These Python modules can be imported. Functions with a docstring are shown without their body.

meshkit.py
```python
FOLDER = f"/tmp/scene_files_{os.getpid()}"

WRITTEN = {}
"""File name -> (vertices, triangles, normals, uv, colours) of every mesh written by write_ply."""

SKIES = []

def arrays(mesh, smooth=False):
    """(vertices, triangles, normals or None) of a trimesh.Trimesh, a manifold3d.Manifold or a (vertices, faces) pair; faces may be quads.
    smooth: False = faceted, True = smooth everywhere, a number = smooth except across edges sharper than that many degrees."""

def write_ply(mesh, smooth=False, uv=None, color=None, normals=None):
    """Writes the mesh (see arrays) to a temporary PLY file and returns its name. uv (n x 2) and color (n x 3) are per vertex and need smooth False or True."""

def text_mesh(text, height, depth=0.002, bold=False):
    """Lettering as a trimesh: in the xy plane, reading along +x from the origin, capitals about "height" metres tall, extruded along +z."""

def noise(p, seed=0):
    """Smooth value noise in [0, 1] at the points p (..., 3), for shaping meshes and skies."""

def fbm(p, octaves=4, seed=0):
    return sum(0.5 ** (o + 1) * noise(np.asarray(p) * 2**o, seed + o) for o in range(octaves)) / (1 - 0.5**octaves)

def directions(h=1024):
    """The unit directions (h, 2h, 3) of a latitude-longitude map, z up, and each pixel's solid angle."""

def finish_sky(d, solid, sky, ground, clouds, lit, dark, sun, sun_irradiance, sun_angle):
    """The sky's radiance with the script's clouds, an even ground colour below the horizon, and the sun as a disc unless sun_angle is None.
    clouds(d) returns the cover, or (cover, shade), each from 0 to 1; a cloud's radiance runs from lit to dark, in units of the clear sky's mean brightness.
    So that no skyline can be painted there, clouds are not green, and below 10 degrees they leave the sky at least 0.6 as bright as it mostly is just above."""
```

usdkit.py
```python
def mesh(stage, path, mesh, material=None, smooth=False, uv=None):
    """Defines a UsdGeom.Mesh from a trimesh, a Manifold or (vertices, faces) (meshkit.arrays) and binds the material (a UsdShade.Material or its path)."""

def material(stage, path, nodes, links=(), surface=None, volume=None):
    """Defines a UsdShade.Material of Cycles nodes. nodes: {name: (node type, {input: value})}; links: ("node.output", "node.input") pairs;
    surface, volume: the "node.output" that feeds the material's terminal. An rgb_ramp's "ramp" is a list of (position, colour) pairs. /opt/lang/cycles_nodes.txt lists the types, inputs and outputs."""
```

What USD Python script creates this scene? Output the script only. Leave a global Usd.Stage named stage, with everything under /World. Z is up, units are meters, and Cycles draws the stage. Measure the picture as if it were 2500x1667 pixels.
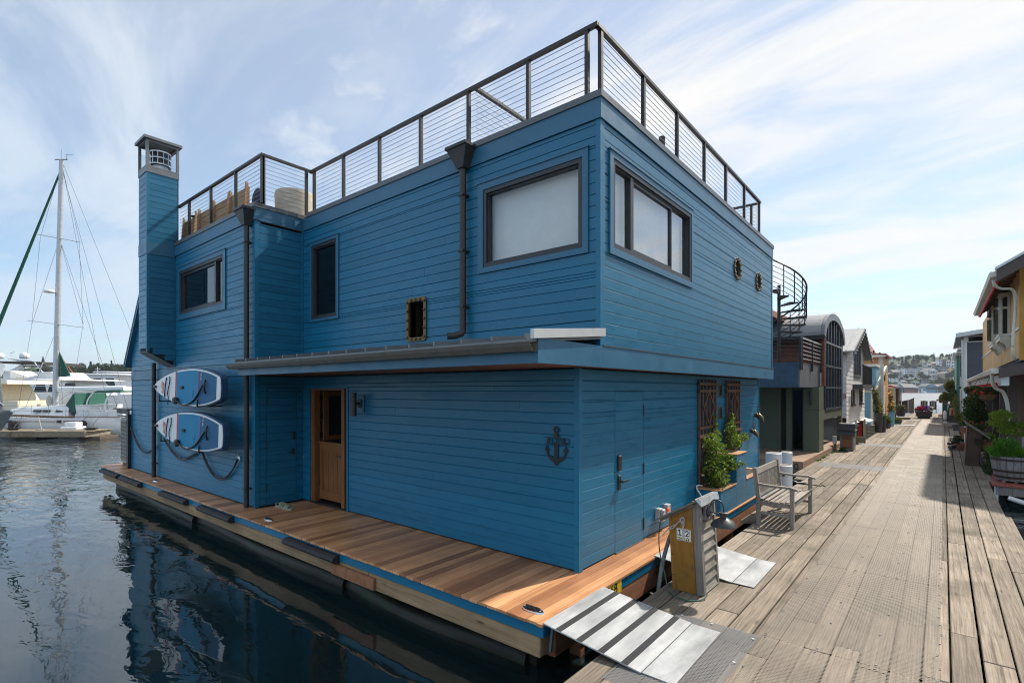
import math, random
import numpy as np, trimesh, usdkit, meshkit
from pxr import Usd, UsdGeom, UsdLux, UsdShade, Gf, Sdf
import shapely.geometry as sg
from shapely import affinity

stage = Usd.Stage.CreateInMemory()
UsdGeom.SetStageUpAxis(stage, UsdGeom.Tokens.z)
UsdGeom.SetStageMetersPerUnit(stage, 1.0)
UsdGeom.Xform.Define(stage, '/World')
UsdGeom.Scope.Define(stage, '/World/Looks')
PI = math.pi
# ------------------------------------------------------------------ camera, sky, sun
FPX, CXP, CYP, WPX, HPX = 1248.0, 1250.0, 952.0, 2500.0, 1667.0
CAM_A = math.atan((2275 - 1250) / FPX)
CAM_Z = 2.616
cam = UsdGeom.Camera.Define(stage, '/World/camera')
ca, sa = math.cos(CAM_A), math.sin(CAM_A)
cam.AddTransformOp().Set(Gf.Matrix4d(ca, sa, 0, 0, 0, 0, 1, 0, sa, -ca, 0, 0, 0, 0, CAM_Z, 1))
cam.CreateHorizontalApertureAttr(36.0)
cam.CreateVerticalApertureAttr(36.0 * HPX / WPX)
cam.CreateFocalLengthAttr(36.0 * FPX / WPX)
cam.CreateVerticalApertureOffsetAttr(36.0 * (CYP - HPX / 2) / WPX)
cam.CreateClippingRangeAttr(Gf.Vec2f(0.05, 20000))
cam.CreateExposureAttr(1.4)
SUN_AZ, SUN_EL = math.radians(16.5), math.radians(48.0)
sd = np.array([math.sin(SUN_AZ) * math.cos(SUN_EL), math.cos(SUN_AZ) * math.cos(SUN_EL), math.sin(SUN_EL)])
sun = UsdLux.DistantLight.Define(stage, '/World/sun')
sun.CreateIntensityAttr(0.63); sun.CreateAngleAttr(1.4); sun.CreateColorAttr(Gf.Vec3f(1.0, 0.93, 0.83))
sun.CreateNormalizeAttr(True)
_x = np.cross([0, 0, 1.0], sd); _x /= np.linalg.norm(_x); _y = np.cross(sd, _x)
sun.AddTransformOp().Set(Gf.Matrix4d(*_x, 0, *_y, 0, *sd, 0, 0, 0, 0, 1))
sky = UsdLux.DomeLight.Define(stage, '/World/sky')
sky.CreateIntensityAttr(1.0)
CLOUD = 3.45
skym = usdkit.material(stage, '/World/Looks/sky_look', {
    'tc': ('texture_coordinate', {}), 'sep': ('separate_xyz', {}), 'zp': ('math', {'math_type': 'maximum', 'value2': 0.0}),
    'za': ('math', {'math_type': 'add', 'value2': 0.16}), 'inv': ('math', {'math_type': 'divide', 'value1': 1.0}),
    'flat': ('vector_math', {'math_type': 'scale'}),
    'map1': ('mapping', {'mapping_type': 'point', 'scale': (0.55, 1.15, 0.6), 'rotation': (0, 0, 0.5), 'location': (6.3, 8.8, 0.0)}),
    'n1': ('noise_texture', {'scale': 1.5, 'detail': 8.0, 'roughness': 0.58, 'distortion': 0.5}),
    'map2': ('mapping', {'mapping_type': 'point', 'scale': (1.0, 1.3, 1.0), 'rotation': (0, 0, 0.25), 'location': (4.2, 1.7, 0.3)}),
    'n2': ('noise_texture', {'scale': 3.2, 'detail': 6.0, 'roughness': 0.6, 'distortion': 0.2}),
    'r1': ('rgb_ramp', {'ramp': [(0.41, (0.36, 0.36, 0.36)), (0.47, (0.50, 0.50, 0.50)), (0.55, (0.82, 0.82, 0.82)), (0.66, (1.0, 1.0, 1.0))]}),
    'r2': ('rgb_ramp', {'ramp': [(0.40, (0, 0, 0)), (0.70, (0.7, 0.7, 0.7))]}),
    'mx': ('math', {'math_type': 'maximum'}),
    'sunfac': ('vector_math', {'math_type': 'dot_product', 'vector2': tuple(sd)}),
    'sf': ('map_range', {'range_type': 'smoothstep', 'from_min': -0.2, 'from_max': 1.0, 'to_min': 0.0, 'to_max': 1.0}),
    'cadd': ('math', {'math_type': 'multiply', 'value2': 0.04, 'use_clamp': True}),
    'mx2': ('math', {'math_type': 'add', 'use_clamp': True}),
    'ccol': ('mix', {'color1': (CLOUD * 0.70, CLOUD * 0.85, CLOUD * 1.03), 'color2': (CLOUD * 1.10, CLOUD * 1.09, CLOUD * 1.07)}),
    'sky': ('sky_texture', {'sky_type': 'single_scattering', 'sun_disc': False, 'sun_elevation': SUN_EL, 'sun_rotation': SUN_AZ,
                            'altitude': 0.0, 'air_density': 1.0, 'aerosol_density': 0.08, 'ozone_density': 1.6}),
    'dim': ('mix', {'mix_type': 'multiply', 'fac': 1.0, 'color2': (0.50, 0.60, 0.635)}), 'mix': ('mix', {}), 'hz': ('map_range', {'range_type': 'smoothstep', 'from_min': 0.0, 'from_max': 0.10, 'to_min': 0.92, 'to_max': 0.0}),
    'mixh': ('mix', {'color2': (CLOUD * 0.72, CLOUD * 0.83, CLOUD * 0.90)}),
    'bg': ('background_shader', {'strength': 0.1})},
    [('tc.generated', 'sep.vector'), ('sep.z', 'zp.value1'), ('zp.value', 'za.value1'), ('za.value', 'inv.value2'),
     ('tc.generated', 'flat.vector1'), ('inv.value', 'flat.scale'), ('flat.vector', 'map1.vector'), ('flat.vector', 'map2.vector'),
     ('map1.vector', 'n1.vector'), ('map2.vector', 'n2.vector'), ('n1.fac', 'r1.fac'), ('n2.fac', 'r2.fac'),
     ('r1.color', 'mx.value1'), ('r2.color', 'mx.value2'), ('tc.generated', 'sunfac.vector1'), ('sunfac.value', 'sf.value'),
     ('sf.result', 'cadd.value1'), ('cadd.value', 'mx2.value1'), ('mx.value', 'mx2.value2'), ('sf.result', 'ccol.fac'),
     ('sky.color', 'dim.color1'), ('dim.color', 'mix.color1'), ('ccol.color', 'mix.color2'), ('mx2.value', 'mix.fac'),
     ('zp.value', 'hz.value'), ('hz.result', 'mixh.fac'), ('mix.color', 'mixh.color1'), ('mixh.color', 'bg.color')], surface='bg.background')
UsdShade.MaterialBindingAPI.Apply(sky.GetPrim()).Bind(skym)

# ------------------------------------------------------------------ helpers: prims
_names = {}
def numbered(parent, name):
    k = (parent, name); n = _names.get(k, -1) + 1; _names[k] = n
    return f'{parent}/{name}' if n == 0 else f'{parent}/{name}_{n:03d}'
FR = {'house': 0.0, 'dock': -(math.atan((2303 - 1250) / FPX) - CAM_A), 'lake': CAM_A}
def rot2(p, th):
    c, s = math.cos(th), math.sin(th); return (p[0] * c - p[1] * s, p[0] * s + p[1] * c)
class Thing:
    pass
def tag(prim, label=None, cat=None, group=None, kind=None):
    for k, v in (('label', label), ('category', cat), ('group', group), ('kind', kind)):
        if v: prim.SetCustomDataByKey(k, v)
def T(name, label, cat, at=(0, 0, 0), frame='house', group=None, kind=None, rot=0.0):
    t = Thing(); t.path = numbered('/World', name); t.off = np.array(at, float); t.frame = frame; t.rot = rot
    x = UsdGeom.Xform.Define(stage, t.path)
    w = rot2(at, FR[frame]); x.AddTranslateOp().Set(Gf.Vec3d(w[0], w[1], at[2])); x.AddRotateZOp().Set(math.degrees(FR[frame] + rot))
    t.prim = x.GetPrim(); tag(t.prim, label, cat, group, kind)
    t.raw = bool(rot)
    return t
def struct(name, frame='house'):
    t = T(name, None, None, (0, 0, 0), frame, kind='structure'); return t
def copy(src, at, label=None, rot=0.0, group=None, frame=None, scale=None):
    """src built with its own base; a further copy of it, with its parts, standing at AT"""
    base = src.prim.GetName().rsplit('_', 1)
    name = src.name if hasattr(src, 'name') else src.prim.GetName()
    t = Thing(); t.path = numbered('/World', name); t.frame = frame or src.frame
    x = UsdGeom.Xform.Define(stage, t.path)
    x.GetPrim().GetReferences().AddInternalReference(src.prim.GetPath())
    w = rot2(at, FR[t.frame]); x.ClearXformOpOrder()
    x.GetPrim().GetAttribute('xformOp:translate').Set(Gf.Vec3d(w[0], w[1], at[2]))
    x.GetPrim().GetAttribute('xformOp:rotateZ').Set(math.degrees(FR[t.frame] + rot))
    ops = [UsdGeom.XformOp(x.GetPrim().GetAttribute('xformOp:translate')), UsdGeom.XformOp(x.GetPrim().GetAttribute('xformOp:rotateZ'))]
    if scale is not None:
        so = x.AddScaleOp(); so.Set(Gf.Vec3f(*scale)); ops.append(so)
    x.SetXformOpOrder(ops)
    x.GetPrim().SetInstanceable(True)
    t.prim = x.GetPrim(); tag(t.prim, label, None, group)
    return t
def P(name, m, mat, parent, smooth=False, label=None, kind=None, local=False):
    """one Mesh prim under PARENT (a Thing or a part made by P); coordinates are those of the parent's frame"""
    v, f = arr(m)
    off = parent.off if not local else np.zeros(3)
    base = parent.path
    p = numbered(base, name)
    g = usdkit.mesh(stage, p, (v - off, f), mat, smooth)
    q = Thing(); q.path = p; q.off = parent.off; q.prim = g.GetPrim(); q.frame = getattr(parent, 'frame', 'house')
    tag(q.prim, label, None, None, kind)
    return q
def G(name, parent):
    q = Thing(); q.path = numbered(parent.path, name); q.off = parent.off; q.frame = parent.frame
    q.prim = UsdGeom.Xform.Define(stage, q.path).GetPrim(); return q

# ------------------------------------------------------------------ helpers: meshes (v, f) with triangles
def arr(m):
    if hasattr(m, 'vertices'): return np.asarray(m.vertices, float), np.asarray(m.faces, int)
    if hasattr(m, 'to_mesh'):
        q = m.to_mesh(); return np.asarray(q.vert_properties[:, :3], float), np.asarray(q.tri_verts, int)
    v, f = np.asarray(m[0], float), np.asarray(m[1], int)
    if f.shape[1] == 4: f = np.vstack([f[:, [0, 1, 2]], f[:, [0, 2, 3]]])
    return v, f
def join(ms):
    V, Fs, n = [], [], 0
    for m in ms:
        v, f = arr(m); V.append(v); Fs.append(f + n); n += len(v)
    return np.vstack(V), np.vstack(Fs)
BF = np.array([[0, 2, 3, 1], [4, 5, 7, 6], [0, 1, 5, 4], [2, 6, 7, 3], [0, 4, 6, 2], [1, 3, 7, 5]])
BF = np.vstack([BF[:, [0, 1, 2]], BF[:, [0, 2, 3]]])
def box(lo, hi):
    lo, hi = np.minimum(lo, hi), np.maximum(lo, hi)
    v = np.array([[(lo, hi)[i][0], (lo, hi)[j][1], (lo, hi)[k][2]] for k in (0, 1) for j in (0, 1) for i in (0, 1)], float)
    return v, BF
def cbox(c, s): c, s = np.array(c, float), np.array(s, float) / 2; return box(c - s, c + s)
def hullbox(lo, hi, b):
    """box with chamfered edges"""
    lo, hi = np.minimum(lo, hi).astype(float), np.maximum(lo, hi).astype(float)
    b = min(b, (hi - lo).min() * 0.45)
    pts = []
    for i in range(3):
        l2, h2 = lo + b, hi - b; l2[i], h2[i] = lo[i], hi[i]
        pts.append(box(l2, h2)[0])
    return trimesh.convex.convex_hull(np.vstack(pts))
def hull(pts): return trimesh.convex.convex_hull(np.asarray(pts, float))
def nrm(a): a = np.asarray(a, float); return a / (np.linalg.norm(a) + 1e-12)
def bar(p0, p1, w, h=None, up=(0, 0, 1), ext=0.0):
    """square bar from p0 to p1; w across, h along up"""
    h = w if h is None else h
    p0, p1 = np.array(p0, float), np.array(p1, float); d = nrm(p1 - p0)
    p0, p1 = p0 - d * ext, p1 + d * ext
    if abs(d @ nrm(up)) > 0.98: up = (0, 1, 0) if abs(d[1]) < 0.9 else (1, 0, 0)
    s = nrm(np.cross(d, up)); u = np.cross(s, d)
    v = [p + s * i * w / 2 + u * j * h / 2 for p in (p0, p1) for j in (-1, 1) for i in (-1, 1)]
    return np.array(v), BF
def tube(pts, r, n=8, caps=True, smoothpts=0):
    p = np.asarray(pts, float)
    if smoothpts and len(p) > 2:
        from scipy.interpolate import CubicSpline
        t = np.r_[0, np.cumsum(np.linalg.norm(np.diff(p, axis=0), axis=1))]
        p = CubicSpline(t, p)(np.linspace(0, t[-1], smoothpts))
    rr = np.asarray(r, float); rr = np.full(len(p), float(rr)) if rr.ndim == 0 else np.interp(np.linspace(0, 1, len(p)), np.linspace(0, 1, len(rr)), rr)
    t = np.gradient(p, axis=0); t /= np.linalg.norm(t, axis=1, keepdims=True) + 1e-12
    ref = np.array([0, 0, 1.0]) if np.abs(t[:, 2]).mean() < 0.8 else np.array([1.0, 0.13, 0])
    a = np.cross(t, ref); a /= np.linalg.norm(a, axis=1, keepdims=True) + 1e-12
    b = np.cross(t, a); ang = np.arange(n) * 2 * PI / n
    v = p[:, None] + rr[:, None, None] * (np.cos(ang)[None, :, None] * a[:, None] + np.sin(ang)[None, :, None] * b[:, None])
    i, j = np.meshgrid(np.arange(len(p) - 1), np.arange(n), indexing='ij'); k = (j + 1) % n
    q = np.stack([i * n + j, i * n + k, (i + 1) * n + k, (i + 1) * n + j], -1).reshape(-1, 4)
    f = np.vstack([q[:, [0, 1, 2]], q[:, [0, 2, 3]]]); v = v.reshape(-1, 3)
    if caps:
        L = len(v); v = np.vstack([v, p[0], p[-1]]); e = (len(p) - 1) * n; jj = np.arange(n); kk = (jj + 1) % n
        f = np.vstack([f, np.stack([np.full(n, L), kk, jj], 1), np.stack([np.full(n, L + 1), e + jj, e + kk], 1)])
    return v, f
def cyl(c, r, h, n=24, r2=None, axis='z'):
    """cylinder or cone standing on c"""
    r2 = r if r2 is None else r2
    a = np.arange(n) * 2 * PI / n
    ring = lambda q, z: np.stack([q * np.cos(a), q * np.sin(a), np.full(n, z)], 1)
    v = np.vstack([ring(r, 0), ring(r2, h), [[0, 0, 0], [0, 0, h]]]); j = np.arange(n); k = (j + 1) % n
    f = np.vstack([np.stack([j, k, n + k], 1), np.stack([j, n + k, n + j], 1), np.stack([np.full(n, 2 * n), k, j], 1), np.stack([np.full(n, 2 * n + 1), n + j, n + k], 1)])
    if axis == 'x': v = v[:, [2, 0, 1]]
    if axis == 'y': v = v[:, [1, 2, 0]]
    return v + np.array(c, float), f
def lathe(prof, c=(0, 0, 0), n=24):
    a = np.arange(n) * 2 * PI / n; pr = np.asarray(prof, float)
    v = np.stack([pr[:, :1] * np.cos(a), pr[:, :1] * np.sin(a), np.broadcast_to(pr[:, 1:], (len(pr), n))], -1).reshape(-1, 3)
    i, j = np.meshgrid(np.arange(len(pr) - 1), np.arange(n), indexing='ij'); k = (j + 1) % n
    q = np.stack([i * n + j, i * n + k, (i + 1) * n + k, (i + 1) * n + j], -1).reshape(-1, 4)
    return v + np.array(c, float), np.vstack([q[:, [0, 1, 2]], q[:, [0, 2, 3]]])
def extr(poly, depth, o, ux, uy):
    """2-D polygon (shapely or points) in the plane o + x ux + y uy, extruded by DEPTH along ux x uy"""
    if not hasattr(poly, 'geom_type'): poly = sg.Polygon(poly)
    ux, uy = np.array(ux, float), np.array(uy, float); n = np.cross(ux, uy); out = []
    for g in getattr(poly, 'geoms', [poly]):
        m = trimesh.creation.extrude_polygon(g, depth, engine='earcut'); v = m.vertices
        out.append((np.array(o, float) + v[:, :1] * ux + v[:, 1:2] * uy + v[:, 2:] * n, m.faces))
    return join(out)
def text(s, h, o, ux, uy, depth=0.004, bold=True, center=False):
    m = meshkit.text_mesh(s, h, depth, bold); v = np.array(m.vertices)
    if center: v[:, 0] -= (v[:, 0].min() + v[:, 0].max()) / 2
    ux, uy = np.array(ux, float), np.array(uy, float)
    return np.array(o, float) + v[:, :1] * ux + v[:, 1:2] * uy + v[:, 2:] * np.cross(ux, uy), m.faces
def xf(m, rz=0.0, t=(0, 0, 0), s=1.0):
    v, f = arr(m); c, q = math.cos(rz), math.sin(rz); v = v * s
    return np.stack([v[:, 0] * c - v[:, 1] * q, v[:, 0] * q + v[:, 1] * c, v[:, 2]], 1) + np.array(t, float), f
def ball(c, r, sub=2):
    m = trimesh.creation.icosphere(sub, 1.0); return m.vertices * np.array(r, float) + np.array(c, float), m.faces
def split_rects(u0, u1, z0, z1, holes):
    zs = sorted({z0, z1, *[z for h in holes for z in h[2:4] if z0 < z < z1]}); out = []
    for a, b in zip(zs[:-1], zs[1:]):
        m = (a + b) / 2; cuts = sorted((h[0], h[1]) for h in holes if h[2] < m < h[3]); u = u0
        for c0, c1 in cuts:
            if c0 > u + 1e-4: out.append((u, min(c0, u1), a, b))
            u = max(u, c1)
        if u < u1 - 1e-4: out.append((u, u1, a, b))
    return out
def on(plane, fixed, d, u, z):
    """point on a wall: plane 'x' walls have x = fixed and u along y; plane 'y' walls have y = fixed and u along x; d is outward"""
    return (fixed + d, u, z) if plane == 'x' else (u, fixed - d, z)
def wbox(plane, fixed, u0, u1, z0, z1, d0, d1): return box(on(plane, fixed, d0, u0, z0), on(plane, fixed, d1, u1, z1))

# ------------------------------------------------------------------ leaves
def leaves(rng, pts, size, aspect=1.6, up=0.3, fold=0.25):
    """one small folded leaf (4 triangles' worth of 2 quads) at each point"""
    n = len(pts); d = rng.normal(size=(n, 3)); d /= np.linalg.norm(d, axis=1, keepdims=True)
    nn = rng.normal(size=(n, 3)) + [0, 0, up * 2]; nn -= d * (nn * d).sum(1, keepdims=True); nn /= np.linalg.norm(nn, axis=1, keepdims=True) + 1e-9
    s = np.cross(d, nn); L = size * (0.6 + 0.8 * rng.random((n, 1))); W = L / aspect
    a, b = pts - d * L / 2, pts + d * L / 2
    c1, c2 = pts + s * W / 2 + nn * W * fold, pts - s * W / 2 + nn * W * fold
    v = np.stack([a, c1, b, c2], 1).reshape(-1, 3); i = np.arange(n)[:, None] * 4
    return v, np.vstack([i + [0, 2, 1], i + [0, 3, 2]])
def cloud(rng, blobs, n):
    """n points in a union of ellipsoids (centre, radii), denser towards each surface"""
    w = np.array([np.prod(b[1]) ** (2 / 3) for b in blobs]); k = rng.choice(len(blobs), n, p=w / w.sum())
    d = rng.normal(size=(n, 3)); d /= np.linalg.norm(d, axis=1, keepdims=True); r = rng.random((n, 1)) ** 0.42
    return np.array([b[0] for b in blobs])[k] + d * r * np.array([b[1] for b in blobs])[k]
def blobs_in(rng, c, rad, n, s=(0.3, 0.5)):
    out = []
    for _ in range(n):
        d = rng.normal(size=3); d /= np.linalg.norm(d); q = rng.uniform(*s)
        out.append((np.array(c) + d * np.array(rad) * (1 - q) * rng.uniform(0.6, 1.05), np.array(rad) * q * rng.uniform(0.7, 1.2, 3)))
    return out

# ------------------------------------------------------------------ materials
_mats = {}
def mat(name, nodes, links, surface): 
    _mats[name] = usdkit.material(stage, f'/World/Looks/{name}', nodes, links, surface=surface); return _mats[name]
def plain(name, col, rough=0.5, metallic=0.0, var=0.12, scale=6.0, bump=0.0, bscale=60.0, rand=0.0, coat=0.0, spec=0.5, stretch=(1, 1, 1), dirt=None):
    """paint, plastic, metal: slight mottling, optional fine relief and tone shift per object"""
    c = np.array(col, float)
    nodes = {'g': ('geometry', {}), 'm': ('mapping', {'mapping_type': 'point', 'scale': stretch}), 'n': ('noise_texture', {'scale': scale, 'detail': 5.0, 'roughness': 0.6}),
             'r': ('rgb_ramp', {'ramp': [(0.3, tuple(c * (1 - var))), (0.7, tuple(np.minimum(c * (1 + var), 1)))]}),
             'p': ('principled_bsdf', {'roughness': rough, 'metallic': metallic, 'coat_weight': coat, 'specular_ior_level': spec}),
             'rr': ('map_range', {'from_min': 0.3, 'from_max': 0.7, 'to_min': max(rough - 0.08, 0.02), 'to_max': min(rough + 0.1, 1)})}
    links = [('g.position', 'm.vector'), ('m.vector', 'n.vector'), ('n.fac', 'r.fac'), ('n.fac', 'rr.value'), ('rr.result', 'p.roughness')]
    src = 'r.color'
    if rand:
        nodes |= {'oi': ('object_info', {}), 'rm': ('map_range', {'to_min': 1 - rand, 'to_max': 1 + rand}), 'h': ('hsv', {})}
        links += [('oi.random', 'rm.value'), ('rm.result', 'h.value'), (src, 'h.color')]; src = 'h.color'
    if dirt:
        nodes |= {'dn': ('noise_texture', {'scale': dirt[1], 'detail': 6.0, 'roughness': 0.65}), 'dr': ('rgb_ramp', {'ramp': [(0.5, (0, 0, 0)), (0.72, (dirt[2],) * 3)]}), 'dm': ('mix', {'color2': dirt[0]})}
        links += [('g.position', 'dn.vector'), ('dn.fac', 'dr.fac'), ('dr.color', 'dm.fac'), (src, 'dm.color1')]; src = 'dm.color'
    links.append((src, 'p.base_color'))
    if bump:
        nodes |= {'bn': ('noise_texture', {'scale': bscale, 'detail': 4.0}), 'b': ('bump', {'strength': bump, 'distance': 0.01})}
        links += [('m.vector', 'bn.vector'), ('bn.fac', 'b.height'), ('b.normal', 'p.normal')]
    return mat(name, nodes, links, 'p.BSDF')
def wood(name, dark, light, axis='y', rough=0.75, grain=26.0, along=0.9, rand=(0.75, 1.2), hue=None, bump=0.35, knots=0.0, moss=None, objspread=None):
    """grain runs along AXIS; every plank shifts the pattern and its tone by its own random number"""
    sc = {'x': (along, grain, grain), 'y': (grain, along, grain), 'z': (grain, grain, along)}[axis]
    nodes = {'g': ('geometry', {}), 'oi': ('object_info', {}), 'ro': ('math', {'math_type': 'multiply', 'value2': 57.0}),
             'm': ('mapping', {'mapping_type': 'point', 'scale': sc}), 'off': ('vector_math', {'math_type': 'add'}), 'cx': ('combine_xyz', {}),
             'n': ('noise_texture', {'scale': 1.0, 'detail': 6.0, 'roughness': 0.62, 'distortion': 0.9}),
             'n2': ('noise_texture', {'scale': 2.1, 'detail': 4.0}),
             'r': ('rgb_ramp', {'ramp': [(0.28, dark), (0.52, tuple((np.array(dark) * 0.4 + np.array(light) * 0.6))), (0.72, light)]}),
             'rm': ('map_range', {'to_min': rand[0], 'to_max': rand[1]}), 'h': ('hsv', {}),
             'n2r': ('map_range', {'from_min': 0.3, 'from_max': 0.7, 'to_min': 0.82, 'to_max': 1.14}), 'mul': ('math', {'math_type': 'multiply'}),
             'b': ('bump', {'strength': bump, 'distance': 0.006}), 'p': ('principled_bsdf', {'roughness': rough, 'specular_ior_level': 0.3})}
    links = [('oi.random', 'ro.value1'), ('ro.value', 'cx.x'), ('ro.value', 'cx.y'), ('ro.value', 'cx.z'), ('g.position', 'm.vector'), ('m.vector', 'off.vector1'), ('cx.vector', 'off.vector2'),
             ('off.vector', 'n.vector'), ('g.position', 'n2.vector'), ('n.fac', 'r.fac'), ('oi.random', 'rm.value'), ('n2.fac', 'n2r.value'), ('rm.result', 'mul.value1'), ('n2r.result', 'mul.value2'),
             ('mul.value', 'h.value'), ('r.color', 'h.color'), ('n.fac', 'b.height'), ('b.normal', 'p.normal')]
    src = 'h.color'
    if objspread:
        nodes |= {'os': ('rgb_ramp', {'ramp': objspread}), 'wn': ('white_noise_texture', {'dimensions': '1D'}), 'mm': ('mix', {'mix_type': 'multiply', 'fac': 1.0})}
        links += [('ro.value', 'wn.w'), ('wn.value', 'os.fac'), (src, 'mm.color1'), ('os.color', 'mm.color2')]; src = 'mm.color'
    if knots:
        nodes |= {'v': ('voronoi_texture', {'scale': 1.0, 'feature': 'f1'}), 'km': ('mapping', {'mapping_type': 'point', 'scale': {'x': (1.6, 7, 7), 'y': (7, 1.6, 7), 'z': (7, 7, 1.6)}[axis]}),
                  'kr': ('rgb_ramp', {'ramp': [(0.05, (knots,) * 3), (0.13, (0, 0, 0))]}), 'kmx': ('mix', {'color2': tuple(np.array(dark) * 0.45)})}
        links += [('g.position', 'km.vector'), ('km.vector', 'v.vector'), ('v.distance', 'kr.fac'), ('kr.color', 'kmx.fac'), (src, 'kmx.color1')]; src = 'kmx.color'
    if moss:
        nodes |= {'mn': ('noise_texture', {'scale': moss[1], 'detail': 5.0}), 'mr': ('rgb_ramp', {'ramp': [(0.52, (0, 0, 0)), (0.68, (moss[2],) * 3)]}), 'mo': ('mix', {'color2': moss[0]})}
        links += [('g.position', 'mn.vector'), ('mn.fac', 'mr.fac'), ('mr.color', 'mo.fac'), (src, 'mo.color1')]; src = 'mo.color'
    links.append((src, 'p.base_color'))
    return mat(name, nodes, links, 'p.BSDF')
def leafmat(name, dark, light, tip=None, trans=0.35, rough=0.45):
    nodes = {'g': ('geometry', {}), 'n': ('noise_texture', {'scale': 5.0, 'detail': 2.0}), 'a': ('math', {'math_type': 'multiply_add', 'value2': 0.55, 'value3': 0.0}), 's': ('math', {'math_type': 'multiply_add', 'value2': 0.5}),
             'r': ('rgb_ramp', {'ramp': [(0.15, dark), (0.6, light), (0.95, tip or light)]}), 'p': ('principled_bsdf', {'roughness': rough, 'specular_ior_level': 0.35}), 't': ('translucent_bsdf', {}), 'mx': ('mix_closure', {'fac': trans})}
    links = [('g.position', 'n.vector'), ('g.random_per_island', 'a.value1'), ('n.fac', 's.value1'), ('a.value', 's.value3'), ('s.value', 'r.fac'), ('r.color', 'p.base_color'), ('r.color', 't.color'), ('p.BSDF', 'mx.closure1'), ('t.BSDF', 'mx.closure2')]
    return mat(name, nodes, links, 'mx.closure')
def pane(name, tint=(1, 1, 1), ior=1.5, rough=0.0, boost=1.0):
    nodes = {'g': ('geometry', {}), 'nb': ('math', {'math_type': 'subtract', 'value1': 1.0}), 'ff': ('math', {'math_type': 'multiply'}), 'fr': ('fresnel', {'IOR': ior}), 'fb': ('math', {'math_type': 'multiply', 'value2': boost, 'use_clamp': True}), 't': ('transparent_bsdf', {'color': tint}), 'gl': ('glossy_bsdf', {'color': (0.9, 0.93, 0.95), 'roughness': rough}), 'mx': ('mix_closure', {})}
    return mat(name, nodes, [('fr.fac', 'fb.value1'), ('g.backfacing', 'nb.value2'), ('fb.value', 'ff.value1'), ('nb.value', 'ff.value2'), ('ff.value', 'mx.fac'), ('t.BSDF', 'mx.closure1'), ('gl.BSDF', 'mx.closure2')], 'mx.closure')
BLUE = (0.004, 0.122, 0.222)
M_blue = plain('blue_paint', BLUE, 0.37, spec=0.5, var=0.09, scale=2.2, bump=0.05, bscale=18, rand=0.07, stretch=(1, 1, 6))
M_blue2 = plain('blue_paint_trim', (0.020, 0.115, 0.20), 0.40, spec=0.55, var=0.08, scale=3.0, bump=0.04, bscale=25)
M_core = plain('sheathing_dark', (0.02, 0.03, 0.04), 0.9)
M_coping = plain('grey_metal_coping', (0.105, 0.112, 0.118), 0.38, 0.3, var=0.08)
M_frame = plain('dark_window_frame', (0.022, 0.024, 0.027), 0.4, var=0.1)
M_rail = plain('bronze_black_rail', (0.026, 0.023, 0.022), 0.42, 0.2, var=0.12)
M_cable = plain('steel_cable', (0.20, 0.20, 0.20), 0.35, 0.9)
M_black = plain('black_metal', (0.012, 0.012, 0.013), 0.45, var=0.15)
M_rubber = plain('black_rubber', (0.018, 0.018, 0.019), 0.7, var=0.2, bump=0.2, bscale=90)
M_roof = plain('standing_seam_metal', (0.16, 0.17, 0.175), 0.42, 0.35, var=0.1)
M_gutter = plain('bronze_gutter', (0.13, 0.118, 0.10), 0.35, 0.35, var=0.1)
M_trimw = plain('bare_metal_trim', (0.55, 0.55, 0.54), 0.42, 0.35, var=0.05)
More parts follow.
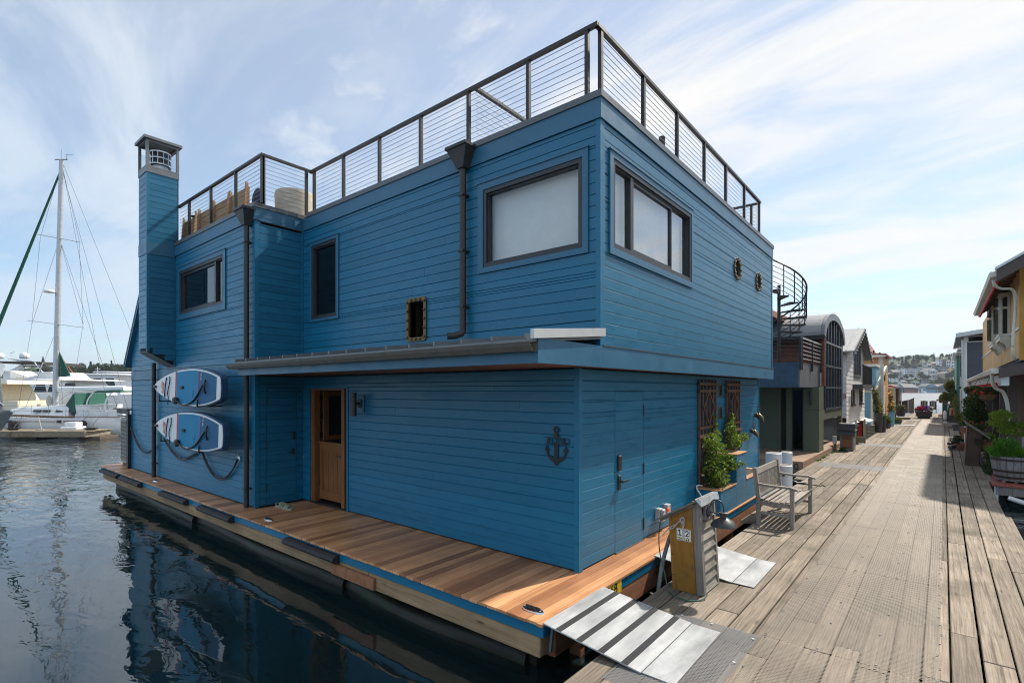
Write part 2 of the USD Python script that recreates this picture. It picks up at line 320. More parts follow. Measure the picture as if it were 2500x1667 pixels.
M_dspout = plain('dark_bronze_pipe', (0.035, 0.033, 0.032), 0.4, 0.3, var=0.12)
M_alu = plain('galvanised_metal', (0.52, 0.54, 0.55), 0.36, 0.55, var=0.12, scale=9)
M_chrome = plain('polished_steel', (0.72, 0.72, 0.72), 0.16, 1.0, var=0.04)
M_deck = wood('cedar_deck_plank', (0.42, 0.19, 0.082), (0.66, 0.37, 0.19), 'y', 0.38, 30, 0.8, (0.92, 1.06), bump=0.12,
              objspread=[(0.0, (0.50, 0.42, 0.37)), (0.2, (0.78, 0.70, 0.64)), (0.55, (1.0, 0.95, 0.9)), (1.0, (1.2, 1.16, 1.1))])
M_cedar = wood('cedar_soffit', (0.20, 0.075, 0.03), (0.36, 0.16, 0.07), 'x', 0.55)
M_door = wood('fir_door', (0.15, 0.055, 0.018), (0.27, 0.115, 0.042), 'z', 0.4, 34, 1.2, (0.95, 1.05), bump=0.06)
M_beamx = wood('float_beam_brown', (0.20, 0.125, 0.065), (0.40, 0.27, 0.15), 'x', 0.8, 20, 0.9, (0.85, 1.1), knots=0.9, bump=0.5)
M_beamy = wood('float_beam_red', (0.17, 0.068, 0.032), (0.34, 0.155, 0.08), 'y', 0.75, 18, 0.8, (0.85, 1.1), knots=0.6, bump=0.35)
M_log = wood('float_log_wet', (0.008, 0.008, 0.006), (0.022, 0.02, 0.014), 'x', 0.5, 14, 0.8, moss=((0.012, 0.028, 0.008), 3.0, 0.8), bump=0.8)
M_dock = wood('dock_plank_weathered', (0.105, 0.080, 0.058), (0.37, 0.305, 0.235), 'y', 0.85, 46, 1.3, (0.60, 1.15), bump=1.0, knots=0.7, moss=((0.085, 0.075, 0.05), 1.6, 0.6))
M_dockend = wood('dock_beam_weathered', (0.07, 0.055, 0.04), (0.20, 0.16, 0.12), 'x', 0.9, 22, 1.0)
M_teak = wood('weathered_teak', (0.17, 0.145, 0.12), (0.36, 0.32, 0.275), 'y', 0.75, 38, 2.0, (0.85, 1.1), bump=0.3)
M_teakz = wood('weathered_teak_upright', (0.16, 0.135, 0.115), (0.32, 0.285, 0.245), 'z', 0.75, 38, 2.0, (0.85, 1.1), bump=0.3)
M_white = plain('white_gloss_paint', (0.78, 0.78, 0.76), 0.3, var=0.03)
M_glass = pane('window_pane', (0.93, 0.94, 0.94), 1.5, boost=2.2)
M_dglass = pane('dark_window_pane', (0.35, 0.38, 0.40), 1.5, boost=1.5)
M_blind = plain('pale_roller_blind', (0.82, 0.80, 0.77), 0.85, var=0.04)
M_int = plain('room_wall_dim', (0.25, 0.25, 0.25), 0.9)
M_brass = plain('old_brass', (0.17, 0.125, 0.065), 0.5, 0.8, var=0.35, scale=30)
M_bronze = plain('tarnished_bronze', (0.11, 0.085, 0.055), 0.45, 0.7, var=0.35, scale=40)

ORD = 'first second third fourth fifth sixth seventh eighth ninth tenth eleventh twelfth thirteenth fourteenth fifteenth sixteenth seventeenth eighteenth nineteenth twentieth twenty-first twenty-second twenty-third twenty-fourth twenty-fifth twenty-sixth twenty-seventh twenty-eighth twenty-ninth thirtieth thirty-first thirty-second thirty-third thirty-fourth thirty-fifth thirty-sixth'.split()
# ================================================================== lake, then the floating home
DECK, DOCK = 0.586, 0.467
M_water = mat('lake_water', {
    'g': ('geometry', {}), 'm': ('mapping', {'mapping_type': 'point', 'scale': (1.0, 1.9, 1.0), 'rotation': (0, 0, -CAM_A)}),
    'n': ('noise_texture', {'scale': 1.5, 'detail': 3.0, 'roughness': 0.5, 'distortion': 0.6}), 'm2': ('mapping', {'mapping_type': 'point', 'scale': (0.22, 0.5, 1.0), 'rotation': (0, 0, -CAM_A)}),
    'n2': ('noise_texture', {'scale': 1.0, 'detail': 3.0, 'roughness': 0.5}), 'ad': ('math', {'math_type': 'multiply_add', 'value2': 2.6}),
    'ln': ('vector_math', {'math_type': 'length'}), 'dr': ('map_range', {'from_min': 8.0, 'from_max': 34.0, 'to_min': 0.10, 'to_max': 0.95, 'clamp': True}),
    'b': ('bump', {'distance': 0.06}), 'rr': ('map_range', {'from_min': 18.0, 'from_max': 140.0, 'to_min': 0.025, 'to_max': 0.34, 'clamp': True}), 'p': ('principled_bsdf', {'base_color': (0.004, 0.011, 0.012), 'roughness': 0.025, 'ior': 1.95})},
    [('g.position', 'm.vector'), ('m.vector', 'n.vector'), ('g.position', 'm2.vector'), ('m2.vector', 'n2.vector'), ('n2.fac', 'ad.value1'), ('n.fac', 'ad.value3'), ('ad.value', 'b.height'),
     ('g.position', 'ln.vector1'), ('ln.value', 'dr.value'), ('dr.result', 'b.strength'), ('ln.value', 'rr.value'), ('rr.result', 'p.roughness'), ('b.normal', 'p.normal')], 'p.BSDF')
w = struct('water')
P('surface', (np.array([[-3000, -600, 0], [3000, -600, 0], [3000, 3000, 0], [-3000, 3000, 0]], float), np.array([[0, 1, 2], [0, 2, 3]])), M_water, w)

LX, LY, FY, WX, UX, BY, LEND = -9.0, 3.99, 4.86, -3.03, -2.76, 12.47, -16.05
SOF, BAND, FAS, COP, TOP = 2.86, 3.09, 5.545, 5.765, 5.84
rngb = random.Random(5)
home = T('floating_home', 'two-storey blue timber-clad floating home with roof railing and wooden deck', 'floating home')
def board_mesh(plane, fixed, ua, ub, za, zb, out=1):
    """one lap of cladding: flat face, chamfered top edge, shadow gap below"""
    h = zb - za; ch = min(0.0085, h * 0.3)
    pr = [(-0.020, 0.0018), (0.0, 0.0018), (0.0, h - ch), (-0.0075, h), (-0.020, h)]
    v = np.array([on(plane, fixed, d * 1.0, u, za + z) for u in (ua, ub) for d, z in pr])
    n = 5; f = [[0, i, i + 1] for i in range(1, 4)] + [[5, 5 + i + 1, 5 + i] for i in range(1, 4)]
    for i in range(n): j = (i + 1) % n; f += [[i, n + i, n + j], [i, n + j, j]]
    return v, np.array(f)
def siding(parent, plane, fixed, u0, u1, z0, z1, holes=(), step=0.125, joints=0, m=None, phase=0.0, sub='siding_board'):
    z = z0 - (phase * step)
    while z < z1 - 0.01:
        za, zb = max(z, z0), min(z + step, z1)
        for a, b, c, d in split_rects(u0, u1, za, zb, [h for h in holes]):
            if b - a < 0.01 or d - c < 0.008: continue
            cuts = sorted(rngb.uniform(a + 0.5, b - 0.5) for _ in range(joints if b - a > 3.0 and rngb.random() < 0.55 else 0))
            xs = [a, *cuts, b]
            for p, q in zip(xs[:-1], xs[1:]): P(sub, board_mesh(plane, fixed, p + 0.0014, q - 0.0014, c, d), m or M_blue, parent)
        z += step
def core(name, plane, fixed, u0, u1, z0, z1, holes=(), thick=0.1, m=None, label=None):
    ms = [wbox(plane, fixed, a, b, c, d, -0.02 - thick, -0.021) for a, b, c, d in split_rects(u0, u1, z0, z1, holes)]
    return P(name, join(ms), m or M_core, home, label=label)
def trimbox(plane, fixed, u0, u1, z0, z1, w, d0=-0.03, d1=0.02):
    """flat casing of width w around an opening"""
    return [wbox(plane, fixed, u0, u1, z1 - w, z1, d0, d1), wbox(plane, fixed, u0, u1, z0, z0 + w, d0, d1),
            wbox(plane, fixed, u0, u0 + w, z0 + w, z1 - w, d0, d1), wbox(plane, fixed, u1 - w, u1, z0 + w, z1 - w, d0, d1)]
def window(plane, fixed, t, fr, label, mullions=(), glass=None, blind=True, sashes=()):
    """t: outer casing rectangle, fr: outer frame rectangle; casing, dark frame set into it, panes, blind"""
    u0, u1, z0, z1 = t; a, b, c, d = fr
    cas = [wbox(plane, fixed, u0, u1, d, z1, -0.03, 0.022), wbox(plane, fixed, u0, u1, z0, c, -0.03, 0.022), wbox(plane, fixed, u0, a, c, d, -0.03, 0.022), wbox(plane, fixed, b, u1, c, d, -0.03, 0.022),
           wbox(plane, fixed, u0 - 0.01, u1 + 0.01, z1, z1 + 0.014, -0.02, 0.034)]
    w = P('window', join(cas), M_blue2, home, label=label)
    fw = 0.05
    ms = trimbox(plane, fixed, a + 0.002, b - 0.002, c + 0.002, d - 0.002, fw, -0.09, 0.012) + trimbox(plane, fixed, a + fw, b - fw, c + fw, d - fw, 0.022, -0.09, -0.012)
    for mu in mullions: ms.append(wbox(plane, fixed, mu - 0.035, mu + 0.035, c + fw, d - fw, -0.08, -0.004))
    for s0, s1 in sashes: ms += trimbox(plane, fixed, s0, s1, c + fw + 0.02, d - fw - 0.02, 0.035, -0.062, -0.02)
    P('frame', join(ms), M_frame, w)
    ed = [a + fw + 0.02, *mullions, b - fw - 0.02]
    for p, q in zip(ed[:-1], ed[1:]): P('pane', wbox(plane, fixed, p + 0.02, q - 0.02, c + fw + 0.02, d - fw - 0.02, -0.052, -0.046), glass or M_glass, w)
    if blind: P('blind', wbox(plane, fixed, a + 0.03, b - 0.03, c + 0.03, d - 0.03, -0.16, -0.15), M_blind, w)
    return w

# ---- lower storey
H_door = (-8.76, -7.52, DECK, 2.67)
wl = core('wall', 'y', FY, LX, WX - 0.02, DECK, SOF + 0.2, [(-8.70, -7.56, DECK, 2.64)], label='lower front wall with anchor sign')
siding(wl, 'y', FY, LX + 0.002, WX - 0.06, DECK + 0.02, SOF, [H_door], joints=1)
P('corner_trim', box((WX - 0.06, FY - 0.004, DECK), (WX + 0.004, FY + 0.03, SOF)), M_blue, wl)
wr = core('wall', 'x', WX, FY + 0.021, BY, DECK, SOF + 0.2, label='lower side wall facing the dock')
D1 = (5.70, 6.50, 0.602, 2.60)
vents = [(9.66, 9.88, 2.50, 2.72), (9.66, 9.88, 2.08, 2.30)]
P('corner_trim', box((WX - 0.05, FY + 0.031, DECK), (WX + 0.004, FY + 0.075, SOF)), M_blue, wr)
siding(wr, 'x', WX, FY + 0.076, BY - 0.03, DECK + 0.02, SOF, [(D1[0] - 0.006, D1[1] + 0.006, D1[2] - 0.01, D1[3] + 0.006), *vents], joints=1)
P('corner_trim', box((WX - 0.05, BY - 0.03, DECK), (WX + 0.01, BY + 0.02, SOF)), M_blue, wr)
dr = P('door', wbox('x', WX, D1[0], D1[1], D1[2], D1[3], -0.04, -0.0215), M_core, home, label='flush blue side door clad like the wall')
siding(dr, 'x', WX, D1[0], D1[1], D1[2], D1[3])
P('threshold', wbox('x', WX, D1[0], D1[1], D1[2] - 0.018, D1[2] - 0.002, -0.05, 0.02), M_coping, dr)
P('keypad', hullbox((WX, 5.752, 1.61), (WX + 0.028, 5.835, 1.80), 0.01), M_black, dr)
P('handle', join([hullbox((WX, 5.765, 1.37), (WX + 0.02, 5.825, 1.55), 0.006), bar((WX + 0.02, 5.795, 1.475), (WX + 0.06, 5.795, 1.475), 0.02), bar((WX + 0.06, 5.785, 1.475), (WX + 0.06, 5.95, 1.475), 0.02)]), M_black, dr)
for hz in (0.80, 1.55, 2.33): P('hinge', cyl((WX + 0.004, 6.504, hz - 0.07), 0.011, 0.15, 8), M_black, dr)
for v in vents:   # rounded rectangular port openings with a thin bright flange
    y, z = (v[0] + v[1]) / 2, (v[2] + v[3]) / 2
    ring = sg.box(-0.105, -0.105, 0.105, 0.105).buffer(0.01).difference(sg.box(-0.07, -0.07, 0.07, 0.07).buffer(0.022))
    P('vent', extr(ring, 0.012, (WX - 0.005, y, z), (0, 1, 0), (0, 0, 1)), M_brass, home)
# recess side wall with closet door
ws = core('wall', 'x', LX, LY + 0.021, FY - 0.02, DECK, SOF + 0.2, label='side wall of the entry recess')
D2 = (4.19, 4.735, 0.60, 2.652)
siding(ws, 'x', LX, LY + 0.07, FY, DECK + 0.02, SOF, [(D2[0] - 0.006, D2[1] + 0.006, DECK, D2[3] + 0.006)])
P('corner_trim', box((LX - 0.05, LY - 0.004, DECK), (LX + 0.004, LY + 0.066, TOP - 0.30)), M_blue, ws)
d2 = P('door', wbox('x', LX, D2[0], D2[1], D2[2], D2[3], -0.04, -0.0215), M_core, home, label='flush blue closet door in the entry recess')
siding(d2, 'x', LX, D2[0], D2[1], D2[2], D2[3])
P('keypad', hullbox((LX, 4.64, 1.72), (LX + 0.028, 4.70, 1.86), 0.008), M_black, d2)
P('handle', join([hullbox((LX, 4.64, 1.44), (LX + 0.02, 4.69, 1.56), 0.006), bar((LX + 0.02, 4.665, 1.50), (LX + 0.06, 4.665, 1.50), 0.018), bar((LX + 0.06, 4.67, 1.50), (LX + 0.06, 4.55, 1.50), 0.018)]), M_black, d2)
for hz in (0.9, 1.65, 2.42): P('hinge', cyl((LX + 0.004, 4.187, hz - 0.07), 0.01, 0.14, 8), M_black, d2)
# dutch door: lower leaf shut, upper leaf swung into the room
P('door_trim', join(trimbox('y', FY, H_door[0], H_door[1], DECK, H_door[3], 0.03, -0.03, 0.012)[0:1] + [wbox('y', FY, H_door[0], H_door[0] + 0.03, DECK, H_door[3] - 0.03, -0.03, 0.012), wbox('y', FY, H_door[1] - 0.05, H_door[1], DECK, H_door[3] - 0.03, -0.03, 0.012)]), M_blue, home)
dd = P('door', join([box((-8.60, FY + 0.10, 0.66), (-8.50, FY + 0.145, 1.66)), box((-7.86, FY + 0.10, 0.66), (-7.76, FY + 0.145, 1.66)), box((-8.50, FY + 0.10, 0.66), (-7.86, FY + 0.145, 0.82)), box((-8.50, FY + 0.10, 1.54), (-7.86, FY + 0.145, 1.66)),
                     box((-8.50, FY + 0.115, 0.82), (-7.86, FY + 0.135, 1.54)), box((-8.62, FY + 0.085, 1.66), (-7.76, FY + 0.15, 1.69))]), M_door, home, label='varnished wooden dutch door, upper half open')
P('door_jamb', join([box((-8.73, FY + 0.005, DECK + 0.03), (-8.61, FY + 0.12, 2.64)), box((-7.75, FY + 0.005, DECK + 0.03), (-7.655, FY + 0.12, 2.64)), box((-8.61, FY + 0.005, 2.61), (-7.75, FY + 0.12, 2.64))]), M_door, dd)
for x in (-8.33, -8.18, -8.03): P('panel_groove', box((x - 0.004, FY + 0.1135, 0.84), (x + 0.004, FY + 0.1155, 1.52)), M_core, dd)
P('upper_leaf', join([box((-8.60, FY + 0.16, 1.70), (-8.555, FY + 0.26, 2.60)), box((-8.60, FY + 0.80, 1.70), (-8.555, FY + 0.90, 2.60)), box((-8.60, FY + 0.26, 1.70), (-8.555, FY + 0.80, 1.78)), box((-8.60, FY + 0.26, 2.51), (-8.555, FY + 0.80, 2.60))]), M_door, dd)
P('handle', join([bar((-7.98, FY + 0.06, 1.47), (-7.82, FY + 0.06, 1.47), 0.018), bar((-7.82, FY + 0.06, 1.47), (-7.82, FY + 0.10, 1.47), 0.018), hullbox((-7.845, FY + 0.088, 1.40), (-7.795, FY + 0.10, 1.52), 0.005)]), M_black, dd)
for hz in (0.95, 1.80, 2.15, 2.48): P('hinge', box((-8.612, FY + 0.10, hz - 0.05), (-8.585, FY + 0.165, hz + 0.05)), M_black, dd)
P('threshold', box((-8.73, FY - 0.02, DECK + 0.001), (-7.57, FY + 0.25, DECK + 0.03)), M_black, dd)
P('entry_floor', box((-8.95, FY + 0.25, DECK - 0.03), (-4.0, BY - 0.2, DECK + 0.01)), M_int, home)
# ---- upper storey
W1 = ((-4.553, -2.903, 4.118, 5.272), (-4.46, -2.975, 4.185, 5.185))
W2 = ((-8.729, -7.80, 3.84, 5.272), (-8.67, -7.86, 3.885, 5.215))
PORT = (-6.0, -5.56, 3.325, 3.955)
up = core('wall', 'y', FY, LX, UX - 0.02, 2.95, TOP - 0.04, [W1[1], W2[1], (PORT[0] + .06, PORT[1] - .06, PORT[2] + .06, PORT[3] - .06)], label='upper front wall with large picture window')
siding(up, 'y', FY, LX + 0.002, UX - 0.055, BAND + 0.03, FAS, [W1[0], W2[0], (PORT[0] + .05, PORT[1] - .05, PORT[2] + .05, PORT[3] - .05)], joints=1)
P('corner_trim', box((UX - 0.055, FY - 0.004, BAND), (UX + 0.004, FY + 0.03, FAS)), M_blue, up)
W3 = ((5.044, 7.575, 4.125, 5.276), (5.12, 7.518, 4.205, 5.206))
PH = [(9.865, 4.835, 0.205), (11.33, 4.833, 0.19)]
ur = core('wall', 'x', UX, FY + 0.021, BY + 0.03, 2.95, TOP - 0.04, [W3[1], *[(y - r * .7, y + r * .7, z - r * .7, z + r * .7) for y, z, r in PH]], label='upper side wall with sliding window and portholes')
P('corner_trim', box((UX - 0.05, FY + 0.031, BAND), (UX + 0.004, FY + 0.085, FAS)), M_blue, ur)
siding(ur, 'x', UX, FY + 0.086, BY + 0.01, BAND + 0.012, FAS, [W3[0], *[(y - r * .78, y + r * .78, z - r * .78, z + r * .78) for y, z, r in PH]], joints=2)
P('corner_trim', box((UX - 0.05, BY + 0.01, BAND), (UX + 0.008, BY + 0.06, FAS)), M_blue, ur)
wn = core('wall', 'x', LX, LY + 0.021, FY - 0.02, SOF + 0.22, TOP - 0.04, label='upper side wall of the left block')
siding(wn, 'x', LX, LY + 0.067, FY - 0.001, BAND, FAS)
P('corner_trim', box((LX + 0.001, FY - 0.03, BAND), (LX + 0.03, FY - 0.001, FAS)), M_blue, wn)
W4 = ((-12.631, -10.187, 4.127, 5.252), (-12.55, -10.28, 4.24, 5.165))
lb = core('wall', 'y', LY, -13.3, LX - 0.02, DECK, TOP - 0.04, [W4[1]], label='greyer front wall of the left block')
core('wall', 'y', LY, LEND, -13.3, DECK, 3.5)
siding(lb, 'y', LY, LEND + 0.05, LX - 0.052, DECK + 0.02, SOF + 0.01, joints=1)
siding(lb, 'y', LY, -13.3, LX - 0.052, BAND + 0.01, FAS, [W4[0]], joints=0)
P('belly_band', box((LEND, LY - 0.012, SOF + 0.012), (LX - 0.052, LY + 0.02, BAND)), M_blue2, lb)
P('corner_trim', box((LEND - 0.01, LY - 0.005, DECK), (LEND + 0.048, LY + 0.03, SOF + 0.012)), M_blue, lb)
# sloping mansard strip left of the chimney
gab = [(-16.05, 3.10), (-13.3, 3.10), (-13.3, 5.6), (-14.4, 5.6), (-16.05, 3.5)]
for i in range(20):
    z = 3.10 + i * 0.125; s = sg.Polygon(gab).intersection(sg.box(-17, z + 0.003, -13, z + 0.122))
    if s.area > 1e-4: P('siding_board', extr(s, 0.02, (0, LY + 0.02, 0), (1, 0, 0), (0, 0, 1)), M_blue, lb)
P('rake_board', join([bar((-16.3, LY - 0.02, 3.22), (-14.35, LY - 0.02, 5.75), 0.16, 0.05), ]), M_blue2, home)
P('side_roof', join([bar((-16.40, LY + 4.0, 3.25), (-14.30, LY + 4.0, 5.95), 8.2, 0.05, up=(-.79, 0, .61))]), M_coping, home)
# window sets
window('y', FY, *W1, 'large picture window with pale blind at the front corner')
window('y', FY, *W2, 'narrow dark window beside the inner corner', glass=M_dglass, blind=False)
window('x', UX, *W3, 'wide three-pane sliding window facing the dock', mullions=(5.62,), sashes=((5.66, 6.87),))
wx = window('y', LY, *W4, 'sliding window of the left block with green blind', mullions=(-10.70,), glass=M_dglass, blind=False, sashes=((-12.47, -10.74),))
M_green = plain('pale_green_curtain', (0.24, 0.38, 0.31), 0.8, var=0.06)
P('curtain', (np.array([[-12.05, LY + .2, 4.27], [-10.32, LY + .2, 4.27], [-10.32, LY + .2, 4.62], [-11.45, LY + .2, 4.72]]), np.array([[0, 1, 2], [0, 2, 3], [2, 1, 0], [3, 2, 0]])), M_green, wx)
P('blind', wbox('y', LY, -11.35, -10.30, 4.70, 5.15, -0.24, -0.235), M_blind, wx)
# portholes
for y, z, r in PH:
    ring = sg.Point(0, 0).buffer(r, 32).difference(sg.Point(0, 0).buffer(r * 0.76, 32))
    p = P('porthole', extr(ring, 0.03, (UX - 0.012, y, z), (0, 1, 0), (0, 0, 1)), M_bronze, home)
    for k in range(12):
        a = k * PI / 6; P('rivet', ball((UX + 0.02, y + r * .92 * math.cos(a), z + r * .92 * math.sin(a)), 0.022, 1), M_brass, p)
    P('tunnel', lathe([(r * 0.76, -0.3), (r * 0.76, 0.0), (r * 0.80, 0.0), (r * 0.80, -0.3)], n=32)[0][:, [2, 0, 1]] * [1, 1, 1] + np.array([UX - 0.01, y, z]) if False else (lathe([(r * 0.76, -0.3), (r * 0.76, 0.0)], n=32)[0][:, [2, 0, 1]] + np.array([UX - 0.01, y, z]), lathe([(r * 0.76, -0.3), (r * 0.76, 0.0)], n=32)[1]), M_bronze, p)
ring = sg.box(PORT[0] + .05, PORT[2] + .05, PORT[1] - .05, PORT[3] - .05).buffer(0.05).difference(sg.box(PORT[0] + .10, PORT[2] + .10, PORT[1] - .10, PORT[3] - .10).buffer(0.045))
p = P('porthole', extr(ring, 0.035, (0, FY + 0.012, 0), (1, 0, 0), (0, 0, 1)), M_brass, home, label='rectangular riveted brass hatch opening in the front wall')
for k in range(5):
    for xx in (PORT[0] + 0.03, PORT[1] - 0.03): P('rivet', ball((xx, FY - 0.028, PORT[2] + 0.06 + k * 0.128), 0.021, 1), M_brass, p)
for k in range(1, 4):
    for zz in (PORT[2] + 0.03, PORT[3] - 0.03): P('rivet', ball((PORT[0] + 0.03 + k * 0.095, FY - 0.028, zz), 0.021, 1), M_brass, p)
P('casing', join([box((PORT[0] + .055, FY, PORT[2] + .055), (PORT[0] + .06, FY + .25, PORT[3] - .055)), box((PORT[1] - .06, FY, PORT[2] + .055), (PORT[1] - .055, FY + .25, PORT[3] - .055)), box((PORT[0] + .06, FY, PORT[2] + .055), (PORT[1] - .06, FY + .25, PORT[2] + .06))]), M_bronze, p)
P('brace', join([bar((-5.74, FY + .22, 3.72), (-5.60, FY + .18, 3.52), 0.03), bar((-5.79, FY + .24, 3.36), (-5.79, FY + .24, 3.92), 0.03)]), M_door, p)
# fascia, coping, floor, roof deck, back walls
P('fascia', box((LX - 0.0, FY - 0.02, FAS), (UX + 0.02, FY + 0.02, COP)), M_blue2, home)
P('fascia', box((UX - 0.0, FY + 0.021, FAS), (UX + 0.02, BY + 0.06, COP)), M_blue2, home)
P('fascia', box((LX, LY - 0.02, FAS), (LX + 0.02, FY - 0.021, COP)), M_blue2, home)
P('fascia', box((-13.3, LY - 0.02, FAS), (LX - 0.001, LY + 0.02, COP)), M_blue2, home)
def coping(p0, p1, d=0.035):
    return box((min(p0[0], p1[0]), min(p0[1], p1[1]), COP + 0.001), (max(p0[0], p1[0]), max(p0[1], p1[1]), TOP))
P('coping', coping((LX + 0.18, FY - 0.035), (UX + 0.035, FY + 0.2)), M_coping, home)
P('coping', coping((UX - 0.2, FY + 0.201), (UX + 0.035, BY + 0.09)), M_coping, home)
P('coping', coping((LX - 0.2, LY + 0.2), (LX + 0.035, FY + 0.2)), M_coping, home)
P('coping', coping((-13.3, LY - 0.035), (LX + 0.035, LY + 0.199)), M_coping, home)
P('roof_deck', join([box((LX, FY + 0.1, 5.50), (UX - 0.1, BY, 5.60)), box((-14.0, LY + 0.1, 5.50), (LX, BY, 5.60))]), M_int, home)
P('floor', join([box((LX - 0.1, FY + 0.12, 2.93), (UX - 0.12, BY, 3.0)), box((LEND + 0.1, LY + 0.12, 2.93), (LX - 0.12, BY, 3.0))]), M_int, home)
P('back_wall', join([box((LEND, BY, DECK), (WX - 0.02, BY + 0.1, 2.9)), box((-14.0, BY + .03, 2.9), (UX - 0.02, BY + 0.1, 5.7)), box((LEND, LY + 0.1, DECK), (LEND + 0.1, BY, 3.4)), box((-14.0, LY + 0.1, 3.0), (-13.9, BY, 5.6))]), M_blue, home)
P('partition', join([box((-6.9, FY + 0.3, DECK), (-6.85, BY, 2.9)), box((-7.2, FY + 0.15, 3.0), (-7.15, BY, 5.5)), box((-6.5, FY + 0.7, 3.0), (-5.0, FY + 0.75, 5.5))]), M_int, home)
# overhang band, porch roof, gutter
PY, PXR, PXL = 3.70, -2.735, -8.97
P('fascia', box((UX, PY, SOF), (PXR, BY + 0.07, BAND)), M_blue2, home, label='long fascia band under the overhanging upper wall')
P('drip_strip', box((UX, FY + 0.02, BAND + 0.001), (PXR + 0.008, BY + 0.07, BAND + 0.011)), M_coping, home)
P('fascia', box((PXL, PY, SOF), (UX - 0.001, PY + 0.03, 3.045)), M_blue2, home)
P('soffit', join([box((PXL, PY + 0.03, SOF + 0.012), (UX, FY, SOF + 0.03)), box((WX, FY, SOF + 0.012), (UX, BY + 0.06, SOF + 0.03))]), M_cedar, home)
def roofz(y): return 3.075 + (y - 3.62) * 0.095
pr = P('porch_roof', join([hull([(x, y, roofz(y) + dz) for x in (PXL - 0.02, PXR - 0.012) for y in (3.64, FY - 0.002) for dz in (-0.03, 0.0)])]), M_roof, home)
nseam = 16
for i in range(nseam):
    x = PXL + 0.02 + i * (PXR - PXL - 0.12) / (nseam - 1)
    P('seam', hull([(x + a, y, roofz(y) + dz) for a in (-0.012, 0.012) for y in (3.64, FY - 0.003) for dz in (-0.005, 0.05)]), M_roof, pr)
P('rake_trim', hull([(x, y, roofz(y) + dz) for x in (PXR - 0.010, PXR + 0.03) for y in (3.60, FY + 0.02) for dz in (0.0, 0.085)]), M_trimw, pr)
gp = [(0, 0), (0, 0.085), (0.004, 0.085), (0.004, 0.006), (0.07, 0.006), (0.105, 0.05), (0.118, 0.085), (0.125, 0.082), (0.11, 0.045), (0.075, 0.0)]
P('gutter', extr(gp, PXR - 0.005 - (PXL - 0.2), (PXR - 0.005, PY - 0.001, 2.965), (0, -1, 0), (0, 0, 1)), M_gutter, home)
# downspouts
def downspout(x, y, z0, z1, hopper=None, elbow=False):
    p = P('downspout', join([tube([(x, y, z0), (x, y, z1)], 0.044, 12)] + ([tube([(x, y, z0), (x, y - 0.02, z0 - 0.04), (x - 0.06, y - 0.09, z0 - 0.075), (x - 0.13, y - 0.16, z0 - 0.08)], 0.044, 12)] if elbow else [])), M_dspout, home, smooth=40)
    for z in np.linspace(z0 + 0.3, z1 - 0.4, 3): P('bracket', box((x - 0.05, y - 0.05, z), (x + 0.05, y + 0.075, z + 0.025)), M_dspout, p)
    if hopper:
        h = hopper; P('hopper', join([hull([(x + a * 0.175, y + 0.03 + b, h) for a in (-1, 1) for b in (-0.16, 0.05)] + [(x + a * 0.06, y + b * 0.06, h - 0.24) for a in (-1, 1) for b in (-1, 1)]), box((x - 0.19, y - 0.15, h), (x + 0.19, y + 0.08, h + 0.04)), box((x - 0.13, y + 0.02, h - 0.05), (x + 0.13, y + 0.09, h + 0.05))]), M_dspout, p)
downspout(-4.765, FY - 0.075, 3.40, 5.56, 5.76, True)
downspout(-9.16, LY - 0.075, DECK + 0.01, 5.56, 5.70)
downspout(-14.06, LY - 0.07, DECK + 0.005, 3.25)
# chimney
CX0, CX1, CY0 = -13.37, -12.83, 3.45
CZT = 7.27
cm = P('chimney', join([hull([(x, CY0 + 0.022, z) for x in (CX0 + .022, CX1 - .022) for z in (3.45, CZT)] + [(x, LY + 0.06, z) for x in (CX0 + .022, CX1 - .022) for z in (3.14, CZT)])]), M_core, home, label='blue clad chimney shaft corbelled out from the left block')
zz = 3.13
while zz < CZT - 0.02:
    a, b = zz, min(zz + 0.125, CZT)
    if b > 5.503 and a < 5.757: a, b = (a, 5.503) if a < 5.5 else ((5.757, b) if b > 5.77 else (0, 0))
    if b - a > 0.012:
        y0 = CY0 + 0.055 if a > 3.43 else CY0 + 0.02 + (3.43 - a) / 0.30 * (LY - CY0)
        if LY - y0 > 0.03: P('siding_board', board_mesh('x', CX1, y0, LY - (0.035 if a < 5.8 else -0.03), a, b), M_blue, cm)
        if a > 3.40: P('siding_board', board_mesh('y', CY0, CX0 + 0.004, CX1 - 0.034, a, b), M_blue, cm)
    zz += 0.125
P('band', join([box((CX0 - 0.006, CY0 - 0.008, 5.505), (CX1 + 0.008, LY - 0.01, 5.755))]), M_blue2, cm)
P('corner_trim', box((CX1 - 0.033, CY0 - 0.004, 3.44), (CX1 + 0.004, CY0 + 0.053, CZT)), M_blue, cm)
P('corner_trim', box((CX1 - 0.03, LY - 0.034, 3.14), (CX1 + 0.004, LY - 0.0, 5.5)), M_blue, cm)
P('soffit', hull([(x, CY0 + 0.0, 3.435) for x in (CX0, CX1)] + [(x, CY0, 3.425) for x in (CX0, CX1)] + [(x, LY - 0.003, z) for x in (CX0, CX1) for z in (3.125, 3.135)]), M_roof, cm)
q0, q1, r0, r1 = CX0 - 0.012, CX1 + 0.012, CY0 - 0.012, LY + 0.06
cap = P('cap', join([box((q0, r0, CZT - 0.03), (q1, r1, CZT + 0.075))]), M_roof, cm)
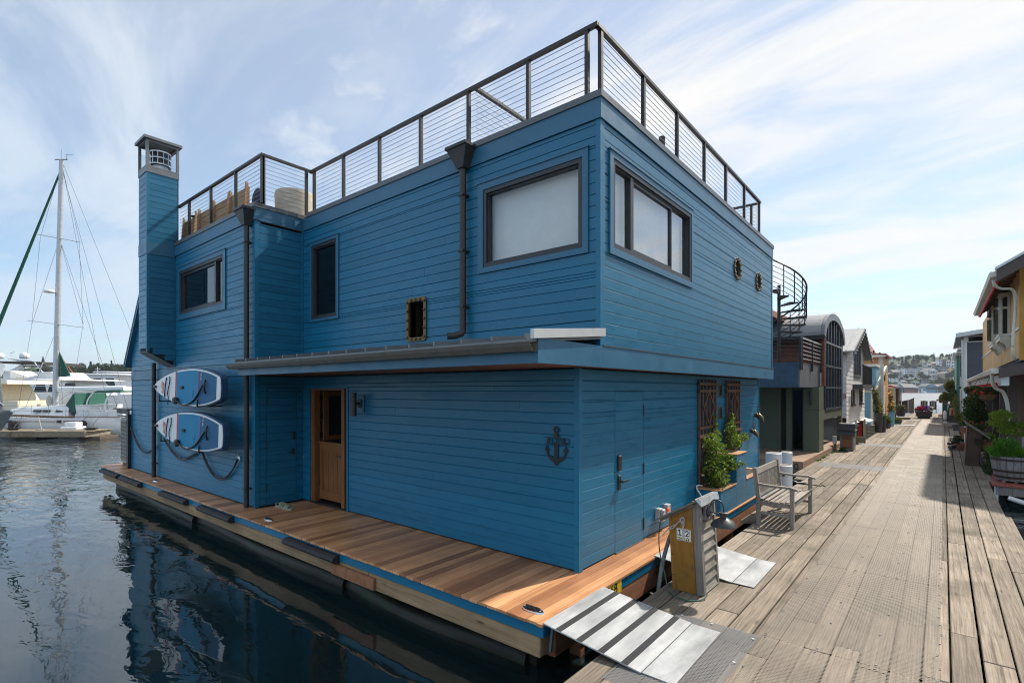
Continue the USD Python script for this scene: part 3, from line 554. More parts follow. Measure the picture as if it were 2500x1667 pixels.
P('cap_frame', join([box((x, y, CZT + 0.08), (x + 0.05, y + 0.05, 7.93)) for x in (q0, q1 - 0.05) for y in (r0, r1 - 0.05)] + trimbox('y', r0, q0 + .05, q1 - .05, CZT + 0.08, 7.93, 0.035, -0.04, -0.002)[:2] + trimbox('x', q1, r0 + .05, r1 - .05, CZT + 0.08, 7.93, 0.035, -0.04, -0.002)[:2] + trimbox('x', q0 + .04, r0 + .05, r1 - .05, CZT + 0.08, 7.93, 0.035, -0.04, -0.002)[:2] + trimbox('y', r1 - .04, q0 + .05, q1 - .05, CZT + 0.08, 7.93, 0.035, -0.04, -0.002)[:2]), M_roof, cap)
P('cap_roof', join([box((q0 - 0.05, r0 - 0.05, 7.935), (q1 + 0.05, r1 + 0.05, 7.99))]), M_roof, cap)
M_smear = pane('smeared_glass', (0.86, 0.9, 0.93), 1.4)
P('glass_screen', box((q0 + 0.05, r0 + 0.05, CZT + 0.1), (q0 + 0.055, r1 - 0.05, 7.75)), M_smear, cap)
P('glass_screen', box((q1 - 0.045, r1 - 0.30, CZT + 0.1), (q1 - 0.04, r1 - 0.06, 7.75)), M_smear, cap)
fcx, fcy = (CX0 + CX1) / 2 + 0.02, (CY0 + LY) / 2 + 0.05
P('flue_pipe', cyl((fcx, fcy, CZT + 0.05), 0.15, 0.2, 24), M_alu, cap, smooth=40)
P('flue_cage', join([lathe([(0.205, z), (0.205, z + 0.025), (0.19, z + 0.025), (0.19, z), (0.205, z)], (fcx, fcy, 0), 28) for z in (7.50, 7.63, 7.76)] + [bar((fcx + .2 * math.cos(a), fcy + .2 * math.sin(a), 7.50), (fcx + .2 * math.cos(a), fcy + .2 * math.sin(a), 7.78), 0.014) for a in np.arange(12) * PI / 6] + [cyl((fcx, fcy, 7.785), 0.2, 0.01, 28)]), M_alu, cap)
P('flue_mesh', cyl((fcx, fcy, 7.50), 0.175, 0.28, 24), M_black, cap)
# roof railings: rail, posts, each cable
def railing(p0, p1, posts, label, z0=TOP, z1=6.68, ncab=10, ends=(0.0, 0.0)):
    p0, p1 = np.array(p0, float), np.array(p1, float); d = nrm(p1 - p0)
    e0, e1 = p0 - d * ends[0], p1 + d * ends[1]
    r = P('railing', join([bar((*e0, z1 - 0.02), (*e1, z1 - 0.02), 0.055, 0.04)]), M_rail, home, label=label)
    for t in posts:
        q = p0 + d * t; P('post', join([bar((*q, z0 - 0.01), (*q, z1 - 0.04), 0.045, 0.045, up=(d[0], d[1], 0))]), M_rail, r)
    for k in range(ncab):
        z = z0 + 0.075 + k * (z1 - z0 - 0.13) / (ncab - 0.4); P('cable', tube([(*p0, z), (*p1, z)], 0.0038, 5, False), M_cable, r)
RY, RX = 4.97, -2.87
railing((-8.80, RY), (-2.99, RY), [0.0, 0.96, 1.98, 2.98, 3.96, 4.98, 5.81], 'long front roof railing', ends=(0.14, 0.145))
railing((RX, 5.06), (RX, 11.90), [0, 1.10, 2.22, 3.37, 4.50, 5.67, 6.80], 'roof railing along the dock side', ends=(0.09, 0.04))
railing((-8.90, 4.09), (-8.90, 4.87), [0.0, 0.78], 'short return railing at the inner corner', ends=(0.03, 0.13))
railing((-8.90, 4.065), (-12.80, 4.065), [0.0, 1.05, 2.20, 3.36], 'roof railing of the left block', ends=(0.03, 0.1))
railing((-4.73, 5.0), (-4.73, 9.6), [1.6, 3.1, 4.6], 'railing crossing the roof terrace')
railing((-2.93, 11.96), (-8.5, 11.96), [0.12, 1.6, 3.2, 4.8], 'far roof railing')
railing((-12.55, 4.2), (-12.55, 8.0), [1.2, 2.6, 3.8], 'railing at the left end of the terrace', z1=6.45)
P('vent_pipe', tube([(-3.0, 7.05, 5.6), (-3.0, 7.05, 6.25)], 0.045, 10), M_dspout, home)
# deck planks (all run away from the water edge), fascia, float beams
dk_ = P('deck', join([box((-17.33, 3.66, DECK - 0.14), (-2.64, 4.8, DECK - 0.03)), box((-3.3, 4.8, DECK - 0.14), (-2.64, BY, DECK - 0.03)), box((-17.33, 4.8, DECK - 0.14), (-15.9, 12, DECK - 0.03))]), M_core, home)
x = -17.36; pitch = 0.1185
while x < -2.62:
    w_ = pitch - 0.006; a, b = x, min(x + w_, -2.605)
    if b - a > 0.03:
        y1 = FY + (0.02) if (b < WX and a > LX) else (LY + 0.01 if (a < LX and a > LEND - 0.05) else (9.0 if a > WX - 0.05 else (8.2)))
        if a > WX - 0.08:
            ys = [3.585 + rngb.uniform(-.01, .01), rngb.choice([6.55, 6.62, 7.2]), 12.4]
            for s, e in zip(ys[:-1], ys[1:]): P('deck_plank', hullbox((a, s + 0.002, DECK - 0.028), (b, e - 0.002, DECK), 0.003), M_deck, dk_)
        else: P('deck_plank', hullbox((a, 3.59 + rngb.uniform(-0.006, 0.006), DECK - 0.028), (b, y1, DECK), 0.003), M_deck, dk_)
    x += pitch
P('deck_fascia', join([box((-17.34, 3.62, DECK - 0.135), (-2.62, 3.655, DECK - 0.03)), box((-2.655, 3.656, DECK - 0.135), (-2.62, BY, DECK - 0.03)), box((-17.34, 3.656, DECK - 0.135), (-17.30, 12, DECK - 0.03))]), M_blue, home)
M_screw = plain('plank_screw', (0.03, 0.03, 0.03), 0.5)
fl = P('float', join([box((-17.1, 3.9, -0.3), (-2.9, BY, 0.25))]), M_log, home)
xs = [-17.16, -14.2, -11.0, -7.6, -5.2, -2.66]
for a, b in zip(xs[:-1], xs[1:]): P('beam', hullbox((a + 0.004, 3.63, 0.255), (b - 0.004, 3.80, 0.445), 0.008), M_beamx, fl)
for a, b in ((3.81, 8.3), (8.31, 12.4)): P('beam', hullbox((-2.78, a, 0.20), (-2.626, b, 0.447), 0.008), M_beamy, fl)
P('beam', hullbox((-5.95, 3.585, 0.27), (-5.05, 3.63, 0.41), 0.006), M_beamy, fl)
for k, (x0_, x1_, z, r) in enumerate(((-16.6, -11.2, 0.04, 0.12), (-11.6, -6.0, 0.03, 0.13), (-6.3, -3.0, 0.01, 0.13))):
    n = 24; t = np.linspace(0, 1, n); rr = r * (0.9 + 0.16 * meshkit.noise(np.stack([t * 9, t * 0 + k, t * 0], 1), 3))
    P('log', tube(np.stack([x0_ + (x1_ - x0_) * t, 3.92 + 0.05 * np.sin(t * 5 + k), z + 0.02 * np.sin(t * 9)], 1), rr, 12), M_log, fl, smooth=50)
for y in (4.3, 6.6, 9.2): P('strut', box((-2.79, y, -0.2), (-2.66, y + 0.07, 0.2)), M_beamy, fl)
# registration plate on the deck fascia
M_yel = plain('yellow_plate', (0.62, 0.42, 0.02), 0.5, var=0.04)
pl = P('registration_plate', box((-2.62, 4.70, 0.43), (-2.612, 5.06, 0.575)), M_yel, home)
P('digits', text('048', 0.095, (-2.6115, 4.715, 0.455), (0, 1, 0), (0, 0, 1), 0.002), M_black, pl)
# ================================================================== dock: planks, grip mesh
rngd = random.Random(11)
dock = struct('dock', 'dock')
edges = [-2.36, -2.15, -1.935, -1.715, -1.50, -1.29, -1.08, -0.893, -0.706, -0.515, -0.322, -0.129, 0.045, 0.24, 0.43, 0.62, 0.815]
def plank(x0, x1, y0, y1, z=DOCK):
    g = rngd.uniform(0.004, 0.009); dz_ = rngd.uniform(-0.005, 0.004)
    a = (x0 + g, y0 + 0.003, z - 0.045 + dz_); b = (x1 - g * (2.2 if abs(x0 - 0.045) < .01 else 1), y1 - 0.003, z + dz_)
    P('dock_plank', hullbox(a, b, 0.006), M_dock, dock)
for i, (x0, x1) in enumerate(zip(edges[:-1], edges[1:])):
    y = (4.55 if i == 0 else (2.2 if i == 1 else -1.5)) + rngd.uniform(-0.1, 0.1); first = True
    while y < 61.5:
        L = rngd.uniform(1.2, 3.0) if first else (rngd.uniform(3.4, 5.0) if y < 25 else rngd.uniform(5.0, 7.5)); first = False
        if x0 > 0.6 and y > 29.0: break
        plank(x0, x1, y, min(y + L, 62.0)); y += L
for i, (x0, x1, ya, yb) in enumerate(((-2.575, -2.36, 8.9, 35), (-2.79, -2.575, 13.9, 26), (-2.955, -2.79, 14.6, 24))):
    y = ya
    while y < yb - 1: L = rngd.uniform(3, 5); plank(x0, x1, y, min(y + L, yb)); y += L
P('stringer', join([box((x - 0.07, -1.4, 0.16), (x + 0.07, 61.8, 0.41)) for x in (-2.0, -1.0, 0.0, 0.66)]), M_dockend, dock, kind='stuff')
for k, y in enumerate(np.arange(-1.0, 60, 2.4)):
    P('joist', box((-2.30 if y > 4.7 else -2.05, y, 0.20), (0.72, y + 0.12, 0.419)), M_dockend, dock)
P('dock_float', box((-1.8, -1.3, -0.3), (0.5, 61.5, 0.155)), M_core, dock)
# side edge boards
P('edge_board', hullbox((0.80, 9.6, 0.395), (0.895, 12.3, 0.432), 0.005), M_dock, dock)
P('edge_block', hullbox((-2.40, 4.30, 0.36), (-2.15, 4.50, 0.43), 0.01), M_dock, dock)
M_mesh = plain('expanded_metal', (0.33, 0.278, 0.218), 0.6, 0.1, var=0.2, scale=3.0)
M_meshd = plain('expanded_metal_dark', (0.15, 0.15, 0.15), 0.7, 0.0, var=0.2, scale=3.0)
def expmesh(wx, wy, lwd=0.044, swd=0.024, strand=0.0034, dz=0.0018):
    """expanded metal: zigzag strands, each tilted, meeting their neighbours at the bonds"""
    nx = int(wx / (lwd / 2)); ny = int(wy / (swd / 2)); xs = np.arange(nx + 1) * lwd / 2
    V, Fs, n = [], [], 0; i = np.arange(nx)
    f = np.vstack([np.stack([i, i + 1, i + nx + 2], 1), np.stack([i, i + nx + 2, i + nx + 1], 1)])
    for r in range(ny):
        y = r * swd / 2 + 0.004; amp = (((np.arange(nx + 1) + r) % 2) - 0.5) * swd * 0.5
        a = np.stack([xs, y + amp - strand / 2, np.full(nx + 1, 0.001)], 1); b = np.stack([xs, y + amp + strand / 2, np.full(nx + 1, 0.001 + dz)], 1)
        V += [a, b]; Fs.append(f + n); n += 2 * (nx + 1)
    return np.vstack(V), np.vstack(Fs)
panel = T('grip_mesh', 'expanded metal grip panel, third along the walkway, beside the ramp mat', 'grip mesh', (-1.205, 4.85, DOCK + 0.005), 'dock', 'expanded metal panels along the dock')
P('mesh_sheet', expmesh(1.2, 2.40), M_mesh, panel, local=True)
ws_ = [(x, y) for y in np.arange(0.06, 2.4, 0.23) for x in (1.185,)] + [(x, y) for x in (0.02, 0.42, 0.80) for y in np.arange(0.05, 2.4, 0.58)]
P('screw_washer', join([cyl((x + rngd.uniform(-.02, .01), y + rngd.uniform(-.03, .03), 0.004), 0.009, 0.004, 8) for x, y in ws_]), M_roof, panel, kind='stuff', local=True)
for k, y in enumerate([0.0, 2.42] + [4.85 + 2.42 * j for j in range(1, 18)]):
    n_ = k if k < 2 else k + 1
    copy(panel, (-1.205, y, DOCK + 0.005), f'expanded metal grip panel, {ORD[n_]} along the walkway from the camera', group='expanded metal panels along the dock')
m2 = T('grip_mesh', 'dark expanded metal mat at the foot of the striped ramp', 'grip mesh', (-1.95, 3.35, DOCK + 0.005), 'dock')
P('mesh_sheet', xf(expmesh(0.74, 1.46, strand=0.0075), 0, (-1.95, 3.35, DOCK + 0.005)), M_meshd, m2)
P('screw_washer', join([cyl((x, y, DOCK + 0.009), 0.013, 0.004, 8) for x, y in ((-1.62, 4.76), (-1.25, 4.70), (-1.26, 4.2), (-1.24, 3.7), (-1.90, 4.76))]), M_alu, m2, kind='stuff')
for y, x0, lab in ((16.6, -2.75, 'grip mat across the planks beside the deck marked 10'), (23.9, -2.55, 'grip mat across the planks beyond the brown louvred pedestal')):
    m3 = T('grip_mesh', lab, 'grip mesh', (x0, y, DOCK + 0.006), 'dock')
    P('mesh_sheet', xf(expmesh(-1.22 - x0, 1.0, 0.06, 0.04, 0.008), 0, (x0, y, DOCK + 0.006)), M_meshd, m3)
m3 = T('grip_mesh', 'narrow grip mat on the right planks beside the potted plant', 'grip mesh', (0.06, 24.2, DOCK + 0.006), 'dock')
P('mesh_sheet', xf(expmesh(0.62, 0.9, 0.06, 0.04, 0.008), 0, (0.06, 24.2, DOCK + 0.006)), M_meshd, m3)

# ---- ramps (house frame)
M_ramp = plain('brushed_aluminium', (0.37, 0.38, 0.385), 0.45, 0.25, var=0.26, scale=1.6, bump=0.12, bscale=24, stretch=(4.0, 0.9, 1), dirt=((0.20, 0.20, 0.20), 2.4, 0.55))
M_grit = plain('grit_tape', (0.035, 0.036, 0.038), 0.85, var=0.35, scale=260, bump=0.8, bscale=700)
def ramp(name, label, x0, x1, x2, y0, y1, strips):
    r = T(name, label, 'ramp', (x0, y0, DOCK))
    z0, z1 = DECK + 0.012, DOCK + 0.02
    P('plate', hull([(x, y, z + d) for x, z in ((x0, z0), (x1, z1)) for y in (y0, y1) for d in (0, -0.012)]), M_ramp, r)
    P('flap', hull([(x, y, z + d) for x, z in ((x1 + 0.006, z1 - 0.003), (x2, DOCK + 0.014)) for y in (y0 + 0.01, y1 - 0.005) for d in (0, -0.007)]), M_ramp, r)
    P('hinge_rod', bar((x1 + 0.003, y0, z1 - 0.008), (x1 + 0.003, y1, z1 - 0.008), 0.01), M_coping, r)
    for t in strips:
        xa, xb = x0 + (x1 - x0) * (t - 0.030), x0 + (x1 - x0) * (t + 0.030); za, zb = z0 + (z1 - z0) * (t - 0.03), z0 + (z1 - z0) * (t + 0.03)
        P('grip_strip', hull([(xa, y, za + d) for y in (y0 + 0.003, y1 - 0.003) for d in (0.0005, 0.003)] + [(xb, y, zb + d) for y in (y0 + 0.003, y1 - 0.003) for d in (0.0005, 0.003)]), M_grit, r)
    P('leg', join([bar((x0 + .07, y, z0 - 0.01), (x0 + .04, y, 0.34), 0.02, 0.03) for y in (y0 + 0.06,)]), M_coping, r)
ramp('boarding_ramp', 'aluminium ramp with four dark grip strips at the deck corner', -2.61, -1.70, -1.44, 3.60, 4.66, (0.175, 0.40, 0.625, 0.85))
ramp('boarding_ramp', 'plain aluminium ramp behind the mustard number 12 pedestal', -2.62, -1.715, -1.49, 5.93, 6.97, ())

# ---- mustard pedestal with the number tiles (dock frame), leaning to the left
M_must = wood('mustard_plywood', (0.21, 0.095, 0.012), (0.31, 0.15, 0.022), 'z', 0.6, 26, 3.0, (0.95, 1.05), bump=0.25, moss=((0.07, 0.05, 0.02), 5.0, 0.5))
M_grey = wood('greyed_cedar_lap', (0.14, 0.12, 0.10), (0.33, 0.30, 0.265), 'y', 0.8, 34, 2.0, (0.8, 1.12), bump=0.6, moss=((0.10, 0.095, 0.05), 4.0, 0.6))
M_greyz = wood('greyed_cedar_post', (0.12, 0.10, 0.085), (0.28, 0.25, 0.22), 'z', 0.8, 34, 2.0, (0.85, 1.1), bump=0.5)
M_shing = plain('roof_felt_gravel', (0.17, 0.16, 0.13), 0.95, var=0.4, scale=160, bump=0.8, bscale=300)
M_tile = plain('glazed_tile', (0.72, 0.70, 0.62), 0.15, var=0.04)
M_navy = plain('navy_glaze', (0.012, 0.014, 0.05), 0.2)
sx0, sx1, sy0, sy1 = -2.235, -1.91, 5.36, 5.82
ped = T('utility_pedestal', 'leaning mustard dock pedestal with number 12 tiles and barn lamp', 'utility box', (sx1, sy0, DOCK), 'dock')
LEAN = math.radians(3.2)
def lean(m):
    v, f = arr(m); v = v.copy(); dz_ = v[:, 2] - DOCK; v[:, 0] -= dz_ * math.tan(LEAN); return v, f
zl, zr = 1.27, 1.44    # eave heights left, right
P('front_panel', lean(extr([(sx0 + 0.035, DOCK), (sx1 - 0.075, DOCK), (sx1 - 0.075, zr - 0.035), (sx0 + 0.02, zl + 0.02)], 0.02, (0, sy0 + 0.02, 0), (1, 0, 0), (0, 0, 1))), M_must, ped)
for z0, z1 in ((DOCK, 0.62), (0.624, 0.84), (0.844, 1.06), (1.064, 1.27)): P('side_block', lean(box((sx0 - 0.01, sy0 + 0.0, z0), (sx0 + 0.03, sy0 + 0.06, z1))), M_must, ped)
P('body', lean(extr([(sx0, DOCK), (sx1 - 0.02, DOCK), (sx1 - 0.02, zr - 0.03), (sx0, zl)], 0.40, (0, sy1 - 0.02, 0), (1, 0, 0), (0, 0, 1))), M_must, ped)
P('corner_post', lean(box((sx1 - 0.07, sy0 - 0.004, DOCK), (sx1 + 0.012, sy0 + 0.055, zr))), M_greyz, ped)
P('corner_post', lean(box((sx1 - 0.03, sy1 - 0.045, DOCK), (sx1 + 0.012, sy1, zr))), M_greyz, ped)
P('top_rail', lean(box((sx1 - 0.03, sy0 + 0.056, zr - 0.07), (sx1 + 0.008, sy1 - 0.046, zr))), M_grey, ped)
for k in range(8):
    z = DOCK + 0.02 + k * 0.108; h = 0.128
    P('louvre', lean(hull([(sx1 - 0.035 + a, y, z + b) for y in (sy0 + 0.056, sy1 - 0.046) for a, b in ((0.0, h), (0.012, h), (0.036, 0.0), (0.048, 0.0))])), M_grey, ped)
slope = (zr - zl + 0.02) / (sx1 - sx0)
def rz(x): return zr + 0.012 + (x - sx1) * slope
ridge = []
P('roof', lean(hull([(x, y, rz(x) + d) for x in (sx0 - 0.15, sx1 + 0.02) for y in (sy0 - 0.045, sy1 + 0.03) for d in (0, 0.022)])), M_shing, ped)
P('roof_batten', lean(hull([(x, y, rz(x) + d) for x in (sx0 - 0.10, sx1 - 0.04) for y in (sy0 - 0.03, sy0 + 0.0) for d in (-0.03, -0.001)])), M_dockend, ped)
P('roof_flashing', lean(hull([(sx1 - 0.02, y, rz(sx1) + 0.024) for y in (sy0 - 0.05, sy1 + 0.04)] + [(sx1 + 0.035, y, rz(sx1) + 0.028) for y in (sy0 - 0.05, sy1 + 0.04)] + [(sx1 + 0.05, y, rz(sx1) - 0.045) for y in (sy0 - 0.05, sy1 + 0.04)] + [(sx1 + 0.045, y, rz(sx1) - 0.045) for y in (sy0 - 0.05, sy1 + 0.04)])), M_alu, ped)
def tile(x, ch):
    t = P('number_tile', lean(hullbox((x, sy0 - 0.006, 1.005), (x + 0.075, sy0 + 0.004, 1.135), 0.004)), M_tile, ped)
    P('border', lean(extr(sg.box(x + .006, 1.011, x + .069, 1.129).difference(sg.box(x + .0095, 1.0145, x + .0655, 1.1255)), 0.001, (0, sy0 - 0.006, 0), (1, 0, 0), (0, 0, 1))), M_navy, t)
    P('digit', lean(text(ch, 0.058, (x + 0.037, sy0 - 0.006, 1.060), (1, 0, 0), (0, 0, 1), 0.0012, True, True)), M_navy, t)
    P('flower', lean(join([ball((x + .037, sy0 - .006, 1.032), (0.010, 0.002, 0.010), 1)])), M_yel, t)
    P('sprig', lean(join([ball((x + .037 + a, sy0 - .0055, 1.030 + b), (0.008, 0.0015, 0.006), 1) for a, b in ((-.015, .004), (.015, .004), (-.01, -.01), (.012, -.008), (0, .013))])), leafmat('tile_green', (0.03, 0.10, 0.03), (0.05, 0.14, 0.03)) if 'tile_green' not in _mats else _mats['tile_green'], t)
tile(-2.165, '1'); tile(-2.085, '2')
M_rope = plain('grey_rope', (0.42, 0.40, 0.37), 0.9, var=0.2, scale=150, bump=0.6, bscale=400)
rp = T('rope', 'grey cord knotted round the mustard pedestal', 'rope', (-2.2, sy0 - 0.02, 1.1), 'dock')
P('strand', join([tube([(-2.30, sy0 + 0.05, 1.10), (-2.285, sy0 - 0.012, 1.10), (-2.235, sy0 - 0.02, 1.125), (-2.20, sy0 - 0.02, 1.165), (-2.14, sy0 - 0.022, 1.235), (-2.11, sy0 - 0.022, 1.265)], 0.0055, 7, smoothpts=28),
                  tube([(-2.285, sy0 - 0.014, 1.115), (-2.25, sy0 - 0.025, 1.14), (-2.18, sy0 - 0.026, 1.19), (-2.13, sy0 - 0.024, 1.25)], 0.0055, 7, smoothpts=24)]), M_rope, rp)
P('tail', tube([(-2.25, sy0 - 0.02, 1.125), (-2.30, sy0 - 0.03, 1.085), (-2.345, sy0 - 0.03, 1.03)], 0.006, 7, smoothpts=16), M_rope, rp)
P('knot', join([tube([(-2.125 + 0.022 * math.cos(a) * (1 + .3 * math.sin(3 * a)), sy0 - 0.03 - 0.006 * math.sin(2 * a), 1.232 + 0.03 * math.sin(a)) for a in np.linspace(0, 6.6, 26)], 0.0055, 7), tube([(-2.115, sy0 - 0.03, 1.23), (-2.125, sy0 - 0.03, 1.18), (-2.118, sy0 - 0.03, 1.145), (-2.108, sy0 - 0.03, 1.18), (-2.112, sy0 - 0.03, 1.22)], 0.005, 7, smoothpts=20)]), M_rope, rp)
lamp = T('wall_lamp', 'black gooseneck barn lamp on the louvred side of the mustard pedestal', 'lamp', (-1.97, 5.5, 1.3), 'dock')
lx, ly, lz = -1.945, 5.53, 1.335
P('backing_block', box((lx - 0.01, ly - 0.055, lz - 0.10), (lx + 0.025, ly + 0.05, lz + 0.07)), M_greyz, lamp)
P('wall_plate', (lathe([(0.0, 0.0), (0.062, 0.0), (0.066, 0.012), (0.05, 0.03), (0.0, 0.034)], n=28)[0][:, [2, 0, 1]] + np.array([lx + 0.025, ly, lz - 0.01]), lathe([(0.0, 0.0), (0.062, 0.0), (0.066, 0.012), (0.05, 0.03), (0.0, 0.034)], n=28)[1]), M_frame, lamp, smooth=40)
P('arm', join([tube([(lx + 0.05, ly - .01, lz + 0.0), (lx + 0.055, ly - .01, lz + 0.075), (lx + 0.09, ly - .01, lz + 0.118), (lx + 0.14, ly - .01, lz + 0.118), (lx + 0.18, ly - .01, lz + 0.075), (lx + 0.185, ly - .01, lz + 0.005)], 0.008, 9, smoothpts=30), tube([(lx + 0.045, ly - .01, lz - 0.01), (lx + 0.185, ly - .01, lz - 0.025)], 0.008, 9)]), M_frame, lamp, smooth=50)
P('shade', lathe([(0.0, 0.012), (0.03, 0.012), (0.045, 0.005), (0.046, -0.005), (0.034, -0.012), (0.034, -0.04), (0.05, -0.055), (0.10, -0.085), (0.128, -0.125), (0.131, -0.135), (0.125, -0.132), (0.095, -0.09), (0.045, -0.062), (0.0, -0.06)], (lx + 0.187, ly - .01, lz - 0.005), 36), M_frame, lamp, smooth=40)
M_grn = plain('green_cord', (0.02, 0.09, 0.05), 0.5)
cd = T('garden_hose_line', 'thin green cord hanging from the outlet and looped round the pedestal foot', 'cord', (-2.3, 5.3, DOCK), 'dock')
P('cord', tube([(-2.46, 5.62, 1.22), (-2.44, 5.45, 1.0), (-2.38, 5.36, 0.78), (-2.31, 5.31, 0.62), (-2.25, 5.26, 0.49), (-2.16, 5.17, 0.477), (-2.0, 5.13, 0.475), (-1.90, 5.20, 0.477), (-1.86, 5.33, 0.52)], 0.0065, 7, smoothpts=60), M_grn, cd)
hs = T('drain_hose', 'grey flexible conduit rising behind the mustard pedestal from the water gap', 'hose', (-2.3, 5.5, 0.2), 'dock')
P('conduit', tube([(-2.42, 5.30, -0.1), (-2.40, 5.36, 0.45), (-2.37, 5.45, 0.80), (-2.34, 5.55, 1.0)], 0.022, 10, smoothpts=30), plain('grey_conduit', (0.16, 0.165, 0.17), 0.5), hs, smooth=50)
P('bellows', tube(np.stack([np.linspace(-2.50, -2.44, 60), np.linspace(5.24, 5.34, 60), np.linspace(-0.05, 0.36, 60)], 1), 0.05 + 0.006 * np.sin(np.arange(60) * 1.3), 14), M_rubber, hs)

# ---- bench (dock frame)
bn = T('garden_bench', 'weathered grey teak bench with slatted back facing the walkway', 'bench', (-2.0, 9.5, DOCK), 'dock')
by0, by1 = 8.80, 10.20
for y in (by0, by1):
    P('leg', hull([(x + a, y + b, z) for x, z in ((-2.262, DOCK), (-2.262, 0.9)) for a in (-.03, .03) for b in (-.028, .028)]), M_teakz, bn)
    P('back_post', hull([(x + a, y + b, z) for x, z in ((-2.262, 0.901), (-2.318, 1.365)) for a in (-.03, .03) for b in (-.028, .028)] + [(-2.318, y, 1.382)]), M_teakz, bn)
    P('leg', hullbox((-1.808, y - 0.028, DOCK), (-1.75, y + 0.028, 1.075), 0.004), M_teakz, bn)
    P('armrest', join([hull([(x, y + b, z + c) for x, z in ((-2.265, 1.10), (-2.05, 1.085)) for b in (-.03, .03) for c in (0, .032)]), hull([(x, y + b, z + c) for x, z in ((-2.05, 1.085), (-1.80, 1.085)) for b in (-.032, .032) for c in (0, .032)]), hull([(-1.80, y + b, 1.085 + c) for b in (-.032, .032) for c in (0, .032)] + [(-1.70, y + b, 1.088) for b in (-.026, .026)] + [(-1.685, y + b, 1.062) for b in (-.026, .026)] + [(-1.70, y + b, 1.06) for b in (-.026, .026)])]), M_teak, bn)
    P('stretcher', box((-2.24, y - 0.017, 0.645), (-1.80, y + 0.017, 0.69)), M_teak, bn)
    P('side_rail', hull([(x, y + b, z) for x, zz in ((-2.24, 0.855), (-2.02, 0.822), (-1.80, 0.85)) for z in (zz - 0.055, zz) for b in (-.016, .016)]), M_teak, bn)
P('front_rail', box((-1.785, by0 + .028, 0.80), (-1.758, by1 - .028, 0.86)), M_teak, bn)
P('back_rail', box((-2.275, by0 + .028, 0.80), (-2.25, by1 - .028, 0.86)), M_teak, bn)
for k in range(7):
    x = -2.215 + k * 0.073; zc = 0.858 + 0.030 * ((k - 3) / 3.0) ** 2 - 0.012
    P('seat_slat', hullbox((x - 0.027, by0 - 0.02, zc), (x + 0.027, by1 + 0.02, zc + 0.018), 0.003), M_teak, bn)
P('top_rail', hull([(x + a, y, z) for y in (by0 + .028, by1 - .028) for x, z in ((-2.305, 1.262), (-2.318, 1.35)) for a in (-.014, .014)]), M_teak, bn)
P('lower_rail', hull([(x + a, y, z) for y in (by0 + .028, by1 - .028) for x, z in ((-2.265, 0.905), (-2.27, 0.945)) for a in (-.014, .014)]), M_teak, bn)
n = 23
for k in range(n):
    y = by0 + 0.075 + k * (by1 - by0 - 0.15) / (n - 1)
    P('back_slat', hull([(x + a, y + b, z) for x, z in ((-2.268, 0.94), (-2.306, 1.266)) for a in (-.007, .007) for b in (-.015, .015)]), M_teakz, bn)
# white mooring piles beside the bench
M_pile = plain('white_pile_sleeve', (0.54, 0.55, 0.57), 0.45, var=0.05, dirt=((0.35, 0.33, 0.28), 2.5, 0.5))
for x, y, r, z1, lab in ((-3.0, 12.95, 0.17, 1.16, 'tall white pile close to the end of the blue house'), (-3.08, 14.6, 0.135, 1.02, 'small white pile behind the two front piles'), (-2.66, 12.4, 0.155, 0.97, 'white pile with a black bolt behind the bench')):
    t = T('mooring_pile', lab, 'pile', (x, y, 0), 'dock', 'white piles behind the bench')
    P('sleeve', lathe([(r, -1.0), (r, z1), (r - 0.02, z1 + 0.012), (0.0, z1 + 0.012)], (x, y, 0), 32), M_pile, t, smooth=40)
    P('top', cyl((x, y, z1 + 0.012), r - 0.025, 0.006, 28), M_greyz, t)
    if r == 0.155: P('bolt', cyl((x + 0.02, y - r - 0.02, 0.78), 0.028, 0.03, 10, axis='y'), M_black, t)
t = T('mooring_shackle', 'rusty chain and hook lying by the white piles', 'chain', (-2.3, 13.3, DOCK), 'dock')
for k in range(9): P('chain_link', xf(lathe([(0.028 + 0.008 * math.cos(a), 0.008 * math.sin(a)) for a in np.linspace(0, 2 * PI, 7)], n=10), 0, (-2.42 + k * 0.05, 13.2 + 0.05 * math.sin(k * 2.0), DOCK + 0.01 + 0.004 * (k % 2))), M_bronze, t)
P('hook', tube([(-2.62, 13.1, DOCK + 0.28), (-2.62, 13.1, DOCK + 0.06), (-2.5, 13.15, DOCK + 0.03), (-2.4, 13.2, DOCK + 0.03)], 0.022, 8, smoothpts=24), M_black, t)

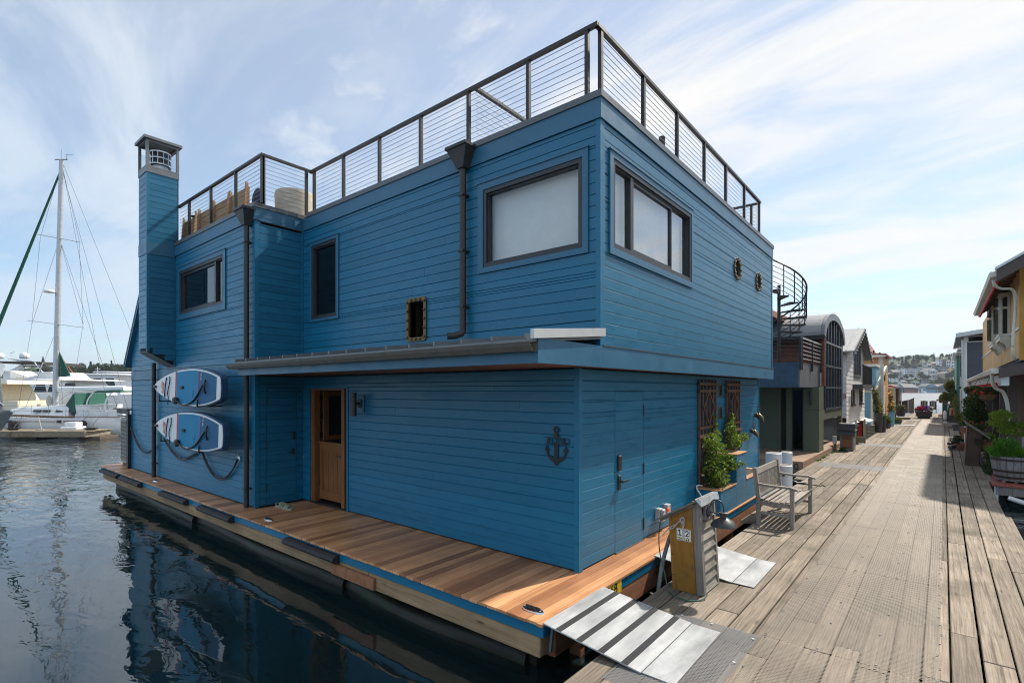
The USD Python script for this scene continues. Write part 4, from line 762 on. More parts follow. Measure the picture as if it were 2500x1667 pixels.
# ================================================================== things fixed to the house
# planters along the dock side
M_soil = plain('potting_soil', (0.05, 0.035, 0.022), 0.95, var=0.5, scale=60, bump=1.0, bscale=120)
M_plcap = wood('cedar_planter_cap', (0.32, 0.16, 0.075), (0.52, 0.30, 0.16), 'y', 0.5, 26, 0.8, (0.92, 1.08), bump=0.12)
def planter(label, y0, y1, z1, hole):
    x0, x1 = WX + 0.004, -2.625
    t = T('planter_box', label, 'planter', (x1, y0, DECK), group=None)
    P('box', join([box((x0, y0 + .02, DECK + .001), (x1 - .02, y1 - .003, z1 - .06)), ]), M_core, t)
    z = DECK + 0.004
    while z < z1 - 0.03:
        zb = min(z + 0.125, z1 - 0.02)
        P('siding_board', board_mesh('x', x1, y0, y1 - 0.004, z, zb), M_blue, t); P('siding_board', board_mesh('y', y0, x0, x1 - 0.023, z, zb), M_blue, t); z += 0.125
    a, b, c, d = hole
    caps = [(x0, x1 + .012, y0 - .012, c), (x0, x1 + .012, d, y1), (b, x1 + .012, c, d), (x0, a, c, d)]
    for p, q, r, s in caps:
        if q - p > .01 and s - r > .01: P('cap_board', hullbox((p + .001, r + .001, z1 - 0.019), (q - .001, s - .001, z1), 0.003), M_plcap, t)
    P('soil', box((a, c, z1 - 0.06), (b, d, z1 - 0.014)), M_soil, t)
    return t
p1 = planter('low blue planter box nearest the lamp, holding the big jasmine', 8.49, 9.348, 1.0, (WX + .03, -2.72, 8.64, 9.22))
p2 = planter('tall middle blue planter box with a metal pull', 9.35, 9.968, 1.5, (WX + .03, -2.75, 9.46, 9.86))
P('pull_handle', join([bar((-2.86, 9.33, 1.20), (-2.76, 9.33, 1.20), 0.009), bar((-2.86, 9.33, 1.20), (-2.86, 9.35, 1.20), 0.008), bar((-2.76, 9.33, 1.20), (-2.76, 9.35, 1.20), 0.008)]), M_chrome, p2)
p3 = planter('low blue planter box at the far end behind the bench', 9.97, 11.4, 1.0, (WX + .03, -2.72, 10.15, 11.2))
# trellises
M_trel = wood('dark_stained_trellis', (0.06, 0.026, 0.015), (0.14, 0.068, 0.04), 'z', 0.6, 30, 1.0, (0.9, 1.1))
def trellis(label, y0, y1, z0):
    t = T('trellis', label, 'trellis', (WX, y0, z0))
    xw = WX + 0.012; xs = np.linspace(y0 + 0.03, y1 - 0.03, 6); yc = (y0 + y1) / 2
    for i, y in enumerate(xs): P('upright', box((xw, y - 0.018, z0), (xw + 0.025, y + 0.018, 2.80)), M_trel, t)
    for z in (2.72, 2.60, 1.98, 1.83, 1.22):
        if z > z0 + .1: P('crosspiece', box((xw + 0.026, y0 - 0.015, z - 0.024), (xw + 0.045, y1 + 0.015, z + 0.024)), M_trel, t)
    for zc, hh, hw in ((2.31, 0.275, 0.27), (1.53, 0.26, 0.27)):
        if zc < z0 + .3: continue
        c = [(yc, zc + hh), (yc + hw, zc), (yc, zc - hh), (yc - hw, zc)]
        for (a, b), (d, e) in zip(c, c[1:] + c[:1]): P('diamond', bar((xw + 0.034, a, b), (xw + 0.034, d, e), 0.03, 0.018, up=(1, 0, 0), ext=0.008), M_trel, t)
    return t
trellis('dark wooden trellis above the low front planter', 8.56, 9.47, 1.02)
trellis('dark wooden trellis above the tall planter', 10.03, 10.93, 1.02)
# jasmine
L_jas = leafmat('jasmine_leaf', (0.07, 0.13, 0.012), (0.30, 0.41, 0.05), (0.62, 0.60, 0.14), 0.5)
L_stem = plain('green_brown_stem', (0.10, 0.075, 0.035), 0.8)
M_blos = plain('cream_blossom', (0.75, 0.70, 0.42), 0.7, var=0.05)
rv = np.random.default_rng(4)
def vine(label, y0, y1, z0, zt, n, blobs):
    t = T('climbing_plant', label, 'plant', (-2.86, (y0 + y1) / 2, z0), group=None)
    pts = cloud(rv, blobs, n); pts = pts[(pts[:, 0] > WX + 0.03)]
    P('foliage', leaves(rv, pts, 0.058, 1.7), L_jas, t)
    st = []
    for k in range(9):
        e = pts[rv.integers(len(pts))]; st.append(tube([(-2.9, (y0 + y1) / 2 + rv.uniform(-.12, .12), z0 - 0.03), ((e[0] - 2.92) / 2, (e[1] + (y0 + y1) / 2) / 2, (e[2] + z0) / 2), e], 0.006, 5, smoothpts=10))
    P('stem', join(st), L_stem, t)
    sel = pts[rv.random(len(pts)) < 0.05]; P('blossom', leaves(rv, sel, 0.035, 1.0), M_blos, t, kind='stuff')
vine('big jasmine climbing from the low front planter', 8.55, 9.3, 1.0, 2.0, 1700,
     [((-2.84, 8.85, 1.25), (0.20, 0.36, 0.30)), ((-2.83, 8.95, 1.55), (0.16, 0.34, 0.22)), ((-2.90, 8.85, 1.72), (0.11, 0.22, 0.20)), ((-2.92, 9.2, 1.80), (0.08, 0.16, 0.14)), ((-2.70, 9.2, 1.35), (0.12, 0.25, 0.16)), ((-2.62, 9.45, 1.32), (0.10, 0.20, 0.06)), ((-2.95, 9.25, 2.05), (0.03, 0.04, 0.16)), ((-2.72, 8.75, 1.15), (0.16, 0.2, 0.16))])
vine('small jasmine in the tall planter against the second trellis', 9.5, 10.3, 1.5, 2.2, 750,
     [((-2.86, 10.05, 1.66), (0.14, 0.30, 0.16)), ((-2.90, 9.95, 1.88), (0.10, 0.18, 0.16)), ((-2.93, 10.1, 2.08), (0.05, 0.10, 0.12)), ((-2.78, 10.35, 1.72), (0.08, 0.16, 0.10))])
t = T('seedling', 'small green seedling in the far planter', 'plant', (-2.85, 10.4, 1.0)); P('foliage', leaves(rv, cloud(rv, [((-2.85, 10.35, 1.08), (0.08, 0.12, 0.09))], 120), 0.05), L_jas, t)
t = T('drip_line', 'white irrigation tube from the front planter over the pedestal', 'tube', (-2.95, 8.5, 0.95)); P('tube', tube([(-2.97, 8.62, 1.02), (-3.0, 8.46, 1.0), (-2.93, 8.40, 0.93), (-2.70, 8.1, 0.80), (-2.6, 7.8, 0.62)], 0.012, 7, smoothpts=30), M_white, t)
# horns: bronze megaphone-like wall sculptures with two prongs
for y, z, s, lab in ((12.12, 2.05, 1.0, 'upper bronze antelope-horn ornament at the far wall end'), (11.80, 1.72, 0.85, 'lower bronze antelope-horn ornament near the wall end')):
    t = T('wall_ornament', lab, 'ornament', (WX, y, z))
    P('head', join([tube([(WX + 0.01, y, z + 0.02), (WX + 0.08 * s, y, z + 0.01), (WX + 0.15 * s, y - 0.01, z - 0.05 * s), (WX + 0.19 * s, y - 0.02, z - 0.13 * s)], [0.045 * s, 0.06 * s, 0.055 * s, 0.018 * s], 12)]), M_bronze, t, smooth=50)
    for b in (-1, 1):
        P('horn', tube([(WX + 0.10 * s, y + b * 0.03 * s, z + 0.05 * s), (WX + 0.09 * s, y + b * 0.08 * s, z + 0.13 * s), (WX + 0.10 * s, y + b * 0.10 * s, z + 0.24 * s)], [0.014, 0.010, 0.003], 8, smoothpts=12), M_bronze, t)
        P('ear', ball((WX + 0.09 * s, y + b * 0.09 * s, z + 0.03 * s), (0.02 * s, 0.05 * s, 0.018 * s), 1), M_bronze, t)
# anchor sign
M_sign = plain('flat_black_steel', (0.011, 0.012, 0.013), 0.55)
an = T('anchor_sign', 'black cut-steel anchor sign lettered #12 D&J', 'sign', (-3.325, FY, 2.0))
ax, az = -3.325, 1.748
U = sg.Polygon
shank = sg.box(-0.026, 0.06, 0.026, 0.245); sh2 = sg.box(-0.022, 0.325, 0.022, 0.38)
ring = sg.Point(0, 0.413).buffer(0.040, 24).difference(sg.Point(0, 0.413).buffer(0.019, 16))
stock = sg.box(-0.042, 0.335, 0.042, 0.352)
outer = [(0.135 * math.sin(a) * 1.0, 0.155 - 0.115 * math.cos(a)) for a in np.linspace(-1.75, 1.75, 30)]
inner = [(0.118 * math.sin(a), 0.175 - 0.09 * math.cos(a)) for a in np.linspace(1.75, -1.75, 30)]
arms = U(outer + inner).buffer(0).union(U([(-0.07, 0.07), (0.07, 0.07), (0.0, 0.0)]))
fl1 = [U([(b * 0.165, 0.165), (b * 0.135, 0.235), (b * 0.088, 0.165), (b * 0.11, 0.172), (b * 0.118, 0.12), (b * 0.135, 0.13), (b * 0.14, 0.170)]) for b in (-1, 1)]
shape = arms.union(shank).union(sh2).union(ring).union(stock).union(fl1[0].buffer(0)).union(fl1[1].buffer(0))
P('anchor', extr(shape, 0.006, (ax, FY - 0.010, az), (1, 0, 0), (0, 0, 1)), M_sign, an)
P('banner', extr(sg.box(-0.165, 0.318, 0.165, 0.325).union(sg.box(-0.160, 0.245, 0.165, 0.252)), 0.006, (ax, FY - 0.011, az), (1, 0, 0), (0, 0, 1)), M_sign, an)
P('lettering', join([text('#12', 0.06, (ax - 0.135, FY - 0.010, az + 0.254), (1, 0, 0), (0, 0, 1), 0.006, False), text('D&J', 0.06, (ax + 0.025, FY - 0.010, az + 0.254), (1, 0, 0), (0, 0, 1), 0.006, False)]), M_sign, an)
P('standoff', join([cyl((ax, FY - 0.011, az + z), 0.008, 0.02, 8, axis='y') for z in (0.1, 0.37)]), M_sign, an)
# wall sconce
t = T('wall_sconce', 'black cylindrical wall sconce right of the wooden door', 'lamp', (-7.2, FY, 2.4))
P('mounting_block', join([hullbox((-7.215, FY - 0.03, 2.255), (-7.055, FY, 2.535), 0.006)]), M_blue, t)
P('back_plate', hullbox((-7.19, FY - 0.05, 2.33), (-7.10, FY - 0.03, 2.47), 0.004), M_black, t)
P('arm', box((-7.16, FY - 0.115, 2.38), (-7.12, FY - 0.05, 2.42)), M_black, t)
P('cylinder', tube([(-7.14, FY - 0.155, 2.20), (-7.14, FY - 0.155, 2.575)], 0.048, 20), M_frame, t, smooth=40)
# outlet boxes
t = T('outlet_box', 'grey weatherproof outlet box low on the dock-side wall', 'outlet', (WX, 6.95, 0.8))
P('box', hullbox((WX, 6.88, 0.76), (WX + 0.07, 6.99, 0.94), 0.006), plain('grey_pvc', (0.36, 0.37, 0.38), 0.5), t)
P('cover', hullbox((WX + 0.071, 6.885, 0.765), (WX + 0.115, 6.985, 0.935), 0.012), _mats['grey_pvc'], t)
P('cord', tube([(WX + 0.05, 6.93, 0.76), (WX + 0.05, 6.93, 0.69), (WX + 0.04, 6.95, 0.60)], 0.006, 6), M_black, t)
t = T('outlet_box', 'second grey outlet with orange plug behind the pedestal roof', 'outlet', (WX, 7.2, 0.85))
P('box', hullbox((WX, 7.16, 0.76), (WX + 0.07, 7.28, 0.95), 0.006), _mats['grey_pvc'], t)
P('plug', hullbox((WX + 0.07, 7.10, 0.86), (WX + 0.10, 7.17, 0.92), 0.008), plain('orange_plug', (0.75, 0.10, 0.02), 0.5), t)
# paddle boards on hooks
M_sup = plain('white_board_skin', (0.74, 0.74, 0.73), 0.4, var=0.03)
M_supb = plain('blue_deck_pad', (0.002, 0.20, 0.38), 0.6, var=0.06, bump=0.15, bscale=200)
M_supg = mat('grooved_deck_pad', {'g': ('geometry', {}), 'w': ('wave_texture', {'wave_type': 'bands', 'bands_direction': 'x', 'scale': 14.0}), 'r': ('rgb_ramp', {'ramp': [(0.3, (0.010, 0.075, 0.16)), (0.6, (0.016, 0.13, 0.27))]}), 'p': ('principled_bsdf', {'roughness': 0.65})}, [('g.position', 'w.vector'), ('w.fac', 'r.fac'), ('r.color', 'p.base_color')], 'p.BSDF')
M_supn = plain('navy_board_rail', (0.010, 0.05, 0.115), 0.4)
M_red = plain('red_stripe', (0.45, 0.025, 0.04), 0.5, var=0.04)
M_logo = plain('coral_logo', (0.58, 0.09, 0.06), 0.5)
def supoutline(L, W):
    xs = np.linspace(0, 1, 60); w = np.where(xs < 0.62, np.sin(np.clip(xs / 0.62, 0, 1) * PI / 2) ** 0.62, 1.0 - 0.42 * np.clip((xs - 0.62) / 0.38, 0, 1) ** 2.1)
    top = [(x * L, v * W / 2) for x, v in zip(xs, w)]; tail = [(L + 0.045, W * 0.22), (L + 0.06, 0), (L + 0.045, -W * 0.22)]
    return U(top + tail + [(x, -y) for x, y in reversed(top)]).buffer(0)
def paddleboard(label, x0, zc, yb, L=3.45, W=0.735, tilt=-0.012):
    t = T('paddle_board', label, 'paddle board', (x0, yb, zc), group=None)
    o = supoutline(L, W); ux = nrm((1, 0.0, tilt)); uz = nrm((-tilt, 0, 1)); e = lambda p, d, k: extr(p, d, (x0, yb + k, zc), ux, uz)
    inn = o.buffer(-0.022)
    P('hull', join([e(o, 0.085, 0.05), e(o.buffer(-0.012), 0.012, -0.0351)]), M_supn, t)
    P('top_skin', e(inn, 0.01, -0.0475), M_sup, t)
    k = -0.0578
    pad = inn.buffer(-0.028)
    cut = lambda a, b: pad.intersection(U([(a * L + 0.07, 1), (b * L + 0.07, 1), (b * L - 0.07, -1), (a * L - 0.07, -1)]))
    full = lambda a, b: inn.buffer(-0.004).intersection(U([(a * L + 0.07, 1), (b * L + 0.07, 1), (b * L - 0.07, -1), (a * L - 0.07, -1)]))
    P('red_stripe', e(full(0.382, 0.402), 0.004, k), M_red, t)
    P('deck_pad', e(cut(0.404, 0.72), 0.006, k), M_supb, t)
    P('red_stripe', e(cut(0.721, 0.727), 0.006, k), M_red, t)
    P('tail_pad', e(cut(0.728, 0.96), 0.006, k), M_supg, t)
    lg = sg.box(-0.10, -0.055, 0.10, 0.055)
    c = lambda u, v: np.array((x0, yb + k - 0.002, zc)) + ux * u + uz * v
    rot_ = 1.28; lu = nrm(ux * math.cos(rot_) + uz * math.sin(rot_)); lv = nrm(-ux * math.sin(rot_) + uz * math.cos(rot_))
    lg_o = c(0.60, -0.02)
    P('logo', join([extr(sg.box(-0.11, -0.05, 0.11, 0.05), 0.002, lg_o, lu, lv), extr(sg.box(0.085, 0.05, 0.11, 0.085).union(sg.box(-0.02, 0.075, 0.11, 0.09)), 0.002, lg_o, lu, lv)]), M_logo, t)
    P('logo_letters', text('red', 0.06, lg_o - lu * 0.085 - lv * 0.03 + np.array([0, -0.0022, 0]), lu, lv, 0.002), M_sup, t)
    P('size_mark', text('10.6', 0.05, c(0.655 * L, -0.20) + np.array([0, -0.006, 0]), nrm(ux * .2 + uz), nrm(-ux + uz * .2), 0.002, False), M_supn, t)
    P('size_mark', text('M S L', 0.05, c(0.772 * L, 0.13) + np.array([0, -0.006, 0]), nrm(ux * .2 + uz), nrm(-ux + uz * .2), 0.002, False), M_sup, t)
    bb = [tube([c(0.86, 0.19) + [0, -.012, 0], c(0.80, 0.0) + [0, -.02, 0], c(0.74, -0.20) + [0, -.012, 0]], 0.012, 7, smoothpts=12), tube([c(1.03, 0.21) + [0, -.012, 0], c(1.0, 0.02) + [0, -.016, 0], c(0.93, -0.12) + [0, -.016, 0], c(0.96, -0.22) + [0, -.012, 0]], 0.010, 7, smoothpts=14), tube([c(0.96, -0.22) + [0, -.012, 0], c(0.95, -0.36) + [0, -.02, 0]], 0.009, 6)]
    P('bungee', join(bb), M_supn, t)
    for u, v in ((0.15, 0.0), (1.72, 0.0)): P('grab_handle', np.array(0) if False else hullbox(c(u - 0.07, v - 0.03) + [0, -.035, 0], c(u + 0.07, v + 0.03) + [0, -.004, 0], 0.012), M_black, t)
    P('leash', tube([c(1.35, -0.26) + [0, -.02, 0], c(1.50, -0.25) + [0, -.05, 0], c(1.75, -0.33) + [0, -.03, 0], c(2.05, -0.32) + [0, -.03, 0], c(2.4, -0.20) + [0, -.02, 0], c(2.66, -0.05) + [0, -.03, 0], c(2.86, 0.07) + [0, -.03, 0]], 0.016, 8, smoothpts=40), M_black, t)
    P('ankle_cuff', hullbox(c(1.40, -0.33) + [0, -.09, 0], c(1.55, -0.19) + [0, -.01, 0], 0.03), M_black, t)
    P('tail_handle', tube([c(2.86, 0.14) + [0, -.01, 0], c(2.92, 0.05) + [0, -.05, 0], c(2.86, -0.10) + [0, -.01, 0]], 0.015, 8, smoothpts=12), M_black, t)
    for u in (0.48, 2.52): 
        h = P('board_hook', join([bar((x0 + u, LY - .005, zc - 0.375 + (0.07 if u < 1 else 0)), (x0 + u, yb - 0.085, zc - 0.375 + (0.07 if u < 1 else 0)), 0.022), bar((x0 + u, yb - 0.085, zc - 0.385 + (0.07 if u < 1 else 0)), (x0 + u, yb - 0.085, zc - 0.25 + (0.07 if u < 1 else 0)), 0.022)]), M_black, t)
paddleboard('upper inflatable paddle board hung on the blue wall', -12.86, 2.69, 3.64)
paddleboard('lower inflatable paddle board hung on the blue wall', -12.78, 1.87, 3.64)
# cords on the left wall
M_cord = plain('navy_black_cord', (0.012, 0.014, 0.022), 0.5)
for pts, lab in (([(-15.95, 1.66), (-15.5, 1.35), (-14.9, 1.13), (-14.4, 1.18), (-14.1, 1.33)], 'dark cord sagging left of the outer downpipe'), ([(-13.45, 1.52), (-12.9, 1.28), (-12.2, 1.18), (-11.7, 1.30), (-11.4, 1.38)], 'dark cord sagging under the lower paddle board nose'), ([(-11.2, 1.38), (-10.9, 1.13), (-10.5, 0.98), (-10.1, 1.02), (-9.75, 1.22), (-9.58, 1.38)], 'dark cord looped to the hook by the inner downpipe')):
    t = T('power_cord', lab, 'cord', (pts[0][0], LY, pts[0][1]))
    P('cord', join([tube([(x, LY - 0.04 - k * .012, z - k * 0.035 * math.sin(i / (len(pts) - 1) * PI)) for i, (x, z) in enumerate(pts)], 0.014, 7, smoothpts=30) for k in range(2)]), M_cord, t)
t = T('wall_cleat', 'small white hook holding the cord by the inner downpipe', 'hook', (-9.56, LY, 1.42)); P('hook', join([hullbox((-9.60, LY - .04, 1.36), (-9.53, LY, 1.44), .008), tube([(-9.565, LY - .03, 1.44), (-9.565, LY - .05, 1.50)], 0.013, 8)]), M_chrome, t)
# deck cleats
for x, y, lab in ((-13.36, 3.765, 'polished folding cleat at the left end of the deck'), (-8.03, 3.765, 'polished folding cleat in front of the recess'), (-2.84, 3.765, 'polished folding cleat at the deck corner by the ramp')):
    t = T('deck_cleat', lab, 'cleat', (x, y, DECK), rot=0); 
    P('base', (lathe([(0.0, 0.028), (0.05, 0.026), (0.085, 0.014), (0.09, 0.0)], (0, 0, 0), 24)[0] * [1.35, 0.55, 1] + [x, y, DECK], lathe([(0.0, 0.028), (0.05, 0.026), (0.085, 0.014), (0.09, 0.0)], (0, 0, 0), 24)[1]), M_chrome, t, smooth=40)
    P('horn', join([bar((x - 0.08, y, DECK + 0.034), (x + 0.08, y, DECK + 0.034), 0.014, 0.012), bar((x - 0.03, y - 0.02, DECK + 0.03), (x - 0.03, y + 0.02, DECK + 0.03), 0.012), bar((x + 0.03, y - 0.02, DECK + 0.03), (x + 0.03, y + 0.02, DECK + 0.03), 0.012)]), M_black, t)
# rubber bumpers on the deck edge
for x0, x1, lab in ((-17.05, -15.5, 'black rubber bumper at the far left deck end'), (-15.27, -13.75, 'black rubber bumper second from the left deck end'), (-12.38, -10.95, 'black rubber bumper in front of the paddle boards'), (-10.3, -8.92, 'black rubber bumper left of the recess'), (-7.1, -5.8, 'black rubber bumper nearest, below the wooden door')):
    t = T('dock_bumper', lab, 'bumper', (x0, 3.62, 0.45), group='rubber bumpers along the deck edge'); xm = (x0 + x1) / 2
    for a, b in ((x0, xm - 0.004), (xm + 0.004, x1)):
        pr_ = [(0, -0.05), (-0.05, -0.05), (-0.09, -0.03), (-0.105, 0.0), (-0.09, 0.035), (-0.05, 0.055), (0, 0.055)]
        P('segment', extr(pr_, b - a, (a, 3.618, 0.472), (0, 1, 0), (0, 0, 1)) if True else None, M_rubber, t)
# sandals
M_san = plain('sage_foam_sandal', (0.28, 0.30, 0.22), 0.7, var=0.08)
def sandal(label, x, y, rot):
    t = T('sandal', label, 'sandal', (x, y, DECK), rot=rot)
    sole = sg.LineString([(-0.085, 0), (0.08, 0.006)]).buffer(0.047)
    P('sole', extr(sole, 0.028, (0, 0, 0.002), (1, 0, 0), (0, 1, 0)), M_san, t, local=True)
    for u, h in ((0.06, 0.05), (0.005, 0.055)): P('strap', join([tube([(u + s, 0.048 * math.cos(a), 0.028 + h * math.sin(a)) for a in np.linspace(0, PI, 10)], 0.008, 6) for s in (-.014, 0, .014)]), M_san, t, local=True)
    P('heel_strap', tube([(-0.05, 0.045, 0.03), (-0.11, 0.03, 0.06), (-0.13, 0, 0.065), (-0.11, -0.03, 0.06), (-0.05, -0.045, 0.03)], 0.007, 6, smoothpts=16), M_san, t, local=True)
sandal('left sage green sandal by the entry recess', -8.72, 4.32, 0.35); sandal('right sage green sandal, nearer the camera', -8.50, 4.30, 0.15)
# heat pump with canopy at the left end
M_hp = plain('beige_heat_pump', (0.46, 0.43, 0.37), 0.5, var=0.06)
t = T('heat_pump', 'tall beige outdoor heat pump unit with dark canopy at the left deck end', 'heat pump', (-16.5, 4.3, DECK))
hx0, hx1, hy0, hy1 = -17.08, -16.22, 4.0, 4.45
P('casing', hullbox((hx0, hy0, DECK + 0.08), (hx1, hy1, 1.88), 0.02), M_hp, t)
for z in np.linspace(0.75, 1.78, 11): P('grille_bar', box((hx0 - 0.004, hy0 - 0.012, z), (hx0 + 0.60, hy0 - 0.002, z + 0.012)), M_hp, t)
for xx in np.linspace(hx0 + 0.0, hx0 + 0.59, 7): P('grille_bar', box((xx, hy0 - 0.016, 0.72), (xx + 0.008, hy0 - 0.0125, 1.82)), M_hp, t)
P('coil', box((hx0 + 0.01, hy0 - 0.0015, 0.72), (hx0 + 0.595, hy0 + 0.001, 1.80)), plain('dark_coil', (0.10, 0.095, 0.08), 0.6), t)
for k in range(9): P('side_grille', box((hx0 - 0.012, hy0 + 0.03, 0.75 + k * 0.125), (hx0 - 0.002, hy1 - .05, 0.765 + k * 0.125)), M_hp, t)
P('feet', join([box((hx0 - .08, hy0 + 0.06, DECK + .001), (hx1 + .02, hy0 + 0.12, DECK + 0.08)), box((hx0 - .08, hy1 - 0.12, DECK + .001), (hx1 + .02, hy1 - 0.06, DECK + 0.08))]), M_black, t)
P('canopy', join([box((hx0 - 0.22, hy0 - 0.12, 2.09), (hx1 + 0.19, hy1, 2.125)), box((hx0 - 0.05, hy0 - 0.08, 1.99), (hx1 + 0.15, hy0 - 0.05, 2.089)), bar((hx0 - .02, hy0 - .06, 1.93), (hx1 + .1, hy0 - .06, 1.93), .03), box((hx1 + 0.03, hy0 - 0.09, DECK + .001), (hx1 + 0.16, hy0 + 0.0, 1.989)), box((hx0 - .06, hy1 - .05, DECK + .001), (hx0 - .02, hy1, 2.089))]), M_black, t)
# terrace furniture seen over the parapet
M_pal = wood('pale_pine_slat', (0.30, 0.17, 0.08), (0.50, 0.32, 0.18), 'x', 0.7, 22, 1.2, (0.9, 1.1), knots=0.7)
for k, (x0, x1, lab) in enumerate(((-13.25, -12.47, 'leftmost pine slat chair on the terrace'), (-12.33, -11.56, 'second pine slat chair on the terrace'), (-11.54, -10.76, 'third pine slat chair on the terrace'), (-10.74, -9.97, 'rightmost pine slat chair on the terrace, next to the cushion'))):
    t = T('slat_chair', lab, 'chair', (x0, 4.3, 5.6), group='pine chairs on the roof terrace')
    for s in range(5): P('slat', hull([(x, y, z + c) for x in (x0, x1) for c in (0, 0.135) for y, z in ((4.30, 5.74 + s * 0.147), (4.325, 5.74 + s * 0.147))]), M_pal, t)
    for xx in (x0 + 0.0, x1 - 0.05): P('upright', hull([(xx + a, y, z) for a in (0, 0.045) for y, z in ((4.22, 5.6), (4.298, 5.6), (4.20, 5.75), (4.298, 6.53), (4.262, 6.54))]), M_pal, t)
    P('seat', box((x0, 4.33, 5.93), (x1, 4.9, 5.96)), M_pal, t)
t = T('cushion', 'navy cushion leaning at the end of the pine chairs', 'cushion', (-9.55, 4.35, 6.1)); P('pad', ball((-9.68, 4.36, 6.12), (0.17, 0.10, 0.25), 3), plain('navy_fabric', (0.03, 0.035, 0.07), 0.9, bump=0.4, bscale=40), t, smooth=True)
t = T('roof_pot', 'large pale woven pot on the terrace beside the inner corner', 'pot', (-9.75, 5.2, 5.6)); P('pot', lathe([(0.30, 5.62), (0.35, 6.0), (0.37, 6.38), (0.355, 6.45), (0.32, 6.46), (0.32, 6.36), (0.0, 6.36)], (-9.66, 5.05, 0), 36), plain('beige_wicker', (0.50, 0.44, 0.35), 0.8, var=0.2, bump=0.5, bscale=90, stretch=(1, 1, 3)), t, smooth=30)
t = T('terrace_box', 'low dark flat box on the parapet behind the front railing', 'box', (-6.0, 5.4, 5.6)); P('lid', box((-6.55, 5.25, 5.80), (-5.9, 5.6, 6.02)), M_coping, t)
t = T('weather_station', 'small white weather mast beyond the chimney', 'antenna', (-13.0, 5.0, 5.6)); P('mast', join([tube([(-13.05, 5.2, 5.6), (-13.05, 5.2, 6.85)], 0.012, 6), cyl((-13.05, 5.2, 6.25), 0.05, 0.25, 10), bar((-13.2, 5.2, 6.5), (-12.9, 5.2, 6.5), 0.02), tube([(-13.1, 5.2, 6.5), (-13.1, 5.2, 7.15)], 0.004, 5)]), M_white, t)
# ================================================================== left neighbours (dock frame)
M_olive = plain('olive_panel', (0.075, 0.082, 0.05), 0.6, var=0.08, scale=1.2)
M_comp = wood('composite_deck_brown', (0.20, 0.12, 0.075), (0.32, 0.21, 0.14), 'x', 0.7, 14, 0.6, (0.94, 1.06), bump=0.1)
M_slate = plain('blue_slate_panel', (0.028, 0.050, 0.085), 0.5, var=0.3, scale=7)
M_zinc = plain('grey_zinc_panel', (0.13, 0.14, 0.155), 0.42, 0.3, var=0.12, scale=4)
M_rust = wood('rust_red_cladding', (0.13, 0.04, 0.025), (0.21, 0.075, 0.045), 'x', 0.6, 12, 0.4, (0.9, 1.1))
M_vault = plain('vault_roof_metal', (0.20, 0.205, 0.21), 0.45, 0.35, var=0.08)
M_tglass = pane('teal_window_glass', (0.14, 0.36, 0.32), 1.5, boost=1.2)
M_mull = plain('dark_blue_mullion', (0.035, 0.04, 0.05), 0.35, 0.2)
M_bglass = pane('black_window_glass', (0.14, 0.15, 0.16), 1.45, boost=0.35)
M_dark = plain('dark_interior', (0.02, 0.022, 0.022), 0.9)
ol = T('olive_house', 'olive green floating home with arched metal roof and blue balcony', 'house', (-3.0, 18.6, DOCK), 'dock')
ODK = 0.645
dk10 = P('deck', box((-8.0, 16.0, 0.25), (-3.0, 23.2, ODK - 0.035)), M_dockend, ol)
for k in range(26):
    y = 15.9 + k * 0.283; P('deck_plank', hullbox((-7.0, y + 0.003, ODK - 0.034), (-2.97, min(y + 0.28, 23.3), ODK), 0.004), M_comp, dk10)
P('deck_skirt', box((-7.0, 15.87, 0.36), (-2.96, 15.895, ODK - 0.002)), M_comp, dk10); P('deck_skirt', box((-2.968, 15.896, 0.36), (-2.945, 23.3, ODK - 0.002)), M_comp, dk10)
P('house_number', text('10', 0.16, (-3.33, 15.868, 0.425), (1, 0, 0), (0, 0, 1), 0.006), M_black, ol)
# ground storey
P('entry_wall', box((-8.0, 18.75, ODK), (-4.12, 18.95, 2.72)), M_olive, ol)
for k in range(7): P('wall_panel', box((-8.0, 18.73, ODK + k * 0.295 + 0.004), (-4.13, 18.749, ODK + (k + 1) * 0.295 - 0.004)), M_olive, ol)
P('door', box((-4.12, 18.80, ODK), (-3.94, 18.86, 2.70)), M_dark, ol)
P('door_handle', join([box((-4.00, 18.74, 1.55), (-3.97, 18.80, 1.75)), box((-4.00, 18.74, 1.30), (-3.97, 18.80, 1.45))]), M_black, ol)
P('pilaster', box((-3.94, 18.62, ODK), (-3.78, 18.95, 2.70)), M_olive, ol)
sl = P('sidelight', join([box((-3.78, 18.68, ODK), (-3.75, 18.8, 2.70)), box((-3.48, 18.68, ODK), (-3.44, 18.8, 2.70)), box((-3.75, 18.68, ODK), (-3.48, 18.8, ODK + 0.06)), box((-3.75, 18.68, 2.62), (-3.48, 18.8, 2.70))]), M_black, ol)
for k in range(5): P('shelf', box((-3.75, 18.70, ODK + 0.42 + k * 0.36), (-3.48, 18.83, ODK + 0.445 + k * 0.36)), M_olive, sl)
P('pane', box((-3.75, 18.69, ODK + .06), (-3.48, 18.695, 2.62)), M_bglass, sl); P('backing', box((-3.75, 18.9, ODK), (-3.48, 18.94, 2.7)), M_dark, sl)
P('corner_block', box((-3.44, 18.6, ODK), (-3.0, 19.4, 1.98)), M_olive, ol); P('corner_block', box((-3.44, 18.6, 1.99), (-3.0, 19.4, 2.72)), M_olive, ol)
P('porch_light', tube([(-3.22, 18.52, 2.15), (-3.22, 18.52, 2.62)], 0.04, 12), M_black, ol)
P('side_wall', join([box((-3.2, 19.4, ODK), (-3.06, 19.75, 2.75)), box((-3.2, 19.75, 1.62), (-3.06, 23.9, 1.95)), box((-3.2, 23.6, ODK), (-3.06, 23.9, 1.62))]), M_olive, ol)
